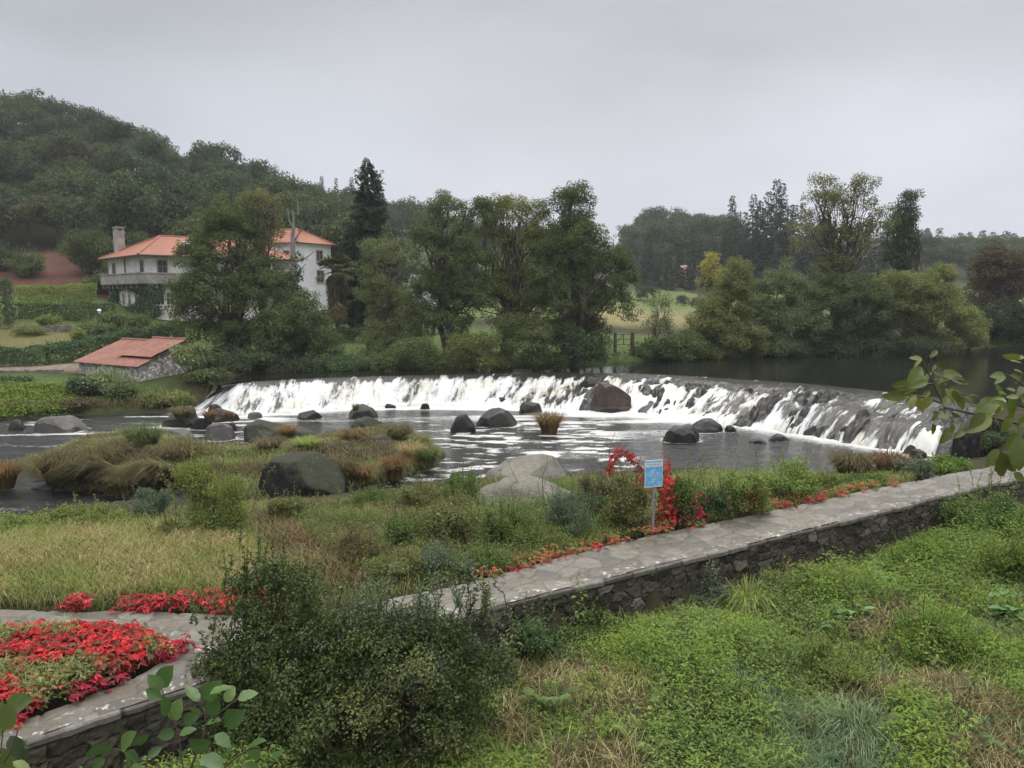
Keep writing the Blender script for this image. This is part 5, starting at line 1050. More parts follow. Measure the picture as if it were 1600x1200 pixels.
def quad_sphere(n):
    t = np.tan(np.linspace(-np.pi / 4, np.pi / 4, n + 1)); a, b = np.meshgrid(t, t, indexing='ij'); o = np.ones_like(a); Vs = []; Fs = []; k = 0
    for f_ in ((o, a, b), (-o, b, a), (b, o, a), (a, -o, b), (a, b, o), (b, a, -o)):
        V = unit(np.stack(f_, -1)).reshape(-1, 3); idx = np.arange(len(V)).reshape(n + 1, n + 1); Fs.append(np.stack([idx[:-1, :-1], idx[1:, :-1], idx[1:, 1:], idx[:-1, 1:]], -1).reshape(-1, 4) + k); Vs.append(V); k += len(V)
    V = np.concatenate(Vs); F = np.concatenate(Fs); _, first, inv = np.unique(np.round(V, 5), axis=0, return_index=True, return_inverse=True); return V[first], inv.ravel()[F]
QS = {n: quad_sphere(n) for n in (14, 30)}
for i, (r, (c, rx, ry, h)) in enumerate(zip(ROCKS, rocks_xy)):
    rng = np.random.default_rng(300 + i); big = r[1] - r[0] > 60; V, F = QS[30 if big else 14]; V = V.copy(); an = r[6]
    rad = 1 + (.22 + .25 * an) * (fbm(V[:, 0] * 1.1 + i * 7, V[:, 1] * 1.1, V[:, 2] * 1.1 + i, 2) - .5) * 2 + .20 * (fbm(V[:, 0] * 2.6 + i, V[:, 1] * 2.6, V[:, 2] * 2.6) - .5) + .07 * (fbm(V[:, 0] * 9, V[:, 1] * 9 + i, V[:, 2] * 9) - .5)
    P = V * rad[:, None]
    for q in range(int(3 + an * 12)):
        nn = unit(rng.normal(size=(1, 3)))[0]; nn[2] = abs(nn[2]) * .7; nn = nn / np.linalg.norm(nn); lim = rng.uniform(.68, .95); d = P @ nn; P -= nn * (np.maximum(0, d - lim) * .9)[:, None]
    P -= (P.max(0) + P.min(0)) / 2 * [1, 1, 0]; P /= (P.max(0) - P.min(0)) / 2 * [1, 1, 0] + [0, 0, 1]; P[:, 2] /= P[:, 2].max()
    P[:, 2] = np.where(P[:, 2] > 0, P[:, 2] * h, P[:, 2] * .6); P[:, :2] *= 1 + .12 * np.clip(-P[:, 2:3], 0, 1)
    g = G(); g.add(c + P * [rx, ry, 1], F); tag(g.build('boulder', RM[r[5]], smooth=True, loc=c), r[7], 'rock')

# ---------------------------------------------------------------- tussocks
def tussock(label, px, pyb, wpx, hpx, m, seed, n=420, z=None, lean=.8, cat='grass tussock', dirn=None, wid=.02, name='grass_tussock'):
    rng = np.random.default_rng(seed); c = Gp(np.array([px]), np.array([pyb]))[0]
    if z is not None: c = Pz(px, pyb, z)
    k = c[1] / 1200; r_ = wpx * k / 2; h = hpx * k * .95; a = rng.uniform(0, 6.28, n); q = np.sqrt(rng.uniform(0, 1, n)) * .45
    P = c + np.stack([np.cos(a) * r_ * q, np.sin(a) * r_ * q, -.08 + 0 * a], 1)
    az = a + rng.normal(size=n) * .5 if dirn is None else dirn + rng.normal(size=n) * .35
    ln = np.clip(q * 2.0 * lean * r_ / h + rng.uniform(0, .4, n), .05, 1.5) if dirn is None else rng.uniform(1.0, 1.7, n)
    g = G(); g.blades(P, h * rng.uniform(.65, 1.15, n), wid * rng.uniform(.7, 1.3, n), ln, rng, np.clip(rng.uniform(0, 1, n) * .7 + .3 * (1 - q), 0, 1), az, .55); return tag(g.build(name, m, loc=c), label, cat)
TS = [('orange brown tussock standing alone in the pool', 858, 677, 50, 40, 'sedge_orange', 900, .0), ('large olive brown tussock at the pool edge by the causeway', 1330, 748, 80, 52, 'sedge', 1100, None), ('russet brown tussock right of the large olive one', 1388, 742, 62, 46, 'bracken', 900, None),
 ('bright orange brown tussock at the tip of the grassy island', 616, 746, 44, 40, 'sedge_orange', 700, .15), ('orange tussock at the waterline beside the biggest dark boulder', 566, 756, 44, 36, 'sedge_orange', 600, .15), ('pale straw tussock on the right end of the grassy island', 642, 724, 40, 42, 'straw', 500, .3), ('olive tussock behind the mossy hump on the grassy island', 624, 694, 48, 38, 'sedge', 600, .3),
 ('reddish dead tuft left of the lichen spotted boulder', 552, 698, 48, 34, 'bracken', 500, .4), ('small green tuft growing on the dark hump near the weir', 556, 640, 16, 13, 'olive', 160, .55), ('yellow tuft on top of the flat mossy rock', 450, 680, 38, 20, 'sedge_orange', 350, .45), ('olive tussock between the biggest dark boulder and the orange ones', 538, 758, 44, 50, 'sedge', 650, .2),
 ('orange tussock at the left edge of the river', 8, 760, 56, 48, 'sedge_orange', 700, .2), ('yellow olive tussock on the near side of the sedge island', 195, 770, 46, 38, 'sedge', 600, .15), ('dark tall sedge clump in the middle of the sedge island', 226, 708, 66, 56, 'alder', 900, .4), ('broad olive sedge clump at the left end of the sedge island', 96, 752, 92, 58, 'sedge', 1100, .2), ('wide olive sedge clump right of the broad one', 150, 742, 80, 54, 'sedge', 1000, .3), ('brown sedge clump behind the dead reeds', 285, 726, 80, 46, 'sedge', 900, .35), ('brownish sedge clump between the dead reeds and dark clump', 180, 722, 70, 44, 'brown', 700, .4),
 ('dry straw grass crowning the dark craggy rock', 285, 650, 50, 20, 'brown', 500, .8), ('rusty tuft on the low rock at the cascade foot', 328, 655, 30, 18, 'bracken', 350, .5), ('small rusty tuft right of the low rock at the cascade foot', 358, 656, 17, 17, 'bracken', 250, .3), ('reddish grass draped over the biggest dark boulder', 505, 748, 40, 44, 'bracken', 500, .4), ('brown grass clump on the back of the biggest dark boulder', 420, 702, 60, 26, 'brown', 600, .8), ('green grass patch above the biggest dark boulder', 478, 700, 50, 24, 'grass', 500, .9), ('olive clump at the back right of the grassy island', 655, 702, 40, 30, 'olive', 450, .2), ('leafy green clump at the right tip of the grassy island', 668, 726, 44, 36, 'herb', 450, .2), ('brown tussock behind the sedge island dark clump', 320, 712, 60, 30, 'brown', 600, .3)]
for i, (lb, px, py, w_, h_, m_, n, z) in enumerate(TS): tussock(lb, px, py, w_, h_, L[m_], 500 + i, n, z, wid=.028 if py < 700 else .022)
for i, (lb, px, py, w_, h_, dn) in enumerate((('fan of flattened dead reeds on the near side of the sedge island', 170, 748, 90, 50, 3.5), ('second fan of dead brown reeds beside the feathery green bush', 265, 752, 90, 52, 3.7), ('dead brown reed stalks slumping towards the water between both fans', 215, 756, 60, 40, 3.2))): tussock(lb, px, py, w_, h_, L['brown'], 560 + i, 700, .35, dirn=dn, wid=.024, cat='dead reeds', name='dead_reeds')

# ---------------------------------------------------------------- near bank
rng = np.random.default_rng(590); ib = np.array(island); x = rng.uniform(ib[:, 0].min() - 1, ib[:, 0].max() + 1, 60000); y = rng.uniform(ib[:, 1].min() - 1, ib[:, 1].max() + 1, 60000); k = sdf(island, x, y) < .15; x, y = x[k], y[k]; f = fbm(x * .7, y * .7, 4); z = H(x, y)
for j, (m_, lo_, hi_, nm, lb) in enumerate((('olive', .0, .47, 'sedge', 'olive green sedge covering the river island'), ('sedge', .42, .58, 'sedge', 'olive brown sedge patches on the river island'), ('brown', .54, 1.0, 'dead_grass', 'dead brown grass on the river island'))):
    kk = (f > lo_) & (f < hi_) & (rng.uniform(0, 1, len(x)) < .8); P = np.stack([x[kk], y[kk], z[kk] - .03], 1); P = np.repeat(P, 3, 0) + rng.normal(size=(3 * kk.sum(), 3)) * [.08, .08, 0]; n = len(P); g = G(); g.blades(P, rng.uniform(.15, .5, n) * (.5 + 1.0 * fbm(P[:, 0] * 1.2, P[:, 1] * 1.2, 8)), .024, rng.uniform(.5, 1.6, n), rng, rng.uniform(0, 1, n), rng.normal(size=n) * 1.2 + 3.6, .8); tag(g.build(nm, L[m_]), lb, kind='stuff')
path_poly = [tuple(p) for p in nearE[::6]] + [tuple(p) for p in farE[::-6]]
branch_poly = [tuple(p) for p in bn[::4]] + [tuple(p) for p in bf[::-4]]
def zone(poly, dens, rng, clear=.0, z=None):
    w = Gp(*np.array(poly, float).T)[:, :2]; (x0, y0), (x1, y1) = w.min(0), w.max(0); n = int(dens * (x1 - x0) * (y1 - y0)); x = rng.uniform(x0, x1, n); y = rng.uniform(y0, y1, n)
    k = inside([tuple(p) for p in w], x, y); x, y = x[k], y[k]
    k = (sdf(path_poly, x, y) > clear) & (sdf(branch_poly, x, y) > clear) & (sdf(pool_poly, x, y) > .1); x, y = x[k], y[k]; return np.stack([x, y, H(x, y)], 1)
def herbs(g, P, h, rng, nl=12, leaf=.07, w=.24, v0=.5, dv=.5, spread=.10, up=.55):
    n = len(P); h = np.broadcast_to(np.asarray(h, float), (n,)); t = rng.uniform(.15, 1, (n, nl)); a = rng.uniform(0, 6.28, (n, nl)); lean = rng.normal(size=(n, 1, 2)) * .15
    X = P[:, None] + np.concatenate([lean * (t * h[:, None])[..., None] + np.stack([np.cos(a), np.sin(a)], -1) * spread * rng.uniform(.1, 1, (n, nl))[..., None], (t * h[:, None])[..., None]], -1); m = n * nl
    D = np.stack([np.cos(a), np.sin(a), rng.uniform(-.35, .55, (n, nl))], -1).reshape(-1, 3); nn = unit(rdir(rng, m) * .5 + [0, 0, up + .4]); pv = np.repeat(rng.uniform(-1, 1, n), nl)
    g.leaves(X.reshape(-1, 3), D, nn, leaf * rng.uniform(.6, 1.25, m) * np.repeat(rng.uniform(.8, 1.25, n), nl), w, .1, .18, np.clip(v0 + dv * (.45 * rng.uniform(-1, 1, m) + .35 * pv + .35 * (t.ravel() - .5) * 2), 0, 1))
rng = np.random.default_rng(600)
bank = [(-120, 850), (0, 826), (120, 803), (330, 797), (520, 784), (640, 776), (730, 758), (870, 752), (1060, 742), (1240, 752), (1420, 736), (1480, 731), (1420, 757), (1130, 816), (950, 851), (760, 906), (560, 952), (330, 962), (0, 955), (-120, 955)]
P = zone(bank, 170, rng, .02); f = fbm(P[:, 0] * .8, P[:, 1] * .8, 3)
g = G(); n = len(P); g.blades(P, rng.uniform(.12, .34, n) * (.7 + f), .014, rng.uniform(.3, 1.3, n), rng, np.clip(f * .9 - .1 + rng.uniform(-.2, .4, n), 0, 1)); tag(g.build('grass', L['olive']), 'short mixed grass covering the near bank', kind='stuff')
P = zone([(-120, 868), (60, 848), (230, 840), (350, 850), (400, 872), (385, 930), (330, 945), (200, 946), (0, 950), (-120, 950)], 330, rng, .12); f = fbm(P[:, 0] * .7, P[:, 1] * 1.1, 51); P = P[(f > .47) | ((P[:, 1] < 16.0) & (f > .42)) | (rng.uniform(0, 1, len(P)) < .15)]; n = len(P); g = G(); az = rng.normal(size=n) * .9 + .2
g.blades(P, rng.uniform(.25, .66, n) * (.7 + .6 * fbm(P[:, 0] * 1.5, P[:, 1] * 1.5, 61)), .012, rng.uniform(.35, 1.35, n), rng, np.clip(rng.normal(.55, .25, n), 0, 1), az, .75); tag(g.build('straw_grass', L['straw']), 'tall pale straw grass beside the red creeper', kind='stuff')
P = zone([(-120, 850), (40, 838), (240, 825), (400, 838), (420, 880), (350, 945), (-120, 950)], 260, rng, .1); f = fbm(P[:, 0] * .7, P[:, 1] * 1.1, 51); P = P[(f < .50) | (rng.uniform(0, 1, len(P)) < .35)]; n = len(P); g = G(); g.blades(P, rng.uniform(.28, .66, n), .013, rng.uniform(.2, 1.0, n), rng, rng.uniform(0, 1, n), None, .6); tag(g.build('green_grass', L['grass']), 'yellow green grass between the straw grass', kind='stuff')
P = zone([(-120, 850), (40, 838), (240, 825), (400, 838), (420, 880), (350, 945), (-120, 950)], 14, rng, .1); g = G(); herbs(g, P, rng.uniform(.25, .6, len(P)), rng, 16, .065, .22, .4); tag(g.build('meadow_weeds', L['olive']), 'olive weeds scattered through the straw grass', kind='stuff')
P = zone([(-120, 860), (40, 848), (240, 835), (400, 848), (420, 880), (350, 935), (-120, 940)], 5, rng, .1); g = G(); herbs(g, P, rng.uniform(.35, .6, len(P)), rng, 14, .06, .2, .5); tag(g.build('rusty_weeds', L['russet']), 'rusty dock like weeds scattered through the straw grass', kind='stuff')
P = zone([(390, 800), (520, 787), (640, 782), (720, 800), (740, 850), (640, 890), (560, 920), (430, 890), (395, 850)], 260, rng); n = len(P); g = G(); f = fbm(P[:, 0] * 1.1, P[:, 1] * 1.1, 7); P = P[f > .40]; n = len(P); g.blades(P, rng.uniform(.15, .45, n), .018, rng.uniform(.6, 1.5, n), rng, rng.uniform(0, 1, n), None, .9); tag(g.build('bracken', L['bracken']), 'withered red brown bracken on the near bank', kind='stuff')
g = G(); P = zone([(230, 822), (420, 828), (410, 850), (300, 850)], 200, rng); n = len(P); g.blades(P, rng.uniform(.1, .3, n), .02, rng.uniform(.8, 1.6, n), rng, rng.uniform(0, .7, n), None, .9); tag(g.build('dead_grass', L['brown']), 'dead brown grass below the feathery bush', kind='stuff')
g = G(); P = zone([(430, 800), (600, 790), (760, 765), (950, 765), (960, 840), (760, 902), (600, 930), (520, 880)], 95, rng); f = fbm(P[:, 0] * .9, P[:, 1] * .9, 13); P = P[(f > .47) | (P[:, 0] > -1.0)]; herbs(g, P, rng.uniform(.2, .55, len(P)) * (.3 + 1.5 * fbm(P[:, 0] * 1.1, P[:, 1] * 1.1, 41)), rng, 16, .065, .22, .5); tag(g.build('bank_weeds', L['herb']), 'mixed green weeds on the near bank', kind='stuff')
g = G(); P = zone([(940, 775), (1100, 740), (1290, 752), (1420, 740), (1440, 742), (1400, 757), (1130, 814), (960, 846)], 60, rng); herbs(g, P, rng.uniform(.12, .4, len(P)), rng, 16, .07, .27, .55); tag(g.build('bank_weeds', L['lime']), 'yellow green weeds behind the causeway', kind='stuff')
g = G(); P = zone([(760, 860), (880, 835), (950, 830), (955, 846), (770, 900)], 200, rng, .05); n = len(P); g.blades(P, rng.uniform(.2, .45, n), .013, rng.uniform(.3, 1.1, n), rng, rng.uniform(.3, 1, n)); tag(g.build('green_grass', L['grass']), 'tufty green grass along the causeway edge', kind='stuff')
# left far bank grass and weeds
g = G(); P = zone([(-120, 655), (0, 652), (120, 645), (130, 608), (60, 603), (-120, 605)], 26, rng); herbs(g, P, rng.uniform(.2, .45, len(P)), rng, 12, .17, .26, .55, spread=.2); tag(g.build('bank_weeds', L['bright']), 'bright green weeds on the left river bank', kind='stuff')
g = G(); P = zone([(-120, 660), (0, 657), (130, 650), (240, 648), (240, 640), (0, 645), (-120, 650)], 60, rng); n = len(P); g.blades(P, rng.uniform(.3, .6, n), .035, rng.uniform(.4, 1.3, n), rng, rng.uniform(0, 1, n)); tag(g.build('brown_grass', L['sedge']), 'brown grass fringe along the left waterline', kind='stuff')
g = G(); x = rng.uniform(-40, 62, 12000); y = rng.uniform(57, 92, 12000); su = sdf(river_poly, x, y); k = (su > .1) & (su < 2.2); P = np.stack([x[k], y[k], H(x[k], y[k])], 1); n = len(P); herbs(g, P, rng.uniform(.3, .8, n), rng, 9, .24, .22, .35, spread=.25); tag(g.build('riverside_weeds', L['alder']), 'rough weeds along the far waterline', kind='stuff')
# shrubs of the near bank
def shrub_px(label, px, pyb, wpx, hpx, m, seed, name='shrub', **kw):
    c = Gp(np.array([px]), np.array([pyb]))[0]; k = c[1] / 1200; h = float(Q(px, pyb - hpx, c[1])[2]) - c[2]; d = dict(leaf=.075, cr=max(.14, wpx * k * .10), cov=1.3, dens=1.1); d.update(kw); return shrub(name, label, c, wpx * k / 2, max(h, .25), L[m], seed, **d)
shrub_px('low yellow green bush at the left river edge', 60, 838, 150, 42, 'lime', 621, w=.24); shrub_px('taller yellow green bush next to the bluish shrub', 140, 832, 120, 52, 'lime', 622, w=.24)
shrub_px('bluish green rounded shrub at the river edge', 228, 818, 84, 58, 'blue', 623, w=.2, leaf=.06); shrub_px('feathery pale green bush, tallest on the left bank', 330, 845, 140, 150, 'lime', 624, w=.18, leaf=.085, lumps=9, cov=.9, v0=.6, skin=.3); shrub_px('dark leafy bush at the foot of the feathery pale one', 340, 850, 70, 44, 'herb', 625)
shrub_px('olive bush between the granite boulder and the blue sign', 985, 832, 90, 110, 'olive', 626, leaf=.06); shrub_px('green bush right behind the blue sign', 1065, 822, 100, 96, 'herb', 627, leaf=.065); shrub_px('yellow green bush right of the red creeper', 1150, 808, 120, 84, 'lime', 628, leaf=.07); shrub_px('broad yellow green bush by the pool edge', 1235, 786, 130, 70, 'lime', 629, leaf=.07); shrub_px('dark green bush beside the red creeper', 1118, 812, 60, 56, 'hedge', 630, leaf=.065)
shrub_px('grey green weedy bush in front of the largest pale boulder', 888, 842, 110, 92, 'blue', 631, leaf=.055, cov=.8, skin=.3, w=.2); shrub_px('olive weed bush left of the largest pale boulder', 700, 850, 130, 90, 'olive', 632, leaf=.06, cov=.9, skin=.3); shrub_px('green weed bush hiding the foot of the largest pale boulder', 790, 860, 110, 84, 'herb', 633, leaf=.06, cov=.8, skin=.3); shrub_px('sparse green weed beside the withered bracken', 625, 860, 90, 70, 'herb', 634, leaf=.055, cov=.6, skin=.3); shrub_px('low green herb clump at the path by the end of the weir', 1475, 738, 86, 26, 'bright', 635, leaf=.09); shrub_px('pale green herb clump between tussock and herb bank', 1430, 748, 60, 32, 'blue', 636, leaf=.08); shrub_px('dark green plants on the bank under the leafy branch', 1545, 708, 90, 50, 'hedge', 637, leaf=.1)
for i, (lb, px, py, w_, h_, m_, lf) in enumerate((('olive green weed clump left of the withered bracken', 455, 815, 80, 50, 'olive', .06), ('low herb clump at the shore behind the withered bracken', 575, 795, 90, 36, 'herb', .06), ('mixed weed clump between the bracken and the pale boulders', 660, 800, 90, 60, 'olive', .06), ('fresh green weed clump at the shore left of the pale boulders', 720, 785, 70, 60, 'herb', .055),
    ('rust tinged weed clump above the big dark bush', 560, 880, 110, 50, 'russet', .06), ('grey green weed clump right above the big dark bush', 690, 900, 100, 60, 'blue', .05), ('green weed clump at the causeway edge by the willow bush', 760, 895, 70, 46, 'herb', .06), ('yellow green weed clump under the largest pale boulder', 840, 862, 90, 50, 'lime', .055), ('dark weed clump in the shadow of the granite boulder', 925, 815, 60, 54, 'hedge', .06), ('straggly olive clump in the middle of the near bank', 620, 905, 110, 54, 'olive', .055), ('dull green clump below the bluish shrub', 270, 850, 80, 44, 'olive', .06), ('rusty bush at the shore between granite boulder and sign bush', 935, 795, 60, 60, 'russet', .05), ('small lime green clump beside the tussocks', 1290, 768, 70, 36, 'lime', .06), ('green clump under the large olive tussock', 1350, 762, 80, 28, 'herb', .06))):
    shrub_px(lb, px, py, w_, h_, m_, 660 + i, leaf=lf, cov=1.0, skin=.3, w=.22)
# slender weeds with leaf whorls standing against the water
rng = np.random.default_rng(650)
for i, (px, pyb, h_, m_) in enumerate(((680, 846, 130, 'herb'), (720, 850, 120, 'herb'), (752, 852, 150, 'olive'), (800, 850, 140, 'herb'), (955, 800, 130, 'herb'), (985, 790, 80, 'olive'), (1040, 790, 110, 'herb'), (1075, 790, 90, 'herb'), (1140, 790, 125, 'lime'), (1100, 780, 70, 'herb'), (1180, 775, 80, 'herb'), (1210, 770, 60, 'herb'), (850, 850, 140, 'blue'), (650, 850, 90, 'olive'))):
    c = Gp(np.array([px]), np.array([pyb]))[0]; hh = float(Q(px, pyb - h_, c[1])[2]) - c[2]; g = G(); g2 = G(); o = E('tall_weed', c, 'slender upright weed stalk with small leaves against the water', 'weed', 'tall weeds along the near bank')
    tip = c + np.array([rng.normal() * .12, rng.normal() * .1, hh]); q = limb_path(c, tip, rng, .06, 8); g2.tube(q, np.linspace(.012, .004, 8), 4); g2.build('stem', TWIG, o); n = 110; t = rng.uniform(.15, 1, n) * 7; a = rng.uniform(0, 6.28, n); b = q[np.minimum(t.astype(int), 6)] + (q[np.minimum(t.astype(int) + 1, 7)] - q[np.minimum(t.astype(int), 6)]) * (t % 1)[:, None]
    rr = .16 * (1.15 - t / 7); D = np.stack([np.cos(a), np.sin(a), rng.uniform(-.2, .7, n)], 1); g.leaves(b + D * (rr * rng.uniform(0, 1, n))[:, None], D, unit(rdir(rng, n) * .5 + [0, 0, 1]), .07 * rng.uniform(.6, 1.2, n), .18, .05, .2, rng.uniform(0, 1, n)); g.build('foliage', L[m_], o)
# red creeper
def creeper(label, P, m, seed, leaf=.10, h=.22, n5=4, cov=1, name='creeper'):
    rng = np.random.default_rng(seed); n = len(P); C = P + np.stack([rng.normal(size=n) * .04, rng.normal(size=n) * .04, h * rng.uniform(.15, 1, n)], 1); i = np.repeat(np.arange(n), n5); a = rng.uniform(0, 6.28, n)[i] + np.tile(np.linspace(-1.5, 1.5, n5), n); D = np.stack([np.cos(a), np.sin(a), rng.uniform(-.6, .1, n * n5)], 1)
    tl = unit(rdir(rng, n) * .55 + [0, -.25, 1.0])[i]; g = G(); g.leaves(C[i], D, tl, leaf * rng.uniform(.7, 1.2, n * n5), .25, .06, .18, np.clip(rng.uniform(0, 1, n)[i] * .8 + rng.uniform(0, .2, n * n5), 0, 1)); return tag(g.build(name, m, loc=P.mean(0)), label, 'creeper')
def strip(line, x0, x1, w0, w1, dens, rng, side=1):
    p = line; k = (800 + 1200 * p[:, 0] / p[:, 1] > x0) & (800 + 1200 * p[:, 0] / p[:, 1] < x1); p = p[k]; s = np.r_[0, np.cumsum(np.linalg.norm(np.diff(p, axis=0), axis=1))]; n = int(dens * s[-1] * (w1 - w0)); t = rng.uniform(0, s[-1], n); d = unit(np.gradient(p, axis=0)); x = np.interp(t, s, p[:, 0]); y = np.interp(t, s, p[:, 1]); nx = -np.interp(t, s, d[:, 1]); ny = np.interp(t, s, d[:, 0]); o = rng.uniform(w0, w1, n) * side; keep = fbm(t * 1.3, o * 1.5, 5) > .38; P = np.stack([x + nx * o, y + ny * o, 0 * x + PZ - .02], 1); return P[keep]
rng = np.random.default_rng(700); pathL = np.array(farE)
creeper('red green creeper edging the causeway left of the blue sign', strip(pathL, 745, 960, -.12, .5, 120, rng), L['red_green'], 701, .085); creeper('vivid red creeper leaves spilling over the causeway edge near the granite boulder', strip(pathL, 790, 950, -.2, .15, 70, rng), L['red'], 702, .08, .16)
creeper('orange red creeper at the foot of the blue sign post', strip(pathL, 955, 1105, -.15, .45, 130, rng), L['red_green'], 703, .085); creeper('red creeper along the causeway before the olive tussock', strip(pathL, 1228, 1330, -.2, .5, 120, rng), L['red'], 704, .08); creeper('rusty green creeper at the causeway edge under the tussocks', strip(pathL, 1320, 1415, -.15, .5, 130, rng), L['red_green'], 705, .085)
bfL = np.array(back_far); creeper('bright red creeper strip between straw grass and the branch path', np.concatenate([strip(smooth_poly(bfL, 200), 60, 262, -.05, .5, 240, rng), strip(smooth_poly(bfL, 200), 230, 300, .3, .8, 120, rng)]), L['red'], 706, .11, .3); creeper('pinkish red creeper clump beside the big dark bush', strip(smooth_poly(bfL, 200), 298, 390, -.05, .75, 200, rng), L['red'], 707, .10, .36)
bed = [(-80, 992), (0, 985), (150, 980), (228, 986), (285, 1012), (330, 1000), (300, 1030), (200, 1075), (95, 1115), (0, 1155), (-80, 1185)]; creeper('red creeper fringe spilling along the near path edge of the walled bed', strip(pathL, -90, 282, -.12, .42, 170, rng), L['red'], 719, .105, .24, 5)
bw = [tuple(p) for p in Pz(*np.array(bed, float).T, PZ)[:, :2]]
P = zone(bed, 300, rng, .0); e_ = -sdf(bw, P[:, 0], P[:, 1]); nn_ = fbm(P[:, 0] * 1.4, P[:, 1] * 1.4, 9); red = (e_ < .45 + .5 * (nn_ - .4)) | (nn_ > .47)
P[:, 2] = PZ - .08 + .22 * sm(.1, .6, e_); creeper('glowing red creeper carpet covering the walled bed at the path fork', P[red], L['red'], 708, .115, .24, 5); g = G(); Pg = P[~red]; herbs(g, Pg[::2], rng.uniform(.1, .28, len(Pg[::2])), rng, 8, .08, .28, .45); n = len(Pg); g.blades(Pg, rng.uniform(.1, .4, n), .012, rng.uniform(.4, 1.3, n), rng, rng.uniform(0, 1, n)); tag(g.build('bed_weeds', L['olive']), 'green and tan weeds in the middle of the red creeper bed', kind='stuff')
creeper('long red creeper tendrils scattered over the bed weeds', Pg[::7], L['red_green'], 709, .10, .22)
def creeper_on(label, path_px, Y, rad, n, seed, leaf=.085, m='red'):
    rng = np.random.default_rng(seed); q = resample(np.array([Q(px, py, Y) for px, py in path_px]), 200); C = q[rng.integers(0, 200, n)] + rng.normal(size=(n, 3)) * rad; i = np.repeat(np.arange(n), 4); a = rng.uniform(0, 6.28, n)[i] + np.tile(np.linspace(-1.4, 1.4, 4), n); D = np.stack([np.cos(a) * .8, np.sin(a) * .4, -np.abs(rng.normal(size=4 * n)) * .7], 1); g = G(); g.leaves(C[i], D, unit(rdir(rng, n) * .5 + [0, -.8, .6])[i], leaf * rng.uniform(.7, 1.2, 4 * n), .27, .06, .2, rng.uniform(0, 1, n)[i]); return tag(g.build('creeper', L[m], loc=q[0]), label, 'creeper')
creeper_on('arch of red creeper reaching over the water left of the blue sign', [(952, 740), (956, 718), (970, 706), (988, 716), (1000, 735), (1006, 768)], 21.2, .07, 150, 711); creeper_on('red creeper cascading down the bush right of the blue sign', [(1030, 728), (1040, 760), (1045, 800), (1035, 825)], 20.7, .16, 330, 712); creeper_on('dark red creeper cluster on the bush farther right of the sign', [(1060, 775), (1080, 790), (1088, 815)], 20.7, .18, 260, 713); creeper_on('small red creeper drop just left of the sign post', [(1000, 768), (1003, 795)], 20.9, .06, 70, 714); creeper_on('faint rusty creeper on the yellow green bush', [(1145, 770), (1175, 765), (1190, 780)], 21.6, .2, 90, 715, .07, 'red_green')
# litter
c = Pz(517, 768, .35); rng = np.random.default_rng(3); g = G(); V, F = QS[14]; g.add(c + V * (1 + .5 * (fbm(V[:, 0] * 2, V[:, 1] * 2, V[:, 2] * 2)[:, None] - .5)) * [.26, .16, .13], F); tag(g.build('plastic_bag', plain('white_plastic', (.75, .75, .76), .4, .1, 6), smooth=False, loc=c), 'crumpled white plastic bag caught beside the biggest dark boulder', 'litter')

# ---------------------------------------------------------------- sign
b = np.array([*Pz(1020, 831, PZ)[:2], PZ - .1]); sg = E('sign', b, 'small blue and white information sign on a grey metal post beside the causeway', 'sign'); Ys = b[1]
zt_ = float(Q(1020, 719, Ys)[2]); zbm = float(Q(1020, 761, Ys)[2]); w_ = 29.5 * Ys / 1200 * 1.06; ang_ = R(-17); fd_ = np.array([math.cos(ang_), math.sin(ang_) * -1, 0]); sax = np.array([[math.cos(ang_), -math.sin(ang_), 0], [math.sin(ang_), math.cos(ang_), 0], [0, 0, 1.]])
g = G(); g.box((b[0], b[1] + .03, (b[2] + zbm + .25) / 2 - .1), (.075, .04, zbm + .25 - b[2] + .2), axes=sax); g.build('post', plain('sign_post_grey', (.22, .23, .24), .5, .12, 9, .3), sg)
M_BLUE, nt, bb = mat('sign_blue'); tcn = NN(nt, 'ShaderNodeTexCoord'); n_ = NN(nt, 'ShaderNodeTexNoise', i_Vector=tcn.outputs['Object'], i_Scale=9, i_Detail=6, i_Roughness=.7); nt.links.new(ramp(nt, n_.outputs[0], [(.42, (.10, .33, .64)), (.58, (.20, .45, .72)), (.72, (.46, .62, .76))]), bb.inputs['Base Color']); bb.inputs['Roughness'].default_value = .35
M_WHITE = plain('sign_white', (.62, .64, .66), .4, .05, 9); M_INK = plain('sign_ink', (.40, .34, .25), .5, .1, 9)
pc = np.array([b[0] - .01, b[1], (zt_ + zbm) / 2]); hh_ = zt_ - zbm
def sb(g, u, v, w, h, out, dep=.006): g.box(pc + sax[0] * u + np.array([0, 0, v]) + sax[1] * -out, (w, dep, h), axes=sax)
g = G(); sb(g, 0, 0, w_, hh_, .0, .018); pn = g.build('panel', M_WHITE, sg)
g = G(); sb(g, 0, -hh_ * .10, w_ * .93, hh_ * .72, .012); sb(g, 0, hh_ * .455, w_ * .93, hh_ * .05, .012); g.build('blue_field', M_BLUE, pn)
g = G()
for q in range(9): sb(g, -w_ * .36 + q * w_ * .09, hh_ * .345, w_ * (.05 if q % 3 else .03), hh_ * .06, .013)
g.build('lettering', M_INK, pn)
g = G()
for r_ in range(6):
    for q in range(5):
        if (r_ * 7 + q * 3) % 4: sb(g, (q - 2) * w_ * .10, hh_ * (.12 - r_ * .085), w_ * .07, hh_ * .022, .017)
g.build('small_text', M_WHITE, pn)
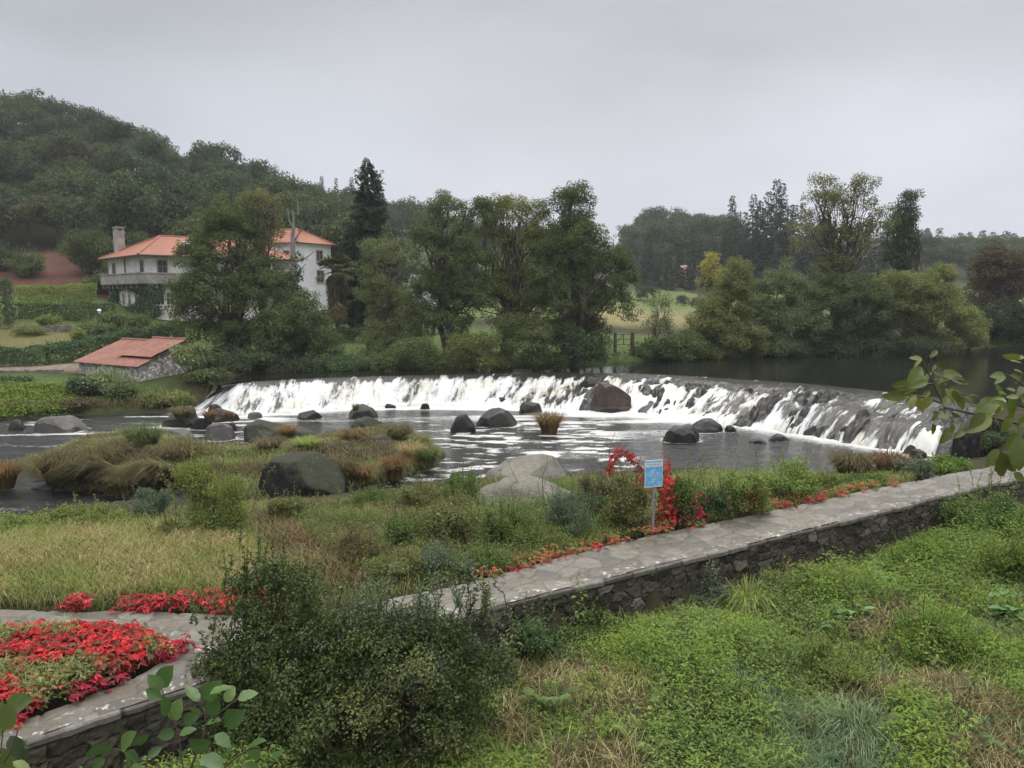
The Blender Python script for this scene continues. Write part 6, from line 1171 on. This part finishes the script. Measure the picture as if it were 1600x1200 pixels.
# ---------------------------------------------------------------- meadow below the causeway
rng = np.random.default_rng(800)
n = 110000; x = rng.uniform(-9, 27, n); y = rng.uniform(6.5, 31, n); fr_d = sdf(front_poly, x, y); k = (fr_d < -.12) & (np.abs(x / y) < .95) & (rng.uniform(0, 1, n) < np.clip(16 / y, .35, 1)); x, y, fr_d = x[k], y[k], fr_d[k]
P = np.stack([x, y, H(x, y)], 1); pxx = 800 + 1200 * x / y
sel = fbm(x * .42 + 3, y * .42, 3, 3); sel2 = fbm(x * .8, y * .8, 13, 3); mound = fbm(x * .55, y * .55, 21, 3)
Pp = P.copy(); scr_y = 460 + 1200 * (CAMZ - P[:, 2]) / y
dry = ((pxx > 1350) & (scr_y > 985) & (sel2 > .53)) | ((pxx > 780) & (pxx < 1030) & (scr_y > 1080) & (sel2 > .53))
blue = ((pxx > 1150) & (pxx < 1430) & (scr_y > 1090) & (sel2 < .52)) | (sel < .24)
tallg = (~dry) & (~blue) & (sel > .60)
hb = (~dry) & (~blue)
hgt = (.28 + 2.1 * np.clip(mound - .30, 0, 1)) * (1 - .55 * sm(-1.5, -.2, fr_d))
sel = sel + rng.normal(size=len(x)) * .05; sel2 = sel2 + rng.normal(size=len(x)) * .06
nearwall = sm(-1.8, -.2, fr_d)
def pick(mask, frac): return mask & (rng.uniform(0, 1, len(x)) < frac)
g = G(); k = pick(hb & (sel2 < .52), .8); herbs(g, P[k], hgt[k] * rng.uniform(.6, 1.15, k.sum()), rng, 19, .095, .20, .62, spread=.15); tag(g.build('undergrowth', L['bright']), 'bright green leafy undergrowth filling the low meadow', kind='stuff')
g = G(); k = pick(hb & (sel2 > .46), .8); herbs(g, P[k], hgt[k] * rng.uniform(.5, 1.1, k.sum()), rng, 18, .085, .22, .5, spread=.13); tag(g.build('undergrowth', L['herb']), 'mid green leafy undergrowth filling the low meadow', kind='stuff')
g = G(); k = pick(hb & (nearwall > .2), .9); herbs(g, P[k], (.15 + .22 * nearwall[k]) * rng.uniform(.5, 1.1, k.sum()), rng, 18, .075, .25, .45, spread=.13); tag(g.build('undergrowth', L['olive']), 'olive weeds crowding the foot of the causeway wall', kind='stuff')
def bl(mask, rep, hlo, hhi, w, ln, m, nm, lb):
    k = np.repeat(np.where(mask)[0], rep); n = len(k); q = P[k] + rng.normal(size=(n, 3)) * [.10, .10, 0]; g = G(); az = rng.uniform(0, 6.28, len(x))[k] + rng.normal(size=n) * .8
    g.blades(q, rng.uniform(hlo, hhi, n) * (.7 + .8 * mound[k]), w, rng.uniform(.4, ln, n), rng, np.clip(sel2[k] * .8 - .1 + rng.uniform(-.2, .4, n), 0, 1), az, .7); tag(g.build(nm, L[m]), lb, kind='stuff')
bl(pick(tallg, .35), 5, .3, .75, .014, 1.3, 'grass', 'green_grass', 'fresh arching grass in the low meadow'); bl(dry, 5, .25, .6, .014, 1.5, 'brown', 'dry_grass', 'dry tan and brown grass patches in the low meadow'); bl(pick(dry, .5), 4, .25, .7, .011, 1.5, 'straw', 'straw_grass', 'pale straw blades among the brown meadow patches'); bl(blue, 6, .3, .62, .016, 1.5, 'bluegrass', 'blue_grass', 'bluish green curving grass at the bottom of the low meadow'); bl(pick(hb, .4), 4, .25, .65, .012, 1.2, 'olive', 'meadow_grass', 'dull green grass under the leafy plants of the low meadow')
g = G(); k = pick(dry, .3); herbs(g, P[k], (.12 + .8 * np.clip(mound[k] - .3, 0, 1)) * rng.uniform(.6, 1.1, k.sum()), rng, 15, .085, .22, .5); tag(g.build('undergrowth', L['olive']), 'green weeds pushing through the dry meadow patches', kind='stuff')
def mshrub(label, px, py, wpx, hpx, m, seed, **kw): return shrub_px(label, px, py, wpx, hpx, m, seed, **kw)
mshrub('bright green weed bush at the wall, nearest the right edge of the meadow', 1560, 925, 150, 95, 'bright', 811, leaf=.075, w=.22, lumps=8, skin=.35); mshrub('bright green weed bush left of the one at the right edge', 1450, 905, 150, 78, 'bright', 812, leaf=.075, w=.22, lumps=8, skin=.35); mshrub('bright green leafy mound in the middle of the meadow', 1440, 1030, 180, 90, 'bright', 813, leaf=.07, w=.24, lumps=8); mshrub('dark green shrub overhanging the far end of the causeway wall', 1545, 850, 150, 105, 'herb', 814, leaf=.075, lumps=9, skin=.4)
mshrub('olive scrub at the wall below the blue sign', 1240, 945, 120, 70, 'olive', 815, leaf=.065); mshrub('bluish weed climbing the wall beside the sword grass', 1110, 960, 70, 75, 'blue', 816, leaf=.06, skin=.35); mshrub('green bramble at the wall foot right of the big dark bush', 900, 1010, 160, 75, 'herb', 817, leaf=.07, lumps=8); mshrub('dark green bramble between the big bush and the wall foot', 830, 1040, 120, 100, 'hedge', 818, leaf=.065, lumps=8); mshrub('low lime green weed mound near the bottom right', 1130, 1150, 160, 90, 'bright', 819, leaf=.065, w=.24, lumps=8); mshrub('yellow green weed mound below the bright leafy mound', 1300, 1080, 170, 80, 'lime', 820, leaf=.065, w=.22, lumps=8)
for i, (lb, px, py, w_, h_, m_) in enumerate((('pale sword grass clump at the foot of the wall', 1170, 960, 110, 66, 'grass'), ('yellow green reed clump in the middle of the meadow', 1000, 1085, 70, 66, 'grass'), ('smaller yellow green reed clump left of the brown patch', 935, 1100, 60, 56, 'grass'), ('blue green arching grass clump at the bottom right', 1340, 1160, 150, 70, 'bluegrass'), ('second blue green arching grass clump at the bottom', 1220, 1190, 140, 60, 'bluegrass'), ('brown feathery grass clump at the right edge', 1500, 1130, 150, 80, 'brown'))):
    tussock(lb, px, py, w_, h_, L[m_], 830 + i, 420, None, wid=.02, lean=1.1)
for i in range(46):
    px, py = rng.uniform(780, 1640), rng.uniform(930, 1230); c = Gp(np.array([px]), np.array([py]))[0]
    if sdf(front_poly, c[:1], c[1:2])[0] > -.5: continue
    o = E('tall_weed', c, 'tall weed stalk standing above the meadow undergrowth', 'weed', 'tall weeds in the low meadow'); g = G(); g2 = G(); hh = rng.uniform(.7, 1.25); tip = c + np.array([rng.normal() * .15, rng.normal() * .15, hh]); q = limb_path(c, tip, rng, .1, 8); g2.tube(q, np.linspace(.010, .004, 8), 4); g2.build('stem', TWIG, o)
    n = int(rng.uniform(30, 80)); t = rng.uniform(1.5, 6.99, n); k = t.astype(int); b = q[k] + (q[k + 1] - q[k]) * (t - k)[:, None]; D = rdir(rng, n) * [1, 1, .5] + [0, 0, .15]; g.leaves(b + unit(D) * rng.uniform(0, .12, n)[:, None], D, unit(rdir(rng, n) * .5 + [0, 0, 1]), rng.uniform(.05, .14) * rng.uniform(.7, 1.2, n), rng.uniform(.12, .3), .06, .25, rng.uniform(0, 1, n)); g.build('foliage', L[('herb', 'bright', 'olive', 'russet', 'lime', 'brown')[rng.integers(6)]], o)
# broad leaved docks
def bigleaf(g, base, d, nrm, Ln, Wd_, a, bend=.25, fold=.18, n=7, shape=.85, wav=0.0):
    d = unit(np.asarray(d, float)[None])[0]; B = np.cross(nrm, d); B /= np.linalg.norm(B) + 1e-9; N_ = np.cross(d, B); t = np.linspace(0, 1, n); w = np.sin(np.pi * t ** shape) ** .8 * Wd_ * .5 + .004 * Ln; w[-1] = .002 * Ln; ce = base + d * (t * Ln)[:, None] - N_ * (bend * Ln * t * t)[:, None]
    rows = [ce + s * B * w[:, None] + N_ * (abs(s) * fold * w)[:, None] + N_ * (wav * w * np.sin(t * 19 + s * 2) * abs(s))[:, None] for s in (-1, -.5, 0, .5, 1)]; g.grid(np.stack(rows, 1), a)
for i, (lb, px, py, w_) in enumerate((('broad leaved dock plant below the wall, left one', 1335, 985, 80), ('broad leaved dock plant closest to the causeway wall', 1385, 905, 60), ('broad leaved dock between the wall and the bright leafy mound', 1370, 935, 80), ('large leaved dock plant at the right edge of the meadow', 1565, 960, 90), ('large leaved dock cluster under the right bright bush', 1585, 985, 90), ('small broad leaved dock beside the right bright bush', 1530, 905, 60))):
    c = Gp(np.array([px]), np.array([py]))[0]; rg = np.random.default_rng(840 + i); g = G(); r_ = w_ * c[1] / 2400
    for q in range(20):
        a = rg.uniform(0, 6.28); s = rg.uniform(.0, .45) * r_; b_ = c + [math.cos(a) * s, math.sin(a) * s, rg.uniform(.28, .55)]; d = np.array([math.cos(a), math.sin(a), rg.uniform(-.1, .6)]); bigleaf(g, b_, d, np.array([0, 0, 1.]), r_ * rg.uniform(.55, .95), r_ * rg.uniform(.3, .45), rg.uniform(0, 1), .3, .15, wav=.12); g.tube([c, c * .4 + b_ * .6 - [0, 0, .04], b_], .008, 4, a=.8)
    tag(g.build('dock_plant', L['dock'], smooth=True, loc=c), lb, 'plant')
# ferns
for i, (lb, px, py) in enumerate((('pale green fern in the middle of the low meadow', 1260, 1010), ('fern beside the brown meadow patch', 1060, 1140), ('fern at the wall foot under the far path end', 1420, 930), ('yellowing fern close to the big dark bush', 860, 1120), ('fern between the docks and the right edge', 1500, 1010), ('fern at the bottom edge left of the blue green grass', 1010, 1195))):
    c = Gp(np.array([px]), np.array([py]))[0]; rg = np.random.default_rng(860 + i); g = G()
    for q in range(11):
        a = rg.uniform(0, 6.28); d = np.array([math.cos(a), math.sin(a), 0]); t = np.linspace(0, 1, 24); s_ = rg.uniform(.6, .95); p = c + d * (t * .7 * s_)[:, None] + np.array([0, 0, 1]) * (.75 * s_ * np.sin(t * 2.0))[:, None]; sd_ = np.array([-d[1], d[0], 0])
        for s in (-1, 1): g.leaves(p, sd_ * s + d * .45, np.tile([0, 0, 1.], (24, 1)), .22 * (1 - t) ** .7 + .02, .12, .03, .25, rg.uniform(.2, .9))
        g.tube(p, .005, 4, a=.6)
    tag(g.build('fern', L['herb' if i % 2 else 'hedge'], loc=c), lb, 'fern')
# fern
c = Gp(np.array([1585]), np.array([1195]))[0]; rg = np.random.default_rng(850); g = G()
for q in range(13):
    a = rg.uniform(0, 6.28); d = np.array([math.cos(a), math.sin(a), 0]); t = np.linspace(0, 1, 26); p = c + d * (t * .75)[:, None] + np.array([0, 0, 1]) * (.55 * np.sin(t * 2.2))[:, None]; sd_ = np.array([-d[1], d[0], 0]); 
    for s in (-1, 1): g.leaves(p, sd_ * s + d * .45, np.tile([0, 0, 1.], (26, 1)), .24 * (1 - t) ** .7 + .02, .12, .03, .25, rg.uniform(.2, .8))
    g.tube(p, .006, 4, a=.6)
tag(g.build('fern', L['hedge'], loc=c), 'dark green fern at the bottom right corner', 'fern')

# ---------------------------------------------------------------- the big dark bush in front of the causeway
def big_bush(name, label, ells_px, Y, bpx, m, seed, leaf, cr, w, shoots, v0=.5, cov=1.25, dens=1.0):
    rg = np.random.default_rng(seed); k = Y / 1200; ells = [(*Q(cx, cy_, Y + dy), rx * k, max(rx * k * .8, .3), ry * k) for cx, cy_, rx, ry, dy in ells_px]; b = on(float(Q(bpx, 1100, Y)[0]), Y); o = E(name, b, label, 'bush')
    C = ell_clumps(ells, rg, cr, dens, .5); C = C[C[:, 2] > .1]; g = G(); clumps(g, C, cr * rg.uniform(.55, 1.3, len(C)), rg, leaf, w, cov, v0=v0, up=.5, dv=.55); gs = G()
    for c_ in C[rg.permutation(len(C))[:90]]: gs.tube(limb_path(b + rg.normal(size=3) * [.3, .2, 0] - [0, 0, .1], c_, rg, .12, 6), np.linspace(.035, .006, 6), 5)
    for px, py, l in shoots:
        tip = Q(px, py, Y + rg.uniform(-.3, .3)); base = tip - np.array([rg.normal() * .15, 0, l * k]); q = limb_path(base, tip, rg, .06, 8); gs.tube(q, np.linspace(.012, .003, 8), 4); n = int(46 * l / 60); t = rg.uniform(0, 7, n); i = np.minimum(t.astype(int), 6); p = q[i] + (q[i + 1] - q[i]) * (t - i)[:, None]; a = rg.uniform(0, 6.28, n); D = np.stack([np.cos(a), np.sin(a), rg.uniform(-.1, .8, n)], 1); g.leaves(p, D, unit(rdir(rg, n) * .6 + [0, -.2, .8]), leaf * rg.uniform(.7, 1.35, n), w, .1, .15, np.clip(v0 + .1 + rg.uniform(-.4, .5, n), 0, 1))
    g.build('foliage', m, o); gs.build('stems', TWIG, o, smooth=True); return o
rs = np.random.default_rng(5)
sh = [(430 + rs.normal() * 40, 870 + rs.uniform(-45, 60), rs.uniform(50, 120)) for _ in range(26)] + [(rs.uniform(300, 400), rs.uniform(930, 1040), rs.uniform(40, 80)) for _ in range(22)] + [(rs.uniform(470, 780), 940 + rs.uniform(-40, 40), rs.uniform(40, 90)) for _ in range(34)]
big_bush('dark_bush', 'big dark leaved bush in the foreground hiding part of the causeway', [(430, 930, 72, 70, .2), (400, 1020, 95, 90, .1), (520, 1090, 150, 120, 0), (640, 1080, 130, 110, -.1), (480, 1000, 110, 80, .2), (560, 1180, 200, 80, -.2), (430, 1120, 110, 90, -.2), (700, 1130, 80, 90, 0), (345, 1060, 50, 60, .1), (600, 1000, 90, 66, .25), (695, 1015, 72, 60, .25), (755, 1065, 50, 70, .15)], 12.0, 540, L['privet'], 901, .062, .24, .30, sh, v0=.45, cov=1.25)
sh = [(rs.uniform(560, 770), 930 + rs.uniform(-55, 50), rs.uniform(40, 100)) for _ in range(40)]
big_bush('willow_bush', 'grey green willow bush growing through the right side of the big dark bush', [(640, 980, 70, 50, .35), (700, 1000, 60, 50, .3), (570, 960, 50, 40, .45), (670, 1060, 50, 40, -.65)], 12.1, 660, L['blue'], 902, .075, .22, .16, sh, v0=.22, cov=.8, dens=.8)
big_bush('yellowing_bush', 'yellowing twiggy bush peeping out low on the big dark bush', [(560, 1120, 70, 45, -.9), (640, 1060, 45, 40, -.85), (480, 1150, 40, 40, -.9), (690, 1170, 60, 40, -.7)], 11.8, 575, L['olive'], 903, .05, .2, .28, [], v0=.35, cov=.55, dens=.7)

# ---------------------------------------------------------------- close leaves in front of the camera
def near_plant(name, label, cat, Y, leaves_px, stems_px, m, seed, wr=.55, extra=None, lift=0.0, fold=.2):
    rg = np.random.default_rng(seed); root = stems_px[0][0]; r0 = Q(root[0], root[1], Y); o = E(name, r0, label, cat); g = G(); gs = G()
    for st in stems_px:
        q = smooth_poly(np.array([Q(p[0], p[1], Y + (p[2] if len(p) > 2 else 0)) for p in st]), 24, 2); gs.tube(q, np.linspace(st[0][3] if len(st[0]) > 3 else .008, .0025, 24), 6)
    for bx, by, tx, ty in leaves_px:
        dy = rg.uniform(-.22, .22); B_ = Q(bx, by, Y + dy); T = Q(tx, ty, Y + dy + rg.uniform(-.5, .5) * np.hypot(tx - bx, ty - by) * Y / 1200); d = T - B_; ln = np.linalg.norm(d); nn_ = unit((rg.normal(size=3) * .55 + [0, -.75, .75])[None])[0]; bigleaf(g, B_, d, nn_, ln * 1.05, ln * wr * rg.uniform(.85, 1.15), np.clip(rg.normal(.5, .25), 0, 1), rg.uniform(.05, .3), fold, 9, .8, .10)
    g.build('leaves', m, o, smooth=True); gs.build('twigs', TWIG, o, smooth=True); return o
c8 = lambda l: [(1380 + a * .1916, 530 + b * .1916, 1380 + c * .1916, 530 + d * .1916) for a, b, c, d in l]
_rl = np.random.default_rng(77)
LV = c8([(320, 165, 222, 140), (318, 165, 238, 225), (400, 262, 432, 205), (395, 270, 300, 375), (400, 262, 505, 285), (480, 275, 515, 375), (555, 330, 718, 345), (270, 370, 78, 390), (280, 370, 190, 480), (185, 455, 5, 470), (200, 460, 98, 520), (265, 460, 208, 560), (270, 465, 300, 572), (345, 470, 290, 570), (400, 480, 330, 580), (540, 400, 628, 425), (510, 400, 575, 490), (480, 550, 545, 478), (610, 460, 655, 570), (660, 460, 752, 512), (690, 450, 788, 465), (400, 600, 510, 640), (470, 610, 392, 655), (310, 690, 228, 735), (400, 690, 430, 785), (560, 690, 572, 772), (350, 300, 300, 350), (440, 380, 480, 470), (420, 330, 500, 340), (380, 420, 320, 480), (450, 640, 540, 610), (620, 640, 560, 600), (660, 680, 610, 740),
    (1000, 300, 898, 290), (992, 310, 908, 360), (1065, 252, 1160, 265), (1040, 285, 1115, 325), (985, 480, 838, 600), (985, 470, 825, 545), (960, 545, 915, 610), (835, 600, 700, 725), (1030, 500, 1052, 620), (950, 440, 1010, 432), (1105, 760, 1015, 905), (1115, 800, 1088, 1045), (985, 945, 1085, 1080), (945, 895, 830, 1030), (1060, 1090, 1165, 1160), (1165, 370, 1095, 455), (1080, 420, 1010, 400), (1120, 480, 1180, 560), (1100, 600, 1020, 690), (1180, 640, 1110, 720), (900, 630, 960, 720), (1040, 640, 980, 760), (1160, 820, 1220, 960), (1200, 500, 1290, 560), (1240, 650, 1330, 760), (1280, 400, 1380, 380), (1300, 800, 1260, 940), (1010, 560, 940, 500), (1070, 360, 1130, 300), (890, 480, 800, 520), (1150, 140, 1088, 155), (1160, 120, 1230, 100)])
LV = LV + [tuple(np.array(l) + np.tile(_rl.normal(size=2) * 9, 2) + np.r_[0, 0, _rl.normal(size=2) * 6]) for l in LV if _rl.random() < .75]
near_plant('leafy_branch', 'leafy branch with bronze green leaves reaching in at the right edge', 'branch', 3.0, LV, [[(2300, 1700, 0.3, .04), (2150, 1100, .2), (1900, 760, .1), (1700, 690), (1610, 665), (1560, 650), (1505, 662), (1476, 640), (1462, 612), (1455, 580), (1441, 562)], [(1476, 632, 0, .004), (1450, 622), (1415, 616)], [(1466, 600, 0, .004), (1488, 592), (1510, 596)], [(1480, 628, 0, .004), (1500, 615), (1512, 618)], [(1700, 690, 0, .008), (1620, 620), (1585, 590), (1572, 585)], [(1620, 650, 0, .005), (1592, 690), (1590, 720)], [(1460, 600, 0, .004), (1435, 601), (1400, 606)], [(1660, 660, 0, .006), (1640, 600), (1605, 560), (1598, 552)], [(1610, 690, 0, .004), (1570, 712), (1560, 702)]], L['near_leaf'], 910, .50)
c1 = lambda l: [(a * .35, 780 + b * .35, c * .35, 780 + d * .35) for a, b, c, d in l]
LV = c1([(722, 852, 665, 788), (722, 885, 645, 852), (712, 830, 758, 755), (745, 965, 735, 885), (765, 985, 795, 905), (885, 905, 832, 828), (905, 890, 970, 828), (935, 872, 1035, 818), (1060, 892, 1142, 855), (900, 965, 845, 925), (935, 962, 965, 895), (1005, 905, 1045, 845), (1000, 1000, 1085, 955), (905, 1012, 975, 975), (1045, 1105, 978, 1150), (1105, 1105, 1175, 1065), (1120, 1095, 1150, 1165), (1200, 1160, 1268, 1122), (500, 1112, 398, 1118), (540, 1112, 585, 1045), (600, 1095, 660, 1055), (560, 1130, 620, 1190), (800, 1050, 870, 1020), (780, 1040, 705, 1060), (850, 1110, 930, 1090), (840, 1120, 780, 1170), (900, 1150, 990, 1190), (960, 1050, 1030, 1100), (660, 1150, 720, 1110), (1090, 1180, 1160, 1230), (820, 1000, 880, 960), (470, 1160, 400, 1200), (640, 1200, 560, 1240), (930, 1200, 860, 1240)])
near_plant('alder_sprig', 'young alder sprig with broad toothed leaves at the bottom left', 'sprig', 4.0, LV, [[(300, 2500, .3, .02), (300, 1500, .1), (290, 1210), (282, 1150), (266, 1120), (252, 1090), (250, 1070)], [(290, 1220, 0, .008), (318, 1150), (335, 1120), (371, 1092), (395, 1082)], [(310, 1240, 0, .008), (360, 1190), (395, 1165), (425, 1178)], [(300, 1300, 0, .008), (240, 1230), (195, 1172), (175, 1170)], [(325, 1140, 0, .005), (315, 1100), (308, 1092)]], L['near_alder'], 911, .68, fold=.16)
LV = [(8, 1110, 40, 1092), (6, 1118, 30, 1085), (4, 1125, 2, 1095), (10, 1140, 48, 1130), (4, 1150, -20, 1125), (12, 1160, 45, 1165), (6, 1170, 20, 1205), (2, 1180, -30, 1190), (15, 1150, 35, 1185), (5, 1140, 18, 1108), (-10, 1200, 30, 1215), (20, 1190, 50, 1205)]
near_plant('alder_sprig', 'dark leafy sprig tip at the very left edge of the picture bottom', 'sprig', 3.6, LV, [[(-40, 2600, .3, .02), (-30, 1500), (-10, 1240), (4, 1170), (8, 1110)], [(0, 1200, 0, .005), (20, 1170), (28, 1140)]], L['privet'], 912, .6)

# ---------------------------------------------------------------- rain haze over the valley
hz = bpy.data.materials.new('haze'); hz.use_nodes = True; nt = hz.node_tree; nt.nodes.clear(); vol = NN(nt, 'ShaderNodeVolumePrincipled', i_Density=HAZE_DENSITY, i_Anisotropy=0.0); vol.inputs['Color'].default_value = (.93, .95, 1.0, 1)
out = NN(nt, 'ShaderNodeOutputMaterial'); nt.links.new(vol.outputs[0], out.inputs['Volume'])
g = G(); g.box((100, 560, 55), (2300, 1720, 160)); o = tag(g.build('haze', hz), kind='stuff')
